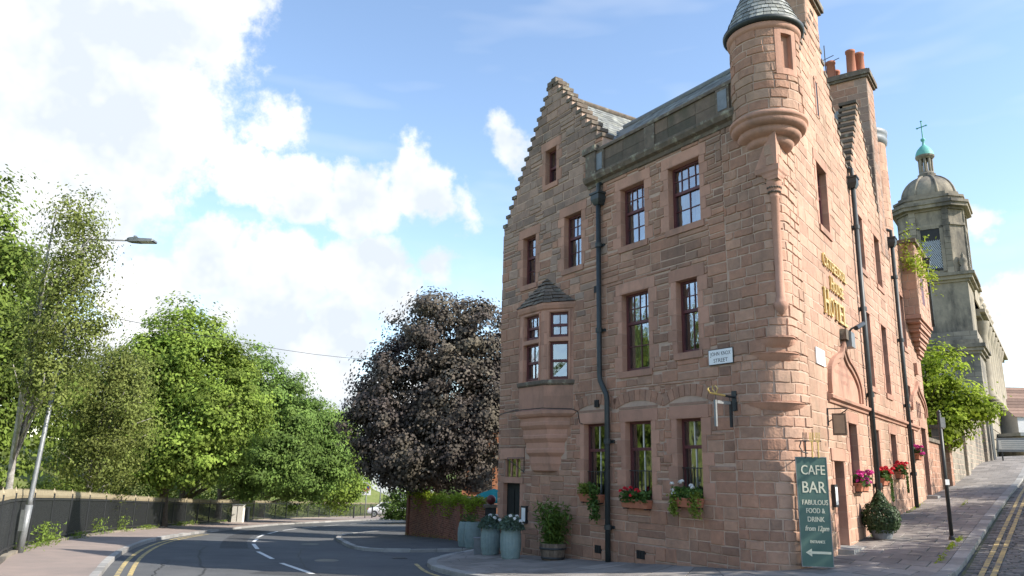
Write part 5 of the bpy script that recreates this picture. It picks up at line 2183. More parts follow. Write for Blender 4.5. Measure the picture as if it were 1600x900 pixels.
# sign board at the far end of the pavement
sb = empty('sign_board', FB(47, 1.0, 3.0))
tag(sb, 'low grey notice board on short legs at the top of the side street', 'sign')
mb = MB()
fs = Fr(FB(46.0, 0.6, 0), NB, -UB)
mb.fbox(fs, 0.0, 2.0, -0.06, 0.06, 3.45, 4.35)
mb.build('board', [M_GALV], sb)
mb = MB()
mb.fbox(fs, 0.1, 1.9, 0.06, 0.07, 3.6, 4.2)
mb.build('panel', [M_CREAM], sb)
for k in range(4):
    mb = MB()
    mb.fbox(fs, 0.25, 1.7, 0.07, 0.075, 3.68 + k * 0.13, 3.72 + k * 0.13)
    mb.build('lettering', [M_GALV], sb)
for x in (0.2, 1.75):
    mb = MB()
    mb.fbox(fs, x, x + 0.08, -0.04, 0.04, 2.5, 3.45)
    mb.build('leg', [M_IRON], sb)
# far house at the top of the side street
fh = empty('far_house', (55, 82, 2.5))
tag(fh, 'pale gabled house with brown roof at the far right end of the street', 'house')
M_HARL = pm('pale_harling', (0.62, 0.62, 0.62), (0.52, 0.52, 0.53), 3, 0.9)
M_RBR = pm('brown_tiles', (0.17, 0.11, 0.09), (0.22, 0.15, 0.12), 3, 0.85, tint=0.3)
mb = MB()
mb.fbox(ident, 52.2, 62, 80, 90, 1.5, 8.0)
mb.add([(52.2, 80, 8.0), (52.2, 90, 8.0), (52.2, 85, 11.5)], [(0, 1, 2)])
mb.add([(62, 80, 8.0), (62, 90, 8.0), (62, 85, 11.5)], [(0, 1, 2)])
mb.build('wall', [M_HARL], fh)
for r in range(10):
    mb = MB()
    z0, z1 = 7.9 + 3.6 * r / 10, 7.95 + 3.6 * (r + 1) / 10
    y0, y1 = 79.8 + 5.2 * r / 10, 79.8 + 5.2 * (r + 1.1) / 10
    mb.quad((51.9, y0, z0 + 0.05), (62.3, y0, z0 + 0.05), (62.3, y1, z1), (51.9, y1, z1), 0, random.uniform(-1, 1))
    mb.build('roof_course', [M_RBR], fh)
mb = MB()
mb.quad((51.9, 90.2, 7.9), (62.3, 90.2, 7.9), (62.3, 85, 11.55), (51.9, 85, 11.55))
mb.build('roof_back', [M_RBR], fh)
for x in (53.2, 55.6):
    for z in (2.8, 5.4):
        mb = MB()
        mb.fbox(ident, x, x + 1.1, 79.93, 79.99, z, z + 1.5)
        mb.build('window', [M_BLACK], fh)
# lower dark building in front of it
lh = empty('low_building', (50, 70, 2.6))
tag(lh, 'low dark stone outbuilding in front of the pale far house', 'building')
mb = MB()
mb.fbox(ident, 47.2, 56, 72, 78, 1.0, 5.6)
mb.build('wall', [M_CHURCH], lh)
mb = MB()
mb.fbox(ident, 46.9, 56.2, 71.7, 78.2, 5.6, 5.9)
mb.build('flat_roof', [M_LEAD], lh)
mb = MB()
mb.fbox(ident, 48.6, 50.0, 71.94, 71.99, 3.2, 4.9)
mb.build('window', [M_BLACK], lh)

# white tenement far down the road behind the trees
wt = empty('white_building', (-22, 128, -5))
tag(wt, 'pale far building glimpsed beneath the trees where the road disappears', 'building')
M_PALE = pm('pale_render', (0.72, 0.72, 0.71), (0.62, 0.62, 0.61), 2, 0.9)
mb = MB()
mb.fbox(ident, -30, -12, 126, 138, -6, 4.5)
mb.build('wall', [M_PALE], wt)
mb = MB()
mb.add([(-30.5, 125.5, 4.5), (-11.5, 125.5, 4.5), (-11.5, 138.5, 4.5), (-30.5, 138.5, 4.5), (-30.5, 132, 7), (-11.5, 132, 7)], [(0, 1, 5, 4), (2, 3, 4, 5), (0, 4, 3), (1, 2, 5)])
mb.build('roof', [M_SLATE], wt)
for i in range(8):
    for z in (-4.2, -1.2, 1.8):
        mb = MB()
        mb.fbox(ident, -29 + i * 2.15, -28 + i * 2.15, 125.93, 125.99, z, z + 1.6)
        mb.build('window', [M_BLACK], wt)

# ------------------------------------------------------------------ brick garden wall with gate at the left
bw_ = empty('brick_wall', (-2.6, 34, -1.2))
tag(bw_, 'old red brick garden wall topped with trailing creeper beside the hotel', 'wall')
rnd = random.Random(3)
WP = [(-0.81, 29.47), (-1.93, 32.07), (-3.4, 36.6), (-5.12, 41.4)]
TOPS = [0.52, 0.42, 0.43, 0.43]
nb = 0
rest = MB()
for i in range(3):
    a, b = Vector((*WP[i], 0)), Vector((*WP[i + 1], 0))
    u = (b - a).normalized()
    n = Vector((-u.y, u.x, 0))
    if n.dot(-a) < 0:
        n = -n
    fr = Fr(a, u, n)
    L = (b - a).length
    zb = min(tz(*WP[i]), tz(*WP[i + 1])) - 0.4
    zt = TOPS[i]
    mb = MB()
    mb.fbox(fr, 0, L, -0.3, 0.0, zb, zt)
    pn = mb.build('wall_core', [M_MORT], bw_)
    z = zb
    r = 0
    while z < zt - 0.02:
        s = -(r % 2) * 0.12
        while s < L:
            s0, s1 = max(0, s) + 0.006, min(L, s + 0.24) - 0.006
            if s1 - s0 > 0.03:
                q = MB() if (i == 0 and nb < 280 and z > -1.1) else rest
                q.fbox(fr, s0, s1, -0.02, 0.006 + rnd.uniform(0, 0.008), z + 0.005, min(zt, z + 0.085) - 0.005, 0, rnd.uniform(-1, 1))
                if q is not rest:
                    q.build('brick', [M_BRICK], bw_)
                    nb += 1
            s += 0.24
        z += 0.085
        r += 1
    c_ = MB()
    c_.fbox(fr, -0.02, L + 0.02, -0.35, 0.06, zt, zt + 0.08)
    c_.build('coping', [M_DRESS], bw_)
    if i in (0, 2):
        p = MB()
        pe = L if i == 2 else L - 0.0
        p.fbox(fr, pe - 0.35, pe + 0.05, -0.34, 0.09, zb, zt + 0.12)
        p.build('pier', [M_BRICK], bw_)
tag(rest.build('brickwork', [M_BRICK], bw_), kind='stuff')
# gate pier with ball finial between wall and hotel
gp = empty('gate_pier', (-0.62, 28.9, -1))
tag(gp, 'dark gate pier with a round red ball finial between brick wall and hotel', 'gate pier')
mb = MB()
mb.fbox(ident, -0.8, -0.4, 28.8, 29.2, -1.3, 0.35)
mb.build('shaft', [M_BLACK], gp)
mb = MB()
mb.fbox(ident, -0.87, -0.33, 28.73, 29.27, 0.35, 0.45)
mb.build('cap', [M_MOSS], gp)
mb = MB()
mb.lathe((-0.6, 29.0, 0.62), [(0.17 * math.cos(a), 0.17 * math.sin(a)) for a in np.linspace(-1.5, 1.5, 12)], 16)
mb.build('ball', [pm('ball_red', (0.13, 0.03, 0.03), (0.10, 0.025, 0.03), 4, 0.3)], gp, True)
gt = empty('iron_gate', (0.1, 28.6, -1))
tag(gt, 'black iron gate beside the hotel end wall', 'gate')
for k in range(9):
    mb = MB()
    x = -0.3 + k * 0.11
    mb.fbox(ident, x, x + 0.025, 28.99, 29.015, -1.1, 0.3)
    mb.build('bar', [M_IRON], gt)
for z in (-0.9, 0.05):
    mb = MB()
    mb.fbox(ident, -0.35, 0.7, 28.98, 29.02, z, z + 0.05)
    mb.build('rail', [M_IRON], gt)
# orange brick house glimpsed through the tree in the garden
ob = empty('garden_house', (-1.5, 44, -1.5))
tag(ob, 'orange brick house hidden behind the dark purple tree', 'house')
mb = MB()
mb.fbox(ident, -2.6, 3.5, 45, 52, -2, 4.6)
mb.build('wall', [pm('orange_brick', (0.42, 0.19, 0.10), (0.36, 0.15, 0.08), 3, 0.9, pattern=((1, 0, 0), 0.24, 0.085, (0.7, 0.65, 0.6)))], ob)
mb = MB()
mb.add([(-2.9, 44.7, 4.6), (3.8, 44.7, 4.6), (3.8, 52.3, 4.6), (-2.9, 52.3, 4.6), (-2.9, 48.5, 6.6), (3.8, 48.5, 6.6)], [(0, 1, 5, 4), (2, 3, 4, 5), (0, 4, 3), (1, 2, 5)])
mb.build('roof', [M_SLATE], ob)
for x in (-2.0, 0.3):
    mb = MB()
    mb.fbox(ident, x, x + 1.1, 44.93, 44.99, 0.4, 2.0)
    mb.build('window', [M_BLACK], ob)
# parasol behind the wall
ps = empty('parasol', (-0.7, 31.5, -1.2))
tag(ps, 'teal parasol in the garden behind the brick wall', 'parasol')
mb = MB()
mb.lathe((-0.55, 31.5, 0), [(1.0, 0.42), (0.98, 0.52), (0.5, 0.78), (0.0, 0.95)], 8)
mb.build('canopy', [pm('teal_fabric', (0.02, 0.26, 0.27), (0.03, 0.32, 0.33), 3, 0.8, transl=0.25)], ps)
mb = MB()
mb.tube([(-0.55, 31.5, -1.4), (-0.55, 31.5, 0.95)], 0.025, 8)
mb.build('pole', [M_OAK], ps)

# ------------------------------------------------------------------ railings along the burial ground
fence = empty('railing_fence', (-15.7, 30.2, -1))
tag(fence, 'long black iron railing with gold spear tips curving along the left pavement', 'railing')
FP, FLen = resample(FENCE, 760)
FP = offset_line(FP, -0.12)
Ld = np.r_[0, np.cumsum(np.linalg.norm(np.diff(FP, axis=0), axis=1))]


def fence_at(d):
    x, y = np.interp(d, Ld, FP[:, 0]), np.interp(d, Ld, FP[:, 1])
    return x, y, tz(x, y)


M_SPEAR = pm('gilt_spear', (0.38, 0.32, 0.21), (0.29, 0.245, 0.165), 6, 0.6, tint=0.25)
bar = MB()
w = 0.012
bar.rings([[(-w, -w, 0.06), (w, -w, 0.06), (w, w, 0.06), (-w, w, 0.06)], [(-w, -w, 1.30), (w, -w, 1.30), (w, w, 1.30), (-w, w, 1.30)]], 0)
bar.rings([[(-.02, -.02, 1.29), (.02, -.02, 1.29), (.02, .02, 1.29), (-.02, .02, 1.29)], [(-.030, -.024, 1.36), (.030, -.024, 1.36), (.030, .024, 1.36), (-.030, .024, 1.36)], [(-.003, -.003, 1.52), (.003, -.003, 1.52), (.003, .003, 1.52), (-.003, .003, 1.52)]], 1)
bar_me = None
d = 0.3
n_obj = 0
bars_far = MB()
while d < Ld[-1] - 1:
    x, y, z = fence_at(d)
    x2, y2, _z = fence_at(d + 0.05)
    ang = math.atan2(y2 - y, x2 - x)
    if 11.3 < d and n_obj < 298:
        if bar_me is None:
            o = bar.build('railing_bar', [M_IRON, M_SPEAR])
            bar_me = o.data
        else:
            o = bpy.data.objects.new('railing_bar', bar_me)
            COL.objects.link(o)
        o.matrix_basis = Matrix.Translation((x, y, z)) @ Matrix.Rotation(ang, 4, 'Z')
        o.parent = fence
        o.matrix_parent_inverse = WORLD[fence.name].inverted()
        n_obj += 1
    else:
        ca, sa = math.cos(ang), math.sin(ang)
        bars_far.add([(x + ca * v[0] - sa * v[1], y + sa * v[0] + ca * v[1], z + v[2]) for v in bar.v[:8]], bar.f[:4], 0)
        b8 = [(x + ca * v[0] - sa * v[1], y + sa * v[0] + ca * v[1], z + v[2]) for v in bar.v[8:]]
        bars_far.add(b8, [[i - 8 for i in f] for f in bar.f[4:]], 1)
    d += 0.125 if d < 40 else 0.14
tag(bars_far.build('railing_bars_rest', [M_IRON, M_SPEAR], fence), kind='stuff')
for zz in (0.14, 1.22):
    mb = MB()
    r0, r1, r2, r3 = [], [], [], []
    for q in np.arange(0.2, Ld[-1] - 1, 1.2):
        x, y, z = fence_at(q)
        x2, y2, _z = fence_at(q + 0.1)
        nx_, ny_ = -(y2 - y), x2 - x
        L = math.hypot(nx_, ny_)
        nx_, ny_ = nx_ / L * 0.024, ny_ / L * 0.024
        r0.append((x - nx_, y - ny_, z + zz))
        r1.append((x + nx_, y + ny_, z + zz))
        r2.append((x + nx_, y + ny_, z + zz + 0.045))
        r3.append((x - nx_, y - ny_, z + zz + 0.045))
    mb.rings([r0, r1, r2, r3, r0], 0, 0, False)
    mb.build('rail', [M_IRON], fence)
for q in np.arange(1.2, Ld[-1] - 2, 2.6):
    x, y, z = fence_at(q)
    mb = MB()
    mb.fbox(ident, x - 0.035, x + 0.035, y - 0.035, y + 0.035, z - 0.1, z + 1.42)
    mb.lathe((x, y, z + 1.42), [(0.05, 0), (0.055, 0.04), (0.03, 0.07), (0.0, 0.16)], 8, 1)
    x2, y2, _z = fence_at(q + 0.1)
    nx_, ny_ = -(y2 - y), x2 - x
    L = math.hypot(nx_, ny_)
    mb.tube([(x, y, z + 1.1), (x + nx_ / L * 0.55, y + ny_ / L * 0.55, z)], 0.018, 5)
    mb.build('post', [M_IRON, M_SPEAR], fence)
mb = MB()
low, hi, low2 = [], [], []
for q in np.arange(0.2, Ld[-1] - 1, 1.2):
    x, y, z = fence_at(q)
    x2, y2, _z = fence_at(q + 0.1)
    nx_, ny_ = -(y2 - y), x2 - x
    L = math.hypot(nx_, ny_)
    nx_, ny_ = nx_ / L * 0.14, ny_ / L * 0.14
    low.append((x - nx_, y - ny_, z - 0.2))
    hi.append((x - nx_, y - ny_, z + 0.06))
    low2.append((x + nx_, y + ny_, z + 0.06))
mb.rings([low, hi, low2], 0, 0, False)
mb.build('stone_base', [M_CHURCH], fence)

# ------------------------------------------------------------------ street lamp
lp = empty('street_lamp', (-12.0, 20.2, -0.5))
tag(lp, 'tall leaning grey steel street lamp with a flat lantern on the left pavement', 'street lamp')
LB = Vector((-11.95, 19.95, -0.55))
LT = Vector((-11.55, 20.0, 7.50))
mb = MB()
mb.tube([LB, LB.lerp(LT, 0.145)], 0.085, 12)
mb.tube([LB.lerp(LT, 0.14), LB.lerp(LT, 0.16), LT], [0.08, 0.058, 0.04], 12)
mb.build('column', [M_GALV], lp, True)
mb = MB()
mb.tube([LT + Vector((0, 0, -0.05)), LT + Vector((0.15, 0, 0.02)), LT + Vector((1.2, 0.02, 0.02))], 0.028, 8)
mb.build('arm', [M_GALV], lp, True)
mb = MB()
hx = LT + Vector((1.15, 0.02, 0.02))
rings = []
for (x, w, z0, z1) in ((0.0, 0.05, -0.035, 0.05), (0.08, 0.10, -0.05, 0.065), (0.3, 0.14, -0.055, 0.075), (0.36, 0.15, -0.05, 0.04), (0.72, 0.15, -0.045, 0.025), (0.75, 0.13, -0.03, 0.01)):
    rings.append([(hx.x + x, hx.y - w, hx.z + z0), (hx.x + x, hx.y + w, hx.z + z0), (hx.x + x, hx.y + w, hx.z + z1), (hx.x + x, hx.y - w, hx.z + z1)])
mb.rings(rings, 0, 0, True, True, True)
mb.build('lantern', [M_GALV], lp)
mb = MB()
mb.fbox(ident, hx.x + 0.38, hx.x + 0.7, hx.y - 0.12, hx.y + 0.12, hx.z - 0.056, hx.z - 0.046)
mb.build('lens', [M_CREAM], lp)
mb = MB()
mb.lathe((hx.x + 0.2, hx.y, hx.z + 0.07), [(0.05, 0), (0.05, 0.06), (0.0, 0.08)], 8)
mb.build('photocell', [M_GALV], lp)
mb = MB()
mb.fbox(ident, LB.x - 0.04, LB.x + 0.07, LB.y - 0.13, LB.y - 0.10, 0.0, 0.5)
mb.build('access_door', [M_GALV], lp)
# overhead wire
mb = MB()
pts = [(-16.16 + (12.5) * f, 30 + 40 * f, 7.3 + 4.4 * f - 1.0 * math.sin(math.pi * f)) for f in np.linspace(-0.3, 1.3, 20)]
mb.tube(pts, 0.012, 4)
tag(mb.build('overhead_wire', [M_BLACK]), 'thin dark overhead wire across the sky above the trees', 'wire')

# ------------------------------------------------------------------ barrels by the side door
M_WHITEFL = pm('white_petals', (0.82, 0.82, 0.80), (0.72, 0.72, 0.72), 20, 0.8, transl=0.2)
M_REDFL = pm('red_petals', (0.62, 0.02, 0.03), (0.5, 0.02, 0.04), 20, 0.75, tint=0.3, transl=0.2)
M_PINKFL = pm('pink_petals', (0.62, 0.06, 0.28), (0.52, 0.04, 0.22), 20, 0.75, tint=0.3, transl=0.2)
M_LEAFP = pm('plant_leaf', (0.05, 0.10, 0.025), (0.09, 0.15, 0.03), 5, 0.6, tint=0.5, transl=0.3)
M_LEAFG = pm('grey_leaf', (0.10, 0.16, 0.12), (0.13, 0.19, 0.14), 5, 0.7, tint=0.4, transl=0.25)
M_LEAFY = pm('lime_leaf', (0.16, 0.22, 0.03), (0.22, 0.27, 0.05), 5, 0.6, tint=0.4, transl=0.35)


def leaves(name, pts, size, mat, parent=None, up=0.6, asp=0.5, rng=RNG, droop=0.0, outward=None, tints=None):
    """many leaf-sized faces at pts"""
    P = np.asarray(pts, float)
    n = len(P)
    nr = rng.normal(size=(n, 3))
    nr /= np.linalg.norm(nr, axis=1)[:, None]
    nr[:, 2] = np.abs(nr[:, 2]) * 0.6 + up
    if outward is not None:
        nr *= 0.55
        nr += outward * 0.9
    nr /= np.linalg.norm(nr, axis=1)[:, None]
    t = rng.normal(size=(n, 3))
    t[:, 2] -= droop
    t -= (t * nr).sum(1)[:, None] * nr
    t /= np.linalg.norm(t, axis=1)[:, None] + 1e-9
    b = np.cross(nr, t)
    s = size * rng.uniform(0.65, 1.35, size=n)[:, None]
    V = np.empty((n, 4, 3))
    V[:, 0] = P - t * s * 0.5
    V[:, 1] = P + b * s * asp * 0.5 + nr * s * 0.08
    V[:, 2] = P + t * s * 0.5
    V[:, 3] = P - b * s * asp * 0.5 + nr * s * 0.08
    Fq = np.arange(n * 4).reshape(n, 4)
    tt = rng.uniform(-0.6, 0.6, n) if tints is None else np.clip(tints + rng.uniform(-0.35, 0.35, n), -1, 1)
    return mesh_np(name, V.reshape(-1, 3), Fq, [mat], parent, tt)


def blossoms(name, cents, r, mat, parent, rng=RNG):
    mb = MB()
    for c in cents:
        k = 12
        for i in range(k):
            d = rng.normal(size=3)
            d /= np.linalg.norm(d)
            d[2] = abs(d[2]) * 0.8
            p = np.asarray(c) + d * r * 0.6
            a = np.cross(d, [0.3, 0.2, 0.9])
            a /= np.linalg.norm(a) + 1e-9
            b = np.cross(d, a)
            s = r * 0.55
            mb.add([p - a * s, p + b * s * .9 + d * s * .2, p + a * s, p - b * s * .9 + d * s * .2], [(0, 1, 2, 3)], 0, float(rng.uniform(-1, 1)))
    return mb.build(name, [mat], parent)


BR = [(0.0, 0.215), (0.10, 0.245), (0.25, 0.270), (0.41, 0.280), (0.57, 0.270), (0.72, 0.245), (0.82, 0.215)]
NSTAVE = 18
stave_me = None
hoop_me = None


def make_barrel(x, y, scale, label, soil=True):
    global stave_me, hoop_me
    z = tz(x, y)
    b = empty('barrel_planter', (x, y, z))
    b.scale = (scale,) * 3
    tag(b, label, 'planter', 'blue barrel planters by the side door')
    W = Matrix.Translation((x, y, z)) @ Matrix.Scale(scale, 4)
    for k in range(NSTAVE):
        if stave_me is None:
            mb = MB()
            rings = []
            ha = math.pi / NSTAVE * 0.95
            for (zz, r) in BR:
                rings.append([((r - 0.02) * math.sin(-ha), (r - 0.02) * math.cos(ha), zz), (r * math.sin(-ha), r * math.cos(ha), zz), (0, r * 1.012, zz), (r * math.sin(ha), r * math.cos(ha), zz), ((r - 0.02) * math.sin(ha), (r - 0.02) * math.cos(ha), zz)])
            mb.rings(rings, 0, 0, True, True, True)
            o = mb.build('stave', [M_BARREL])
            stave_me = o.data
        else:
            o = bpy.data.objects.new('stave', stave_me)
            COL.objects.link(o)
        o.parent = b
        o.rotation_euler = (0, 0, k * 2 * math.pi / NSTAVE)
    for (zz, r) in ((0.06, 0.236), (0.22, 0.268), (0.60, 0.269), (0.76, 0.236)):
        mb = MB()
        mb.lathe((0, 0, 0), [(r + 0.002, zz - 0.018), (r + 0.007, zz - 0.016), (r + 0.007, zz + 0.016), (r + 0.002, zz + 0.018)], 24)
        o = mb.build('hoop', [M_BARREL])
        o.parent = b
    mb = MB()
    mb.lathe((0, 0, 0), [(0.21, 0.77), (0.0, 0.80)], 18)
    o = mb.build('soil', [M_BARK])
    o.parent = b
    return b, z


BARS = [(0.10, 21.0, 1.0, 'pale blue barrel planter with white flowers, nearest to the side door'),
        (-0.46, 22.75, 1.0, 'pale blue barrel planter with white flowers, second from the side door'),
        (-1.14, 26.9, 1.02, 'pale blue barrel planter with sparse plants in front of the brick wall'),
        (-1.42, 27.9, 1.02, 'pale blue barrel planter half hidden at the brick wall, farthest from the door')]
rng = np.random.default_rng(5)
for i, (x, y, sc, lab) in enumerate(BARS):
    b, z = make_barrel(x, y, sc, lab)
    top = z + 0.8 * sc
    pl = empty('planter_flowers', (x, y, top))
    if i < 2:
        tag(pl, ('white geraniums in the barrel nearest to the side door', 'white geraniums in the second barrel from the side door')[i], 'flowers', 'flowers in the barrel planters')
        n = 900
        a = rng.uniform(0, 2 * math.pi, n)
        r = np.sqrt(rng.uniform(0, 1, n)) * 0.36
        zz = top + 0.05 + 0.2 * (1 - (r / 0.36) ** 2) * rng.uniform(0.2, 1.2, n) - np.maximum(0, r - 0.24) * 1.0
        leaves('foliage', np.c_[x + r * np.sin(a), y + r * np.cos(a), zz], 0.11, M_LEAFG, pl, 0.4, 0.4, rng)
        cs = [(x + q[0], y + q[1], top + q[2]) for q in ((0.1, -0.2, 0.2), (0.25, -0.15, 0.14), (-0.02, -0.1, 0.26), (0.28, 0.0, 0.05), (0.15, 0.1, 0.24))]
        blossoms('blossoms', cs, 0.075, M_WHITEFL, pl, rng)
    else:
        tag(pl, ('few dry stems in the barrel before the brick wall', 'few dry stems in the farthest barrel')[i - 2], 'plant', 'flowers in the barrel planters')
        n = 160
        a = rng.uniform(0, 2 * math.pi, n)
        r = np.sqrt(rng.uniform(0, 1, n)) * 0.22
        leaves('foliage', np.c_[x + r * np.sin(a), y + r * np.cos(a), top + rng.uniform(0, 0.25, n)], 0.08, M_LEAFP, pl, 0.3, 0.3, rng)
# grey bollard-like bin beside the barrels
mb = MB()
zc = tz(-0.8, 23.4)
mb.fbox(ident, -0.94, -0.72, 23.2, 23.42, zc, zc + 0.42)
mb.fbox(ident, -0.96, -0.70, 23.18, 23.44, zc + 0.42, zc + 0.46)
tag(mb.build('grey_box', [M_LEAD]), 'small dark grey box on the pavement beside the barrels', 'box')

# half-barrel tub with bamboo -------------------------------------------------
tp = Vector(FA(6.95, 0.46, 0))
tz0 = tz(tp.x, tp.y)
tub = empty('wooden_tub', (tp.x, tp.y, tz0))
tag(tub, 'brown half-barrel tub at the foot of the front wall', 'planter')
for k in range(20):
    mb = MB()
    a0, a1 = k * 2 * math.pi / 20 + 0.01, (k + 1) * 2 * math.pi / 20 - 0.01
    rings = []
    for (zz, r) in ((0.0, 0.27), (0.12, 0.30), (0.27, 0.325), (0.40, 0.335)):
        rings.append([(tp.x + (r - 0.03) * math.sin(a0), tp.y + (r - 0.03) * math.cos(a0), tz0 + zz), (tp.x + r * math.sin(a0), tp.y + r * math.cos(a0), tz0 + zz), (tp.x + r * math.sin(a1), tp.y + r * math.cos(a1), tz0 + zz), (tp.x + (r - 0.03) * math.sin(a1), tp.y + (r - 0.03) * math.cos(a1), tz0 + zz)])
    mb.rings(rings, 0, random.uniform(-1, 1), True, True, True)
    mb.build('stave', [M_OAK], tub)
for (zz, r) in ((0.06, 0.29), (0.28, 0.332)):
    mb = MB()
    mb.lathe((tp.x, tp.y, tz0 + zz), [(r, -0.025), (r + 0.008, -0.02), (r + 0.012, 0.02), (r, 0.025)], 28)
    mb.build('hoop', [M_IRON], tub, True)
mb = MB()
mb.lathe((tp.x, tp.y, tz0), [(0.30, 0.34), (0.0, 0.37)], 20)
mb.build('soil', [M_BARK], tub)
bam = empty('bamboo', (tp.x, tp.y, tz0 + 0.36))
tag(bam, 'bushy bright green bamboo growing in the wooden tub', 'plant')
mb = MB()
pts = []
for k in range(26):
    a = rng.uniform(0, 2 * math.pi)
    r = rng.uniform(0, 0.2)
    h = rng.uniform(0.6, 1.05)
    lean = rng.uniform(0.0, 0.32)
    b0 = np.array([tp.x + r * math.sin(a), tp.y + r * math.cos(a), tz0 + 0.35])
    b1 = b0 + np.array([lean * math.sin(a), lean * math.cos(a), h])
    mb.tube([tuple(b0), tuple((b0 + b1) / 2 + [0, 0, 0.04]), tuple(b1)], [0.008, 0.006, 0.003], 4)
    for f in rng.uniform(0.05, 1.0, 75):
        pts.append(b0 + (b1 - b0) * f + rng.normal(size=3) * [0.085, 0.085, 0.06])
mb.build('canes', [M_LEAFY], bam)
leaves('foliage', pts, 0.15, pm('bamboo_leaf', (0.075, 0.14, 0.025), (0.13, 0.20, 0.04), 6, 0.55, tint=0.5, transl=0.35), bam, 0.5, 0.22, rng, 0.8)


# window boxes ------------------------------------------------------------------
def flower_box(fr, s0, s1, z, lab, flab, style, cat='window box'):
    e = empty('window_box', fr((s0 + s1) / 2, 0.05, z))
    tag(e, lab, 'window box', 'planted window boxes')
    mb = MB()
    rings = []
    for (w, zz) in ((-0.03, z), (0.0, z + 0.15), (0.012, z + 0.155), (0.012, z + 0.185)):
        rings.append([fr(s0 - w, 0.02, zz), fr(s1 + w, 0.02, zz), fr(s1 + w, 0.2 + w, zz), fr(s0 - w, 0.2 + w, zz)])
    mb.rings(rings, 0, 0, True, True, True)
    mb.build('trough', [M_TERRA], e)
    for x in (s0 + 0.08, s1 - 0.08):
        mb = MB()
        mb.fbox(fr, x - 0.015, x + 0.015, 0.0, 0.18, z - 0.03, z - 0.005)
        mb.build('bracket', [M_IRON], e)
    f = empty('box_flowers', fr((s0 + s1) / 2, 0.1, z + 0.18))
    tag(f, flab, 'flowers', 'flowers in the window boxes')
    n = 420

    def cloud(a, b, z0, z1, n, oo=(0.0, 0.25)):
        return np.array([fr(rng.uniform(a, b), rng.uniform(*oo), rng.uniform(z0, z1)) for _ in range(n)])
    if style == 'lime':
        leaves('grass_foliage', cloud(s0 + (s1 - s0) * .45, s1, z + 0.16, z + 0.42, 300), 0.14, M_LEAFY, f, 0.2, 0.18, rng)
        # ivy trailing over one end
        pts = np.array([fr(s0 + 0.22 - 0.1 * q + rng.normal() * 0.07, 0.22 + rng.normal() * 0.04, z + 0.38 - 0.75 * q + rng.normal() * 0.05) for q in rng.uniform(0, 1, 420)])
        leaves('ivy', pts, 0.085, M_LEAFP, f, 0.2, 0.7, rng)
    elif style in ('red', 'redB', 'pinkB'):
        leaves('foliage', cloud(s0, s1, z + 0.12, z + 0.36, n), 0.10, M_LEAFP, f, 0.4, 0.7, rng)
        m = M_PINKFL if style == 'pinkB' else M_REDFL
        if style == 'red':
            cs = [fr(s1 - 0.1, 0.15, z + 0.42), fr(s1 - 0.22, 0.2, z + 0.40), fr(s1 - 0.02, 0.2, z + 0.36), fr(s1 - 0.3, 0.14, z + 0.44), fr((s0 + s1) / 2 + 0.02, 0.24, z + 0.27), fr(s0 + 0.25, 0.2, z + 0.36), fr(s0 + 0.3, 0.22, z + 0.40)]
            blossoms('blossoms', cs, 0.065, m, f, rng)
        else:
            cs = [fr(rng.uniform(s0, s1), rng.uniform(0.02, 0.3), z + rng.uniform(0.15, 0.45)) for _ in range(22)]
            blossoms('blossoms', cs, 0.085, m, f, rng)
            if style == 'redB':
                pts = np.array([fr(s1 - 0.1 + rng.normal() * 0.06, 0.24, z + 0.1 - 0.5 * q) for q in rng.uniform(0, 1, 160)])
                leaves('trailing_ivy', pts, 0.08, M_LEAFP, f, 0.2, 0.7, rng)
    else:
        leaves('foliage', cloud(s0 + .04, s1 - .04, z + 0.14, z + 0.40, 380), 0.09, pm('fresh_leaf', (0.07, 0.15, 0.03), (0.12, 0.2, 0.05), 6, 0.6, tint=0.5, transl=0.3), f, 0.4, 0.6, rng)
        for (c_, w_) in ((s0 + 0.07, 0.09), (s1 - 0.07, 0.06)):
            pts = np.array([fr(c_ + rng.normal() * w_, 0.22 + rng.normal() * 0.03, z + 0.3 - 0.5 * q) for q in rng.uniform(0, 1, 260)])
            leaves('trailing_foliage', pts, 0.07, M_LEAFY, f, 0.2, 0.6, rng)
        cs = [fr(s0 + 0.12, 0.22, z + 0.40), fr(s0 + 0.18, 0.2, z + 0.44), fr((s0 + s1) / 2 + .05, 0.2, z + 0.52), fr((s0 + s1) / 2 + .12, 0.2, z + 0.5), fr(s1 - 0.1, 0.24, z + 0.27), fr(s1 - 0.06, 0.24, z + 0.33), fr(s1 - 0.02, .2, z + .47)]
        blossoms('blossoms', cs, 0.06, M_WHITEFL, f, rng)


flower_box(FA, 5.44, 6.25, 0.98, 'terracotta window box with yellow-green grass and trailing ivy', 'yellow-green grass and ivy in the window box nearest to the bamboo', 'lime')
flower_box(FA, 3.80, 4.68, 0.92, 'terracotta window box of red geraniums on the front wall', 'red geraniums in the middle window box of the front wall', 'red')
flower_box(FA, 2.26, 3.02, 1.02, 'terracotta window box with white flowers and trailing leaves', 'white flowers and trailing leaves in the window box under the bracket sign', 'white')
flower_box(FB, 4.66, 5.55, 1.38, 'window box of pink flowers beside the red side door', 'bright pink flowers beside the side door', 'pinkB')
flower_box(FB, 7.5, 8.36, 1.50, 'window box of red flowers just beyond the first drainpipe of the sunlit wall', 'red flowers just beyond the first drainpipe of the sunlit wall', 'redB')
flower_box(FB, 10.12, 11.0, 1.68, 'window box of red flowers with trailing ivy farther along the sunlit wall', 'red flowers with trailing ivy farther along the sunlit wall', 'redB')
flower_box(FB, 14.0, 14.7, 2.30, 'small window box of pink flowers at the far end of the sunlit wall', 'small bunch of pink flowers near the far arched door', 'pinkB')

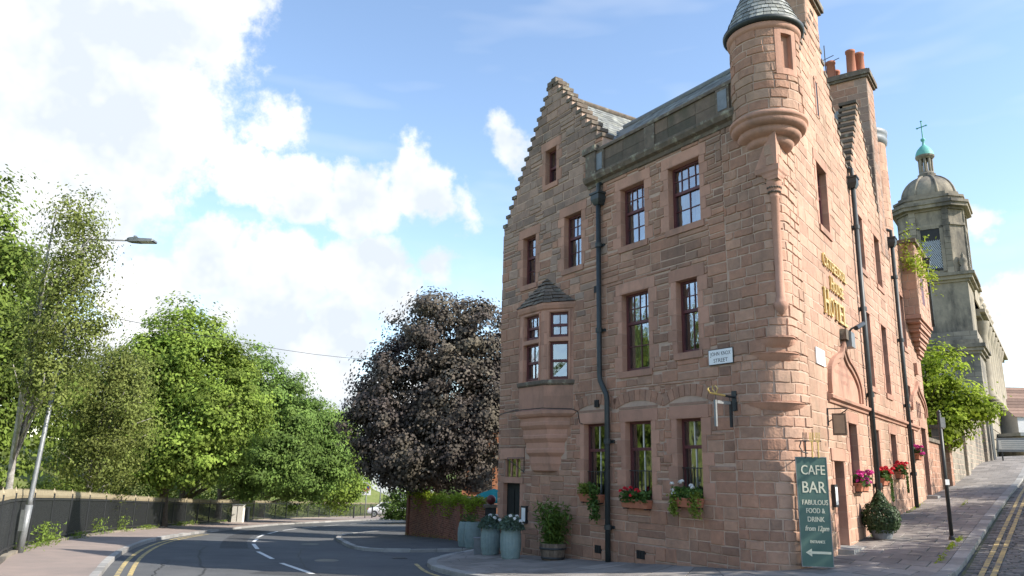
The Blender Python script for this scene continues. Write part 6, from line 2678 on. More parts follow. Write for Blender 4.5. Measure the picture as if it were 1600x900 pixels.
# window guard rails of the ground floor: real bars before the panes
for (a, b, z0) in ((5.42, 6.27, 1.08), (3.81, 4.69, 1.12), (2.28, 2.99, 1.20)):
    mb = MB()
    for k in range(7):
        x = a + 0.06 + (b - a - 0.12) * k / 6
        mb.fbox(FA, x - 0.006, x + 0.006, -0.1, -0.088, z0, z0 + 0.62)
    mb.fbox(FA, a + 0.02, b - 0.02, -0.102, -0.086, z0 + 0.61, z0 + 0.63)
    mb.build('window_guard', [M_IRON], hotel)

# banner ------------------------------------------------------------------------
bc = Vector((5.77, 15.06, 0))
th = math.radians(190)
bn = Vector((math.sin(th), math.cos(th), 0))
bu = Vector((-bn.y, bn.x, 0))
if bu.x < 0:
    bu = -bu
FBn = Fr(bc, bu, bn)
ban = empty('banner', (bc.x, bc.y, 0.05))
tag(ban, 'tall green cafe bar banner with cream lettering and an arrow at the corner', 'banner')
BZ0, BZ1, BWD = 0.08, 2.05, 0.272
mb = MB()
mb.fbox(FBn, -BWD, BWD, -0.02, 0.02, BZ0, BZ1)
mb.build('panel', [M_BANNER], ban)
mb = MB()
for (x0, x1, z0, z1) in ((-BWD - 0.012, -BWD, BZ0 - .012, BZ1 + .012), (BWD, BWD + 0.012, BZ0 - .012, BZ1 + .012), (-BWD, BWD, BZ1, BZ1 + .012), (-BWD, BWD, BZ0 - .012, BZ0)):
    mb.fbox(FBn, x0, x1, -0.024, 0.024, z0, z1)
mb.build('edge_trim', [M_GALV], ban)
for (body, z, size, wid) in (('CAFE', 1.735, 0.25, 0.43), ('BAR', 1.40, 0.30, 0.42), ('FABULOUS', 1.18, 0.13, 0.46), ('FOOD &', 1.03, 0.13, 0.33), ('DRINK', 0.875, 0.13, 0.30), ('from 12pm', 0.71, 0.135, 0.42), ('ENTRANCE', 0.49, 0.075, 0.26)):
    mb = MB()
    V_, F_ = text_geo(body, size, 0.0015)
    x0, x1 = min(v[0] for v in V_), max(v[0] for v in V_)
    k = wid / (x1 - x0)
    shear = 0.18 if body.startswith('from') else 0.0
    for dx in (0, 0.006, 0.003):
        mb.add([FBn((v[0] - (x0 + x1) / 2) * k + 0.02 + shear * v[1] + dx, 0.0235 + v[2] + dx * 0.1, z + v[1]) for v in V_], F_)
    mb.build('lettering', [M_PRINT], ban)
mb = MB()
mb.fbox(FBn, -0.12, 0.25, 0.02, 0.0235, 0.30, 0.345)
mb.add([FBn(-0.20, 0.0232, 0.322), FBn(-0.09, 0.0232, 0.25), FBn(-0.09, 0.0232, 0.30), FBn(-0.135, 0.0232, 0.322), FBn(-0.09, 0.0232, 0.345), FBn(-0.09, 0.0232, 0.394)], [(0, 1, 2, 3), (0, 3, 4, 5)])
mb.build('arrow', [M_PRINT], ban)
fk = empty('fork_ornament', FBn(0, 0.03, 2.1))
tag(fk, 'wrought-iron ornament of upright forks fixed above the green banner', 'ornament')
for k, x in enumerate((-0.09, 0.03, 0.14)):
    mb = MB()
    mb.tube([FBn(x, 0.04, 2.05), FBn(x, 0.05, 2.34)], 0.013, 6)
    for j in (-0.036, -0.012, 0.012, 0.036):
        mb.tube([FBn(x, 0.05, 2.32), FBn(x + j, 0.05, 2.37), FBn(x + j, 0.06, 2.52)], 0.007, 5)
    mb.build('fork', [M_GOLD if k else M_IRON], fk)
mb = MB()
mb.tube([FBn(-0.25, -0.1, 2.36), FBn(-0.2, 0.04, 2.36), FBn(0.2, 0.04, 2.36), FBn(0.22, -0.1, 2.36)], 0.012, 6)
mb.tube([FBn(-0.16, 0.04, 2.36), FBn(-0.2, 0.06, 2.25), FBn(-0.15, 0.06, 2.15), FBn(-0.05, 0.04, 2.13)], 0.012, 6)
mb.build('bracket', [M_IRON], fk)

# street name plate ----------------------------------------------------------------
pl = empty('street_name_plate', FA(1.63, 0.03, 3.93))
tag(pl, 'white enamel street name plate on the front wall near the corner', 'sign')
mb = MB()
mb.fbox(FA, 1.30, 1.97, 0.018, 0.045, 3.92, 4.25)
mb.build('backing', [M_BLACK], pl)
mb = MB()
mb.fbox(FA, 1.315, 1.955, 0.045, 0.052, 3.935, 4.235)
mb.build('enamel', [M_WHITE], pl)
for (body, sm, z, w) in (('JOHN', 1.78, 4.11, 0.25), ('KNOX', 1.49, 4.11, 0.25), ('STREET', 1.635, 3.97, 0.38)):
    mb = MB()
    text_on(mb, body, FA, sm, z, 0.115, 0.0525, True, ext=0.001, width=w)
    mb.build('lettering', [M_BLACK], pl)
# projecting sign frame
pj = empty('projecting_sign', FA(1.34, 0.0, 3.0))
tag(pj, 'wrought-iron projecting sign frame with gilt arm on the front wall', 'sign')
mb = MB()
mb.fbox(FA, 1.28, 1.40, 0.01, 0.04, 2.95, 3.35)
mb.build('wall_plate', [M_IRON], pj)
mb = MB()
mb.tube([FA(1.34, 0.03, 3.22), FA(1.34, 0.30, 3.24)], 0.022, 6, 0)
mb.tube([FA(1.34, 0.30, 3.24), FA(1.34, 0.72, 3.27), FA(1.34, 0.78, 3.33), FA(1.34, 0.74, 3.38)], [0.022, 0.02, 0.018, 0.012], 6, 1)
for q in (-0.07, 0.07):
    mb.tube([FA(1.34, 0.55, 3.26), FA(1.34 + q, 0.57, 3.36), FA(1.34 + q * 0.4, 0.6, 3.42)], 0.012, 5, 1)
mb.build('arm', [M_IRON, M_GOLD], pj)
for (o, m) in ((0.14, M_BLACK), (0.58, M_GALV)):
    mb = MB()
    mb.fbox(FA, 1.315, 1.365, o - 0.02, o + 0.02, 2.62, 3.14)
    mb.build('side_panel', [m], pj)
mb = MB()
mb.fbox(FA, 1.31, 1.37, 0.17, 0.55, 3.07, 3.13)
mb.build('top_bar', [M_GALV], pj)
mb = MB()
for o in (0.16, 0.56):
    mb.tube([FA(1.34, o, 3.10), FA(1.34, o, 3.24)], 0.008, 4)
mb.build('hanger', [M_IRON], pj)

# fittings on the sunlit wall
mb = MB()
mb.fbox(FB, 2.02, 2.76, 0.015, 0.035, 4.03, 4.38)
tag(mb.build('white_plaque', [M_WHITE]), 'blank white plaque on the sunlit wall beside the round corner', 'plaque')
fl = empty('floodlight', FB(5.0, 0, 5.0))
tag(fl, 'dark floodlight on a stone-coloured box above the arched door', 'lamp')
mb = MB()
mb.fbox(FB, 4.75, 5.15, 0.02, 0.22, 4.75, 5.12)
mb.build('box', [M_GALV], fl)
mb = MB()
mb.tube([FB(4.95, 0.12, 5.12), FB(4.95, 0.2, 5.22), FB(5.05, 0.3, 5.27)], 0.025, 6)
mb.build('arm', [M_IRON], fl)
mb = MB()
mb.tube([FB(4.95, 0.3, 5.22), FB(5.55, 0.36, 5.42)], 0.06, 8)
mb.build('head', [M_IRON], fl)
hs = empty('hanging_sign', FB(2.75, 0.0, 2.6))
tag(hs, 'small framed hanging sign on a triangular iron bracket above the side door', 'sign')
mb = MB()
mb.tube([FB(2.7, 0.02, 3.12), FB(2.7, 0.44, 3.12)], 0.014, 5)
mb.tube([FB(2.7, 0.02, 2.84), FB(2.7, 0.42, 3.10)], 0.012, 5)
mb.tube([FB(2.7, 0.02, 2.76), FB(2.7, 0.02, 3.14)], 0.016, 5)
mb.build('bracket', [M_IRON], hs)
mb = MB()
mb.fbox(FB, 2.685, 2.715, 0.10, 0.38, 2.56, 3.02)
mb.build('frame', [M_OAK], hs)
mb = MB()
mb.fbox(FB, 2.681, 2.719, 0.13, 0.35, 2.60, 2.98)
mb.build('board', [pm('sign_tan', (0.36, 0.28, 0.2), (0.26, 0.2, 0.15), 6, 0.7)], hs)


def menu_case(fr, s, z, lab):
    e = empty('menu_case', fr(s, 0, z))
    tag(e, lab, 'menu case', 'menu cases beside the doors')
    mb = MB()
    mb.fbox(fr, s - 0.13, s + 0.13, 0.016, 0.085, z, z + 0.46)
    mb.build('case', [M_BLACK], e)
    mb = MB()
    mb.fbox(fr, s - 0.09, s + 0.09, 0.085, 0.09, z + 0.05, z + 0.41)
    mb.build('sheet', [M_WHITE], e)


menu_case(FA, 8.86, 0.28, 'black wall-mounted menu case on the front wall beside the dark side door')
menu_case(FB, 2.68, 1.08, 'black wall-mounted menu case beside the red door next to the banner')
# lantern bracket near the dark door
wl = empty('wall_bracket', FA(9.1, 0, 1.9))
tag(wl, 'thin iron sign bracket above the dark side door', 'bracket')
mb = MB()
mb.tube([FA(8.95, 0.03, 1.62), FA(8.95, 0.03, 2.05)], 0.012, 5)
mb.tube([FA(8.95, 0.03, 1.65), FA(9.25, 0.4, 2.0)], 0.012, 5)
mb.tube([FA(8.95, 0.03, 2.03), FA(9.25, 0.4, 2.02)], 0.010, 5)
mb.build('bracket_iron', [M_IRON], wl)
hl = empty('hanging_lamp', (-0.9, 28, 1.2))
tag(hl, 'grey dome lamp hanging from a bracket on the hotel end wall', 'lamp')
mb = MB()
mb.tube([FA(10.36, -0.3, 1.95), FA(11.3, -1.4, 1.85)], 0.016, 5)
mb.tube([FA(11.25, -1.35, 1.85), FA(11.25, -1.35, 1.45)], 0.008, 4)
mb.build('bracket', [M_IRON], hl)
mb = MB()
q = FA(11.25, -1.35, 1.22)
mb.lathe(q, [(0.24, 0), (0.22, 0.08), (0.14, 0.18), (0.03, 0.24)], 16)
mb.build('shade', [M_GALV], hl, True)

# topiary in a pot ------------------------------------------------------------------
tpx = bxy(5.35, 0.42)
tzz = tz(*tpx)
to = empty('topiary', (tpx[0], tpx[1], tzz))
tag(to, 'round clipped evergreen shrub with a small cone on top by the side door', 'shrub')
mb = MB()
mb.lathe((tpx[0], tpx[1], tzz), [(0.2, 0), (0.25, 0.15), (0.27, 0.2), (0.2, 0.2)], 16)
mb.build('pot', [M_LEAD], to)
mb = MB()
mb.tube([(tpx[0], tpx[1], tzz), (tpx[0], tpx[1], tzz + 0.9)], 0.03, 6)
mb.build('stem', [M_BARK], to)
d = rng.normal(size=(5200, 3))
d /= np.linalg.norm(d, axis=1)[:, None]
rr_ = rng.uniform(0.75, 1.03, 5200)[:, None]
P1 = np.array([tpx[0], tpx[1], tzz + 0.46]) + d * rr_ * [0.42, 0.42, 0.40]
h = rng.uniform(0, 1, 1100)
a = rng.uniform(0, 6.28, 1100)
r = 0.21 * (1 - h) ** 0.7 * rng.uniform(0.7, 1.05, 1100)
P2 = np.c_[tpx[0] + r * np.sin(a), tpx[1] + r * np.cos(a), tzz + 0.78 + 0.30 * h]
leaves('foliage', np.r_[P1, P2], 0.055, pm('box_leaf', (0.03, 0.055, 0.02), (0.05, 0.085, 0.03), 6, 0.5, tint=0.5, transl=0.2), to, 0.2, 0.6, rng, outward=np.r_[d, np.c_[np.sin(a), np.cos(a), h * 0 + .5]])

# plain post on the right pavement -----------------------------------------------------
pp = Vector((9.86, 17.86, 0))
pz = tz(pp.x, pp.y)
po = empty('signpost', (pp.x, pp.y, pz))
tag(po, 'slim black post with small white tags standing near the right kerb', 'post')
mb = MB()
mb.tube([(pp.x, pp.y, pz - 0.05), (pp.x, pp.y, pz + 2.78)], 0.042, 10)
mb.lathe((pp.x, pp.y, pz), [(0.042, 2.78), (0.05, 2.8), (0.0, 2.86)], 10)
mb.build('pole', [M_IRON], po, True)
mb = MB()
mb.fbox(ident, pp.x - 0.045, pp.x + 0.045, pp.y - 0.06, pp.y - 0.045, pz + 1.18, pz + 1.30)
mb.build('tag', [M_WHITE], po)
mb = MB()
mb.fbox(ident, pp.x - 0.01, pp.x + 0.10, pp.y - 0.05, pp.y + 0.05, pz + 2.45, pz + 2.68)
mb.build('bracket', [M_GALV], po)
mb = MB()
mb.lathe((pp.x, pp.y, pz), [(0.042, 0), (0.07, 0.0), (0.06, 0.06), (0.042, 0.09)], 10)
mb.build('base', [M_IRON], po)

# roadside bits far down the road ------------------------------------------------------
def pole_sign(x, y, h, r, name, lab, cat, sign=False, mat=M_GALV):
    z = tz(x, y)
    e = empty(name, (x, y, z))
    tag(e, lab, cat)
    mb = MB()
    mb.tube([(x, y, z - 0.1), (x, y, z + h)], r, 8)
    mb.build('pole', [mat], e, True)
    if sign:
        mb = MB()
        mb.fbox(ident, x - 0.42, x + 0.42, y - 0.08, y - 0.05, z + h - 1.15, z + h + 0.05)
        mb.build('plate', [M_WHITE], e)
        for (rad, m, dy, nm) in ((0.33, pm('sign_red', (0.5, 0.02, 0.02), None, 4, 0.5), 0.085, 'ring'), (0.25, pm('sign_blue', (0.02, 0.06, 0.3), None, 4, 0.5), 0.09, 'disc')):
            mb = MB()
            mb.add([(x + rad * math.cos(t), y - dy, z + h - 0.5 + rad * math.sin(t)) for t in np.linspace(0, 2 * math.pi, 20, endpoint=False)], [list(range(20))])
            mb.build(nm, [m], e)
        mb = MB()
        for sg in (1,):
            mb.add([(x - 0.22, y - 0.095, z + h - 0.5 + 0.16), (x - 0.16, y - 0.095, z + h - 0.5 + 0.22), (x + 0.22, y - 0.095, z + h - 0.5 - 0.16), (x + 0.16, y - 0.095, z + h - 0.5 - 0.22)], [(0, 1, 2, 3)])
        mb.build('slash', [m_ for m_ in (MATS['sign_red'],)], e)
    return e


pole_sign(-13.2, 74.5, 3.2, 0.05, 'road_sign', 'no waiting sign, blue roundel on white plate, at the far bend', 'sign', True)
pole_sign(-13.4, 84.0, 5.0, 0.06, 'lamp_column', 'slender grey column beside the far white car', 'pole')
for i, (x, y) in enumerate(((-14.2, 74.2), (-12.6, 74.8))):
    z = tz(x, y)
    mb = MB()
    mb.lathe((x, y, z), [(0.07, -0.05), (0.07, 0.95), (0.09, 0.97), (0.09, 1.05), (0.0, 1.12)], 10)
    tag(mb.build('bollard', [M_IRON]), ('black bollard left of the no waiting sign', 'black bollard right of the no waiting sign')[i], 'bollard', 'bollards at the far bend')
for i, (x, y, w, h, lab) in enumerate(((-18.75, 56.0, 0.75, 1.15, 'pale grey utility cabinet against the railings'), (-19.1, 58.8, 0.35, 0.95, 'narrow pale cabinet left of the bigger utility cabinet'))):
    z = tz(x, y)
    e = empty('utility_cabinet', (x, y, z))
    tag(e, lab, 'cabinet')
    mb = MB()
    mb.fbox(ident, x - w / 2, x + w / 2, y - 0.2, y + 0.2, z, z + h)
    mb.build('body', [M_GALV if i else M_CREAM], e)
    mb = MB()
    mb.fbox(ident, x - w / 2 - 0.03, x + w / 2 + 0.03, y - 0.23, y + 0.23, z + h, z + h + 0.05)
    mb.build('lid', [M_GALV], e)
    mb = MB()
    mb.fbox(ident, x - 0.01, x + 0.01, y - 0.215, y - 0.2, z + 0.08, z + h - 0.05)
    mb.build('door_seam', [M_BLACK], e)

# white car -----------------------------------------------------------------------------
cz = tz(-11.5, 82)
car = empty('parked_car', (-12.3, 82, cz))
tag(car, 'small white car parked at the far end of the road', 'car')
FC = Fr((-14.3, 82.0, cz), (1, 0.12, 0), (0.12, -1, 0))
M_CARW = pm('white_car_paint', (0.78, 0.79, 0.80), (0.74, 0.75, 0.76), 2, 0.3, coat=0.6)
prof = [(0.0, 0.35), (0.02, 0.62), (0.15, 0.82), (0.95, 0.95), (1.0, 0.97), (3.0, 0.99), (3.6, 0.93), (3.92, 0.78), (4.0, 0.55), (3.98, 0.32), (3.5, 0.25), (0.5, 0.25)]
mb = MB()
rings = []
for (o, k) in ((-0.84, 0.96), (-0.8, 1.0), (0.8, 1.0), (0.84, 0.96)):
    rings.append([FC(2 + (s - 2) * k, o, 0.25 + (z - 0.25) * (k if k < 1 else 1)) for (s, z) in prof])
mb.rings(rings, 0, 0, True, True, True)
mb.build('body', [M_CARW], car, True)
cab = [(0.75, 0.94), (1.35, 1.38), (1.7, 1.45), (2.7, 1.44), (3.35, 1.2), (3.55, 0.96)]
mb = MB()
rings = [[FC(2.1 + (s - 2.1) * k, o, z) for (s, z) in cab] for (o, k) in ((-0.72, 0.97), (-0.6, 1.0), (0.6, 1.0), (0.72, 0.97))]
mb.rings(rings, 0, 0, False)
mb.build('roof', [M_CARW], car, True)
gl = MB()
for o in (-0.73, 0.73):
    gl.add([FC(0.98, o, 0.98), FC(1.42, o, 1.34), FC(2.0, o, 1.38), FC(2.0, o, 0.98)], [(0, 1, 2, 3)])
    gl.add([FC(2.08, o, 0.98), FC(2.08, o, 1.38), FC(2.7, o, 1.37), FC(3.2, o, 1.14), FC(3.3, o, 0.98)], [(0, 1, 2, 3, 4)])
    gl.add([FC(0.75, o * 0.98, 0.95), FC(1.35, o * 0.98, 1.39), FC(2.7, o * 0.98, 1.42), FC(3.5, o * 0.98, 0.97)], [(0, 1, 2, 3)], 1)
gl.build('side_windows', [M_BLACK, M_CARW], car)
for s in (0.75, 3.2):
    for o in (-0.8, 0.8):
        c_ = FC(s, o, 0.31)
        ty = MB()
        d_ = FC.n
        ring = lambda r, off: [(c_[0] + FC.u.x * r * math.cos(t) + d_.x * off, c_[1] + FC.u.y * r * math.cos(t) + d_.y * off, c_[2] + r * math.sin(t)) for t in np.linspace(0, 2 * math.pi, 18, endpoint=False)]
        ty.rings([ring(0.3, -0.1), ring(0.32, -0.06), ring(0.32, 0.06), ring(0.3, 0.1), ring(0.2, 0.1)], 0, 0, True)
        w_ = ty.build('wheel', [M_BLACK], car)
        rm = MB()
        rm.rings([ring(0.2, 0.09), ring(0.18, 0.07), ring(0.03, 0.09)], 0, 0, True, False, True)
        rm.build('rim', [M_GALV], w_)
for (s, m, nm) in ((0.1, pm('tail_red', (0.4, 0.02, 0.02), None, 3, 0.4), 'tail_light'), (3.88, M_CREAM, 'headlight')):
    for o in (-0.68, 0.68):
        mb = MB()
        mb.fbox(FC, s - 0.06, s + 0.08, o - 0.12, o + 0.12, 0.68, 0.80)
        mb.build(nm, [m], car)

# gravestone on the hill
gs = MB()
gz = -0.2
gx_, gy_ = -17.75, 28.2
hz_ = hill_z(gx_, gy_, 3.2 / 60.0)
gs.rings([[(gx_ - w, gy_ - 0.07, hz_ + z) for (w, z) in ((-.32, -.3), (.32, -.3), (.32, .75), (.2, .92), (0, 1.0), (-.2, .92), (-.32, .75))], [(gx_ - w, gy_ + 0.07, hz_ + z) for (w, z) in ((-.32, -.3), (.32, -.3), (.32, .75), (.2, .92), (0, 1.0), (-.2, .92), (-.32, .75))]], 0, 0, True, True, True)
tag(gs.build('gravestone', [M_CHLIT]), 'pale rounded gravestone on the grass behind the railings', 'gravestone')

# ------------------------------------------------------------------ trees and plants
def make_leaf(name, c1, c2, tr=0.35):
    return pm(name, c1, c2, 0.9, 0.6, tint=0.5, transl=tr, spec=0.12)


ML_LIME = make_leaf('lime_tree_leaf', (0.17, 0.26, 0.045), (0.24, 0.31, 0.06), 0.4)
ML_DARK = make_leaf('broad_leaf', (0.125, 0.19, 0.035), (0.185, 0.24, 0.05), 0.4)
ML_BIRCH = make_leaf('birch_leaf', (0.15, 0.19, 0.048), (0.205, 0.23, 0.065), 0.4)
ML_MID = make_leaf('mid_green_leaf', (0.125, 0.21, 0.052), (0.175, 0.255, 0.062), 0.42)
ML_COPP = pm('copper_leaf', (0.082, 0.066, 0.068), (0.15, 0.132, 0.098), 0.5, 0.6, tint=0.28, transl=0.22, spec=0.1)
ML_YEL = make_leaf('yellow_green_leaf', (0.23, 0.31, 0.03), (0.30, 0.37, 0.045), 0.55)


def tree(name, label, base, lobes, mat, bark, n_leaf, size, tr, group=None, clump=0.42, per=70, seed=1, asp=0.55, droop=0.0, up=0.45, flat=0.7, hull=0.5, trunk_top=None, lean=(0, 0), cy=0.0):
    """lobes: ellipsoids (dx, dy, z, rx, ry, rz); leaves hang in clumps through their outer volume"""
    rng = np.random.default_rng(seed)
    bx, by, bz = base
    lobes = [(l[0], l[1] + cy, *l[2:]) for l in lobes]
    t = empty(name, (bx, by, bz))
    tag(t, label, 'tree', group)
    vol = np.array([l[3] * l[4] + l[3] * l[5] for l in lobes])
    vol = vol / vol.sum()
    ncl = max(8, n_leaf // per)
    P, O, T = [], [], []
    centers = []
    for k in range(ncl):
        l = lobes[rng.choice(len(lobes), p=vol)]
        d = rng.normal(size=3)
        d /= np.linalg.norm(d)
        rr = rng.uniform(hull, 1.0) ** 0.6 * rng.uniform(0.82, 1.2)
        c = np.array([bx + l[0], by + l[1], l[2]]) + d * rr * np.array(l[3:6])
        centers.append(c)
        s = clump * rng.uniform(0.5, 1.25)
        m = int(per * rng.uniform(0.45, 1.55))
        q = rng.normal(size=(m, 3)) * [s, s, s * flat]
        if droop:
            q[:, 2] -= droop * np.abs(rng.normal(size=m)) * s
        P.append(c + q)
        o = np.tile(d, (m, 1)) * 0.6 + q / (s * 2.0)
        O.append(o)
        T.append(np.full(m, rng.uniform(-0.95, 0.95)))
    P, O, T = np.concatenate(P), np.concatenate(O), np.concatenate(T)
    P[:, 2] = np.maximum(P[:, 2], bz + 0.25)
    cr = leaves('crown', P, size, mat, t, up, asp, rng, droop * 0.5, O, T)
    tag(cr, kind='stuff')
    # trunk and limbs reaching into the clumps
    zs = [l[2] for l in lobes]
    topz = trunk_top or (max(l[2] + l[5] * 0.5 for l in lobes))
    mb = MB()
    n = 7
    pts, rad = [], []
    for i in range(n):
        f = i / (n - 1)
        pts.append((bx + lean[0] * f + math.sin(i * 1.7 + seed) * 0.08, by + lean[1] * f + math.cos(i * 2.1 + seed) * 0.08, bz - 0.2 + (topz - bz) * f))
        rad.append(tr * (1.25 - 0.25 * min(1, f * 6)) * (1 - 0.82 * f))
    mb.tube(pts, rad, 9)
    mb.build('trunk', [bark], t, True)
    lm = MB()
    pick = rng.choice(len(centers), size=min(len(centers), 34), replace=False)
    for k in pick:
        c = centers[k]
        f = min(0.92, max(0.15, (c[2] - bz) / (topz - bz) * rng.uniform(0.45, 0.8)))
        i = f * (n - 1)
        a, b = np.array(pts[int(i)]), np.array(pts[min(n - 1, int(i) + 1)])
        st_ = a + (b - a) * (i - int(i))
        mid = (st_ + c) / 2 + np.array([0, 0, 0.12 * np.linalg.norm(c - st_)]) + rng.normal(size=3) * 0.12
        r0 = tr * (1 - 0.8 * f) * 0.42
        lm.tube([tuple(st_), tuple(mid), tuple(c)], [r0, r0 * 0.6, 0.012], 5)
    tag(lm.build('limbs', [bark], t, True), kind='stuff')
    return t


GT = 'trees behind the railings'
# far-left broad tree
z = tz(-19.5, 27)
tree('broad_tree', 'dense dark green tree at the far left edge behind the railings', (-18.9, 25.5, z),
     [(-0.5, 0, 6.0, 3.2, 3.0, 4.2), (1.4, -0.6, 5.4, 2.3, 2.2, 2.8), (0.2, 0.3, 8.8, 2.1, 2.0, 2.4), (1.6, 0.5, 7.4, 1.7, 1.7, 1.9), (-2.0, 0, 7, 2.6, 2.5, 3.0), (1.0, 0, 3.4, 2.4, 2.0, 1.8), (2.6, 0.5, 4.6, 1.6, 1.5, 2.4), (0.6, 0, 1.8, 2.6, 2.0, 1.3)], ML_DARK, M_BARK, 66000, 0.17, 0.26, GT, seed=3, per=110, flat=0.55)
# slender airy birch
z = tz(-17.2, 29)
tree('birch_tree', 'tall airy birch tree whose leaves surround the leaning street lamp', (-13.0, 20.7, tz(-13.0, 20.7)),
     [(1.34, 0.00, 8.04, 0.69, 0.69, 0.96), (1.69, 0.00, 7.01, 0.76, 0.69, 0.83), (1.34, 0.00, 6.18, 1.03, 0.89, 1.03), (1.69, 0.00, 4.94, 1.03, 0.89, 1.17), (1.34, 0.00, 3.84, 0.96, 0.89, 0.89), (2.31, 0.00, 5.29, 0.48, 0.41, 0.34), (0.79, 0.00, 5.22, 0.69, 0.69, 1.03)], ML_BIRCH, M_BIRCH, 17000, 0.08, 0.10, GT, clump=0.24, per=46, seed=5, droop=0.7, hull=0.1, asp=0.6, lean=(0.7, -1.0), cy=-1.1)
z = tz(-16.8, 33)
tree('birch_tree', 'lower drooping birch with yellowish leaves just right of the street lamp', (-17.3, 33, z),
     [(0.2, 0, 4.6, 1.9, 1.7, 2.0), (1.1, -0.2, 3.4, 1.4, 1.4, 1.7), (-0.9, 0.2, 4.4, 1.6, 1.5, 2.0), (0.4, -0.4, 1.8, 1.7, 1.5, 1.4), (0.8, 0, 5.6, 0.9, 0.9, 0.9)], ML_BIRCH, M_BIRCH, 28000, 0.115, 0.13, GT, clump=0.36, per=60, seed=6, droop=1.0, asp=0.6)
# the row of limes
z = tz(-18, 42)
tree('lime_tree', 'largest bright green lime tree in the row behind the railings', (-18.2, 42.5, z),
     [(0.2, 0, 8.0, 2.2, 2.1, 2.4), (-1.3, 0, 6.2, 2.4, 2.2, 2.6), (1.6, -0.2, 6.2, 2.5, 2.3, 2.4), (2.6, -0.5, 4.0, 2.6, 2.3, 2.6), (-0.8, -0.4, 3.4, 2.6, 2.3, 2.6), (0.8, -0.8, 2.0, 3.4, 2.2, 1.6), (-2.2, 0, 4.4, 1.8, 1.6, 2.2)], ML_LIME, M_BARK, 84000, 0.20, 0.26, GT, seed=9, clump=0.46, per=110, flat=0.55)
z = tz(-16.6, 50)
tree('lime_tree', 'green lime tree next beyond the largest one in the row', (-20.4, 50, z),
     [(3.80, 0, 6.4, 2.2, 2.1, 2.5), (5.40, -0.2, 4.6, 2.4, 2.2, 2.4), (2.80, 0, 4.6, 2.4, 2.2, 2.6), (4.50, -0.6, 2.0, 3.0, 2.2, 2.2), (6.40, -0.4, 2.6, 1.6, 1.6, 2.0)], ML_MID, M_BARK, 54000, 0.20, 0.22, GT, seed=12, clump=0.42, per=110, flat=0.55)
z = tz(-16, 58)
tree('lime_tree', 'green lime tree third along the row behind the railings', (-20.9, 58, z),
     [(4.50, 0, 5.6, 2.0, 2.0, 2.4), (6.30, -0.2, 4.0, 2.3, 2.2, 2.4), (3.70, 0, 3.6, 2.3, 2.2, 2.6), (5.50, -0.5, 1.2, 3.0, 2.0, 2.2), (7.50, -0.3, 1.8, 1.6, 1.6, 2.0)], ML_MID, M_BARK, 50000, 0.21, 0.22, GT, seed=13, clump=0.44, per=110, flat=0.55)
z = tz(-15, 66)
tree('lime_tree', 'smaller green lime tree at the far end of the row, near the no waiting sign', (-20.6, 67, z),
     [(5.20, 0, 4.2, 2.0, 2.0, 2.3), (6.60, -0.2, 2.6, 2.0, 2.0, 2.2), (4.20, 0, 2.4, 2.1, 2.0, 2.4), (6.20, -0.4, 0.2, 2.6, 2.0, 1.9)], ML_LIME, M_BARK, 30000, 0.2, 0.2, GT, seed=14, clump=0.45)
z = tz(-18.8, 90)
tree('background_tree', 'pale green conical tree far behind the lime row', (-18.8, 90, z),
     [(0, 0, 5.4, 1.5, 1.5, 2.6), (0, 0, 2.4, 2.2, 2.0, 2.6), (0, 0, -0.6, 2.6, 2.0, 2.2)], ML_MID, M_BARK, 12000, 0.24, 0.2, GT, seed=15, clump=0.5)
z = tz(-26, 38)
for i, (x, y, h, sd) in enumerate(((-27, 37, 7.5, 31), (-27, 52, 7.0, 32), (-25, 66, 5.5, 33))):
    z = tz(-24, y) + 3.0
    tree('hill_tree', ('dark green tree on the hill behind the birches', 'dark green tree on the hill behind the lime row', 'dark green tree farthest along the hill')[i], (x, y, z),
         [(0, 0, z + h * .62, 3.2, 3, h * .36), (1.5, -0.5, z + h * .35, 3.2, 2.8, h * .34), (-1.5, 0, z + h * .4, 3, 2.8, h * .36)], ML_DARK, M_BARK, 9000, 0.26, 0.25, 'trees on the hill', seed=sd, clump=0.6)
# shrubs under the row so that the foot of the trees is closed and dark
for i, (x, y, r, sd) in enumerate(((-17.5, 28.4, 0.9, 41), (-20.4, 36.5, 1.3, 42), (-21.6, 41.0, 1.4, 43), (-22.8, 47.0, 1.6, 44), (-23.4, 53.5, 1.7, 45), (-23.7, 60.0, 1.8, 46), (-23.2, 67.0, 1.8, 47), (-22.0, 74.0, 1.8, 48), (-20.4, 81.5, 1.6, 49))):
    z = tz(x, y)
    s = empty('shrub', (x, y, z))
    nm = ('first', 'second', 'third', 'fourth', 'fifth', 'sixth', 'seventh', 'eighth', 'ninth')[i]
    tag(s, nm + ' low dark shrub from the lamp post, close behind the railings', 'shrub', 'shrubs behind the railings')
    rg = np.random.default_rng(sd)
    n = 3600
    d = rg.normal(size=(n, 3))
    d /= np.linalg.norm(d, axis=1)[:, None]
    P = np.array([x, y, z + r * 0.75]) + d * (rg.uniform(0.5, 1.05, n) ** 0.5)[:, None] * [r * 1.9, r, r * 0.95]
    leaves('foliage', P, 0.16, ML_DARK, s, 0.3, 0.6, rg, outward=d * 0.6)
    mb = MB()
    mb.tube([(x, y, z - 0.1), (x, y, z + r)], 0.05, 6)
    mb.build('stem', [M_BARK], s)
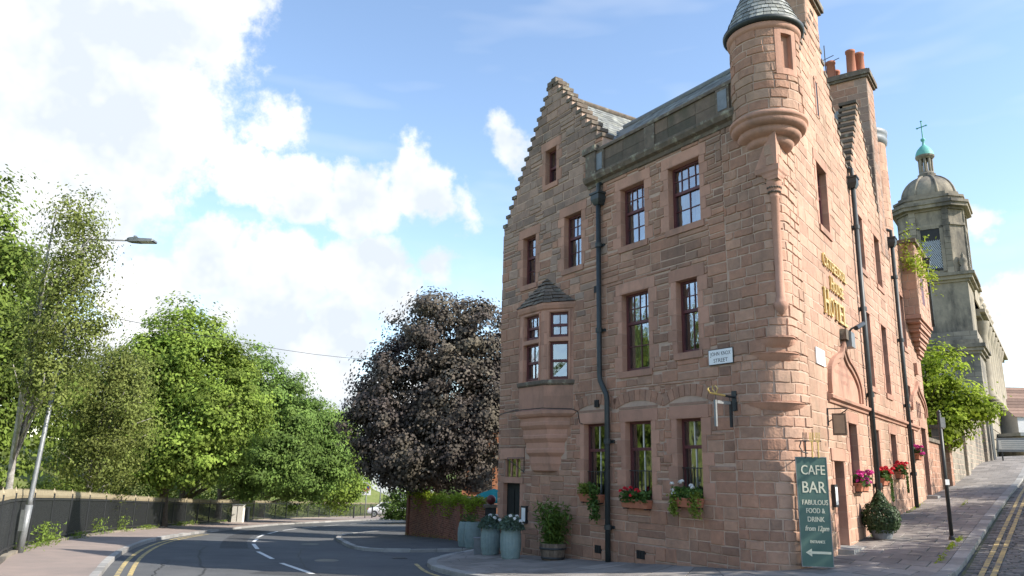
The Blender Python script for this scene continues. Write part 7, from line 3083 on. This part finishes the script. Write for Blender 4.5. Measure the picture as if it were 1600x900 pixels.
# the row goes on to the left, past the camera
for i, (x, y, h, sd, lab) in enumerate(((-21, 14, 10, 71, 'tree of the row left of the picture, nearest to the lamp'), (-17, 3, 11, 72, 'tree of the row left of the picture, in the middle'), (-16, -9, 11, 73, 'tree of the row left of the picture, farthest back'))):
    z = tz(x, y)
    tree('row_tree', lab, (x, y, z), [(0, 0, z + h * .6, 3.4, 3.6, h * .38), (0.5, 2.2, z + h * .4, 3.0, 3.2, h * .34), (0.5, -2.2, z + h * .4, 3.0, 3.2, h * .34)], ML_DARK, M_BARK, 9000, 0.3, 0.25, 'trees of the row left of the picture', seed=sd, clump=0.6)
# copper beech
z = tz(-3.4, 39)
tree('copper_tree', 'dark purple copper-leaved tree overhanging the brick garden wall', (-3.3, 38.5, z),
     [(-0.2, 0, 8.2, 2.3, 2.2, 2.0), (1.6, 0, 7.6, 1.9, 2.0, 2.4), (-1.8, 0, 6.0, 2.3, 2.2, 2.0), (1.0, -0.3, 5.2, 2.8, 2.4, 2.4), (-2.6, -0.2, 3.6, 2.2, 2.1, 1.7), (0.2, -0.5, 3.2, 2.8, 2.3, 1.9), (2.0, 0, 3.6, 1.9, 2.0, 2.2), (-1.6, -0.4, 1.9, 2.2, 1.8, 1.1), (0.6, 0.0, 1.7, 1.9, 1.7, 1.0), (-0.6, 0, 9.6, 1.1, 1.0, 0.8), (1.2, 0, 9.7, 1.0, 1.0, 0.7), (-3.0, 0, 4.6, 1.5, 1.5, 1.4), (-2.2, 0, 2.6, 2.0, 1.8, 1.3)], ML_COPP, M_BARK, 100000, 0.155, 0.2, None, seed=21, clump=0.36, per=130, asp=0.75, droop=0.4, flat=0.55)
z = tz(-7, 62)
tree('dark_bush', 'dark green bush at the far bend under the copper tree', (-7.2, 60, z),
     [(0, 0, z + 1.6, 1.9, 1.6, 1.5), (1.4, 0.5, z + 1.8, 1.6, 1.5, 1.6), (-1.2, 0.4, z + 1.0, 1.2, 1.2, 1.0)], ML_MID, M_BARK, 9000, 0.17, 0.08, None, seed=22, clump=0.35)
z = tz(-5, 64)
tree('yellow_bush', 'yellow-green bush at the roadside beside the white car', (-6.6, 66.0, z),
     [(0, 0, z + 1.0, 1.1, 1.0, 1.0), (0.9, 0, z + 0.9, 0.9, 0.9, 0.9)], ML_YEL, M_BARK, 3500, 0.15, 0.06, None, seed=23, clump=0.3)
for (x, y, h, sd, lab) in ((2.5, 58, 8.5, 24, 'green tree seen in the gap between copper tree and hotel'), (-1.0, 66, 7.0, 25, 'green garden tree far behind the copper tree')):
    z = tz(x, y)
    tree('garden_tree', lab, (x, y, z), [(0, 0, z + h * .6, 2.8, 2.6, h * .36), (-1.4, 0, z + h * .35, 2.6, 2.4, h * .3)], ML_LIME, M_BARK, 9000, 0.22, 0.2, None, seed=sd, clump=0.5)
# bright street tree behind the garden wall at the right
bx_ = bxy(25.0, -0.6)
z = tz(*bx_)
tree('street_tree', 'bright yellow-green tree leaning over the garden wall by the church', (bx_[0], bx_[1], z),
     [(0.3, 0, 6.3, 1.2, 1.2, 1.35), (-0.4, 0.3, 5.2, 1.15, 1.1, 1.4), (1.0, -0.2, 5.0, 1.1, 1.1, 1.2), (0.3, 0, 3.9, 1.4, 1.3, 1.1), (1.9, -0.6, 4.7, 0.85, 0.6, 0.4)], ML_YEL, M_BARK, 12500, 0.17, 0.12, None, seed=27, clump=0.30, per=50, asp=0.7, hull=0.3)
# trees across the side street, out of the picture; they throw the dappled shade
for i, (s, o, h, sd, lab) in enumerate(((3.5, 10.6, 8.6, 51, 'street tree across the side street, opposite the banner'), (12.5, 10.8, 8.8, 52, 'street tree across the side street, opposite the red flower boxes'), (22.0, 10.8, 8.6, 53, 'street tree across the side street, farthest up the hill'))):
    p = bxy(s, o)
    z = tz(*p)
    tree('shade_tree', lab, (p[0], p[1], z), [(0, 0, z + h * .62, 2.8, 2.8, h * .32), (1.4, 2.0, z + h * .5, 2.6, 2.6, h * .28), (-1.4, -2.0, z + h * .5, 2.6, 2.6, h * .28)], ML_LIME, M_BARK, 15000, 0.27, 0.18, 'trees across the side street', seed=sd, clump=0.55)
# plant rooted in the wall head
wp = empty('wall_plant', FB(15.2, 0.1, 9.6))
tag(wp, 'leafy plant sprouting from the wall head near the far drainpipe', 'plant')
rg = np.random.default_rng(61)
pts = []
for k in range(26):
    a = np.array(FB(14.9 + rg.uniform(0, 1.0), 0.1, 9.9 + rg.uniform(-1.2, 0.4)))
    e = np.array(FB(14.9 + rg.uniform(-0.3, 1.5), 0.5 + rg.uniform(0, 0.7), 9.6 + rg.uniform(-1.7, 0.9)))
    for f in rg.uniform(0.1, 1, 40):
        pts.append(a + (e - a) * f + rg.normal(size=3) * 0.09)
leaves('foliage', pts, 0.13, ML_YEL, wp, 0.4, 0.4, rg)
# creeper on the brick wall
cw = empty('creeper', (-2.5, 34, 0.4))
tag(cw, 'green creeper spilling over the top of the brick garden wall', 'creeper')
pts = []
for k in range(2600):
    i = rg.choice(3, p=[0.35, 0.45, 0.2])
    f = rg.uniform(0, 1)
    x = WP[i][0] + (WP[i + 1][0] - WP[i][0]) * f
    y = WP[i][1] + (WP[i + 1][1] - WP[i][1]) * f
    hang = abs(rg.normal()) * (0.12 + 0.25 * (math.sin(y * 2.3) > 0.3))
    pts.append((x + rg.normal() * 0.1 - 0.1, y - abs(rg.normal()) * 0.12, TOPS[i] + 0.12 + rg.normal() * 0.06 - min(hang, 0.8)))
leaves('foliage', pts, 0.10, ML_YEL, cw, 0.4, 0.7, rg)
# weeds along wall feet, kerb and railings
wd = []
for k in range(26):
    d = rg.uniform(12.8, 48.8)
    x, y, z = fence_at(d)
    h = rg.uniform(0.1, 0.28) if k > 4 else rg.uniform(0.35, 0.7)
    if k <= 4:
        x, y, z = fence_at((15.0, 15.8, 23.3, 27.3, 16.4)[k])
    for q in range(int(60 * h / 0.2)):
        wd.append((x + 0.15 + rg.normal() * 0.16, y + rg.normal() * 0.22, z + rg.uniform(0, h)))
tag(leaves('weeds', wd, 0.11, ML_LIME, None, 0.2, 0.25, rg), 'tufts of weeds along the foot of the railings', 'weeds', kind='stuff')
wd = []
for (s, o, n, sp) in ((7.6, 0.08, 120, 0.9), (12.5, 0.08, 60, 0.8), (4.2, 1.9, 110, 0.3), (5.3, 1.95, 90, 0.25), (2.4, 1.9, 50, 0.3), (14, 1.3, 40, 0.6)):
    for q in range(n):
        p = bxy(s + rg.normal() * sp, o + abs(rg.normal()) * 0.05)
        wd.append((p[0], p[1], tz(*p) + rg.uniform(0, 0.05)))
for q in range(160):
    f = rg.uniform(0, 1)
    i = rg.choice(3)
    x = WP[i][0] + (WP[i + 1][0] - WP[i][0]) * f
    y = WP[i][1] + (WP[i + 1][1] - WP[i][1]) * f
    wd.append((x - 0.12 - abs(rg.normal()) * 0.06, y - 0.1, tz(x, y) + rg.uniform(0, 0.14)))
tag(leaves('pavement_weeds', wd, 0.07, ML_YEL, None, 0.3, 0.3, rg), 'yellowish moss and weeds in the pavement joints by the kerb and walls', 'weeds', kind='stuff')
bpy.context.view_layer.update()
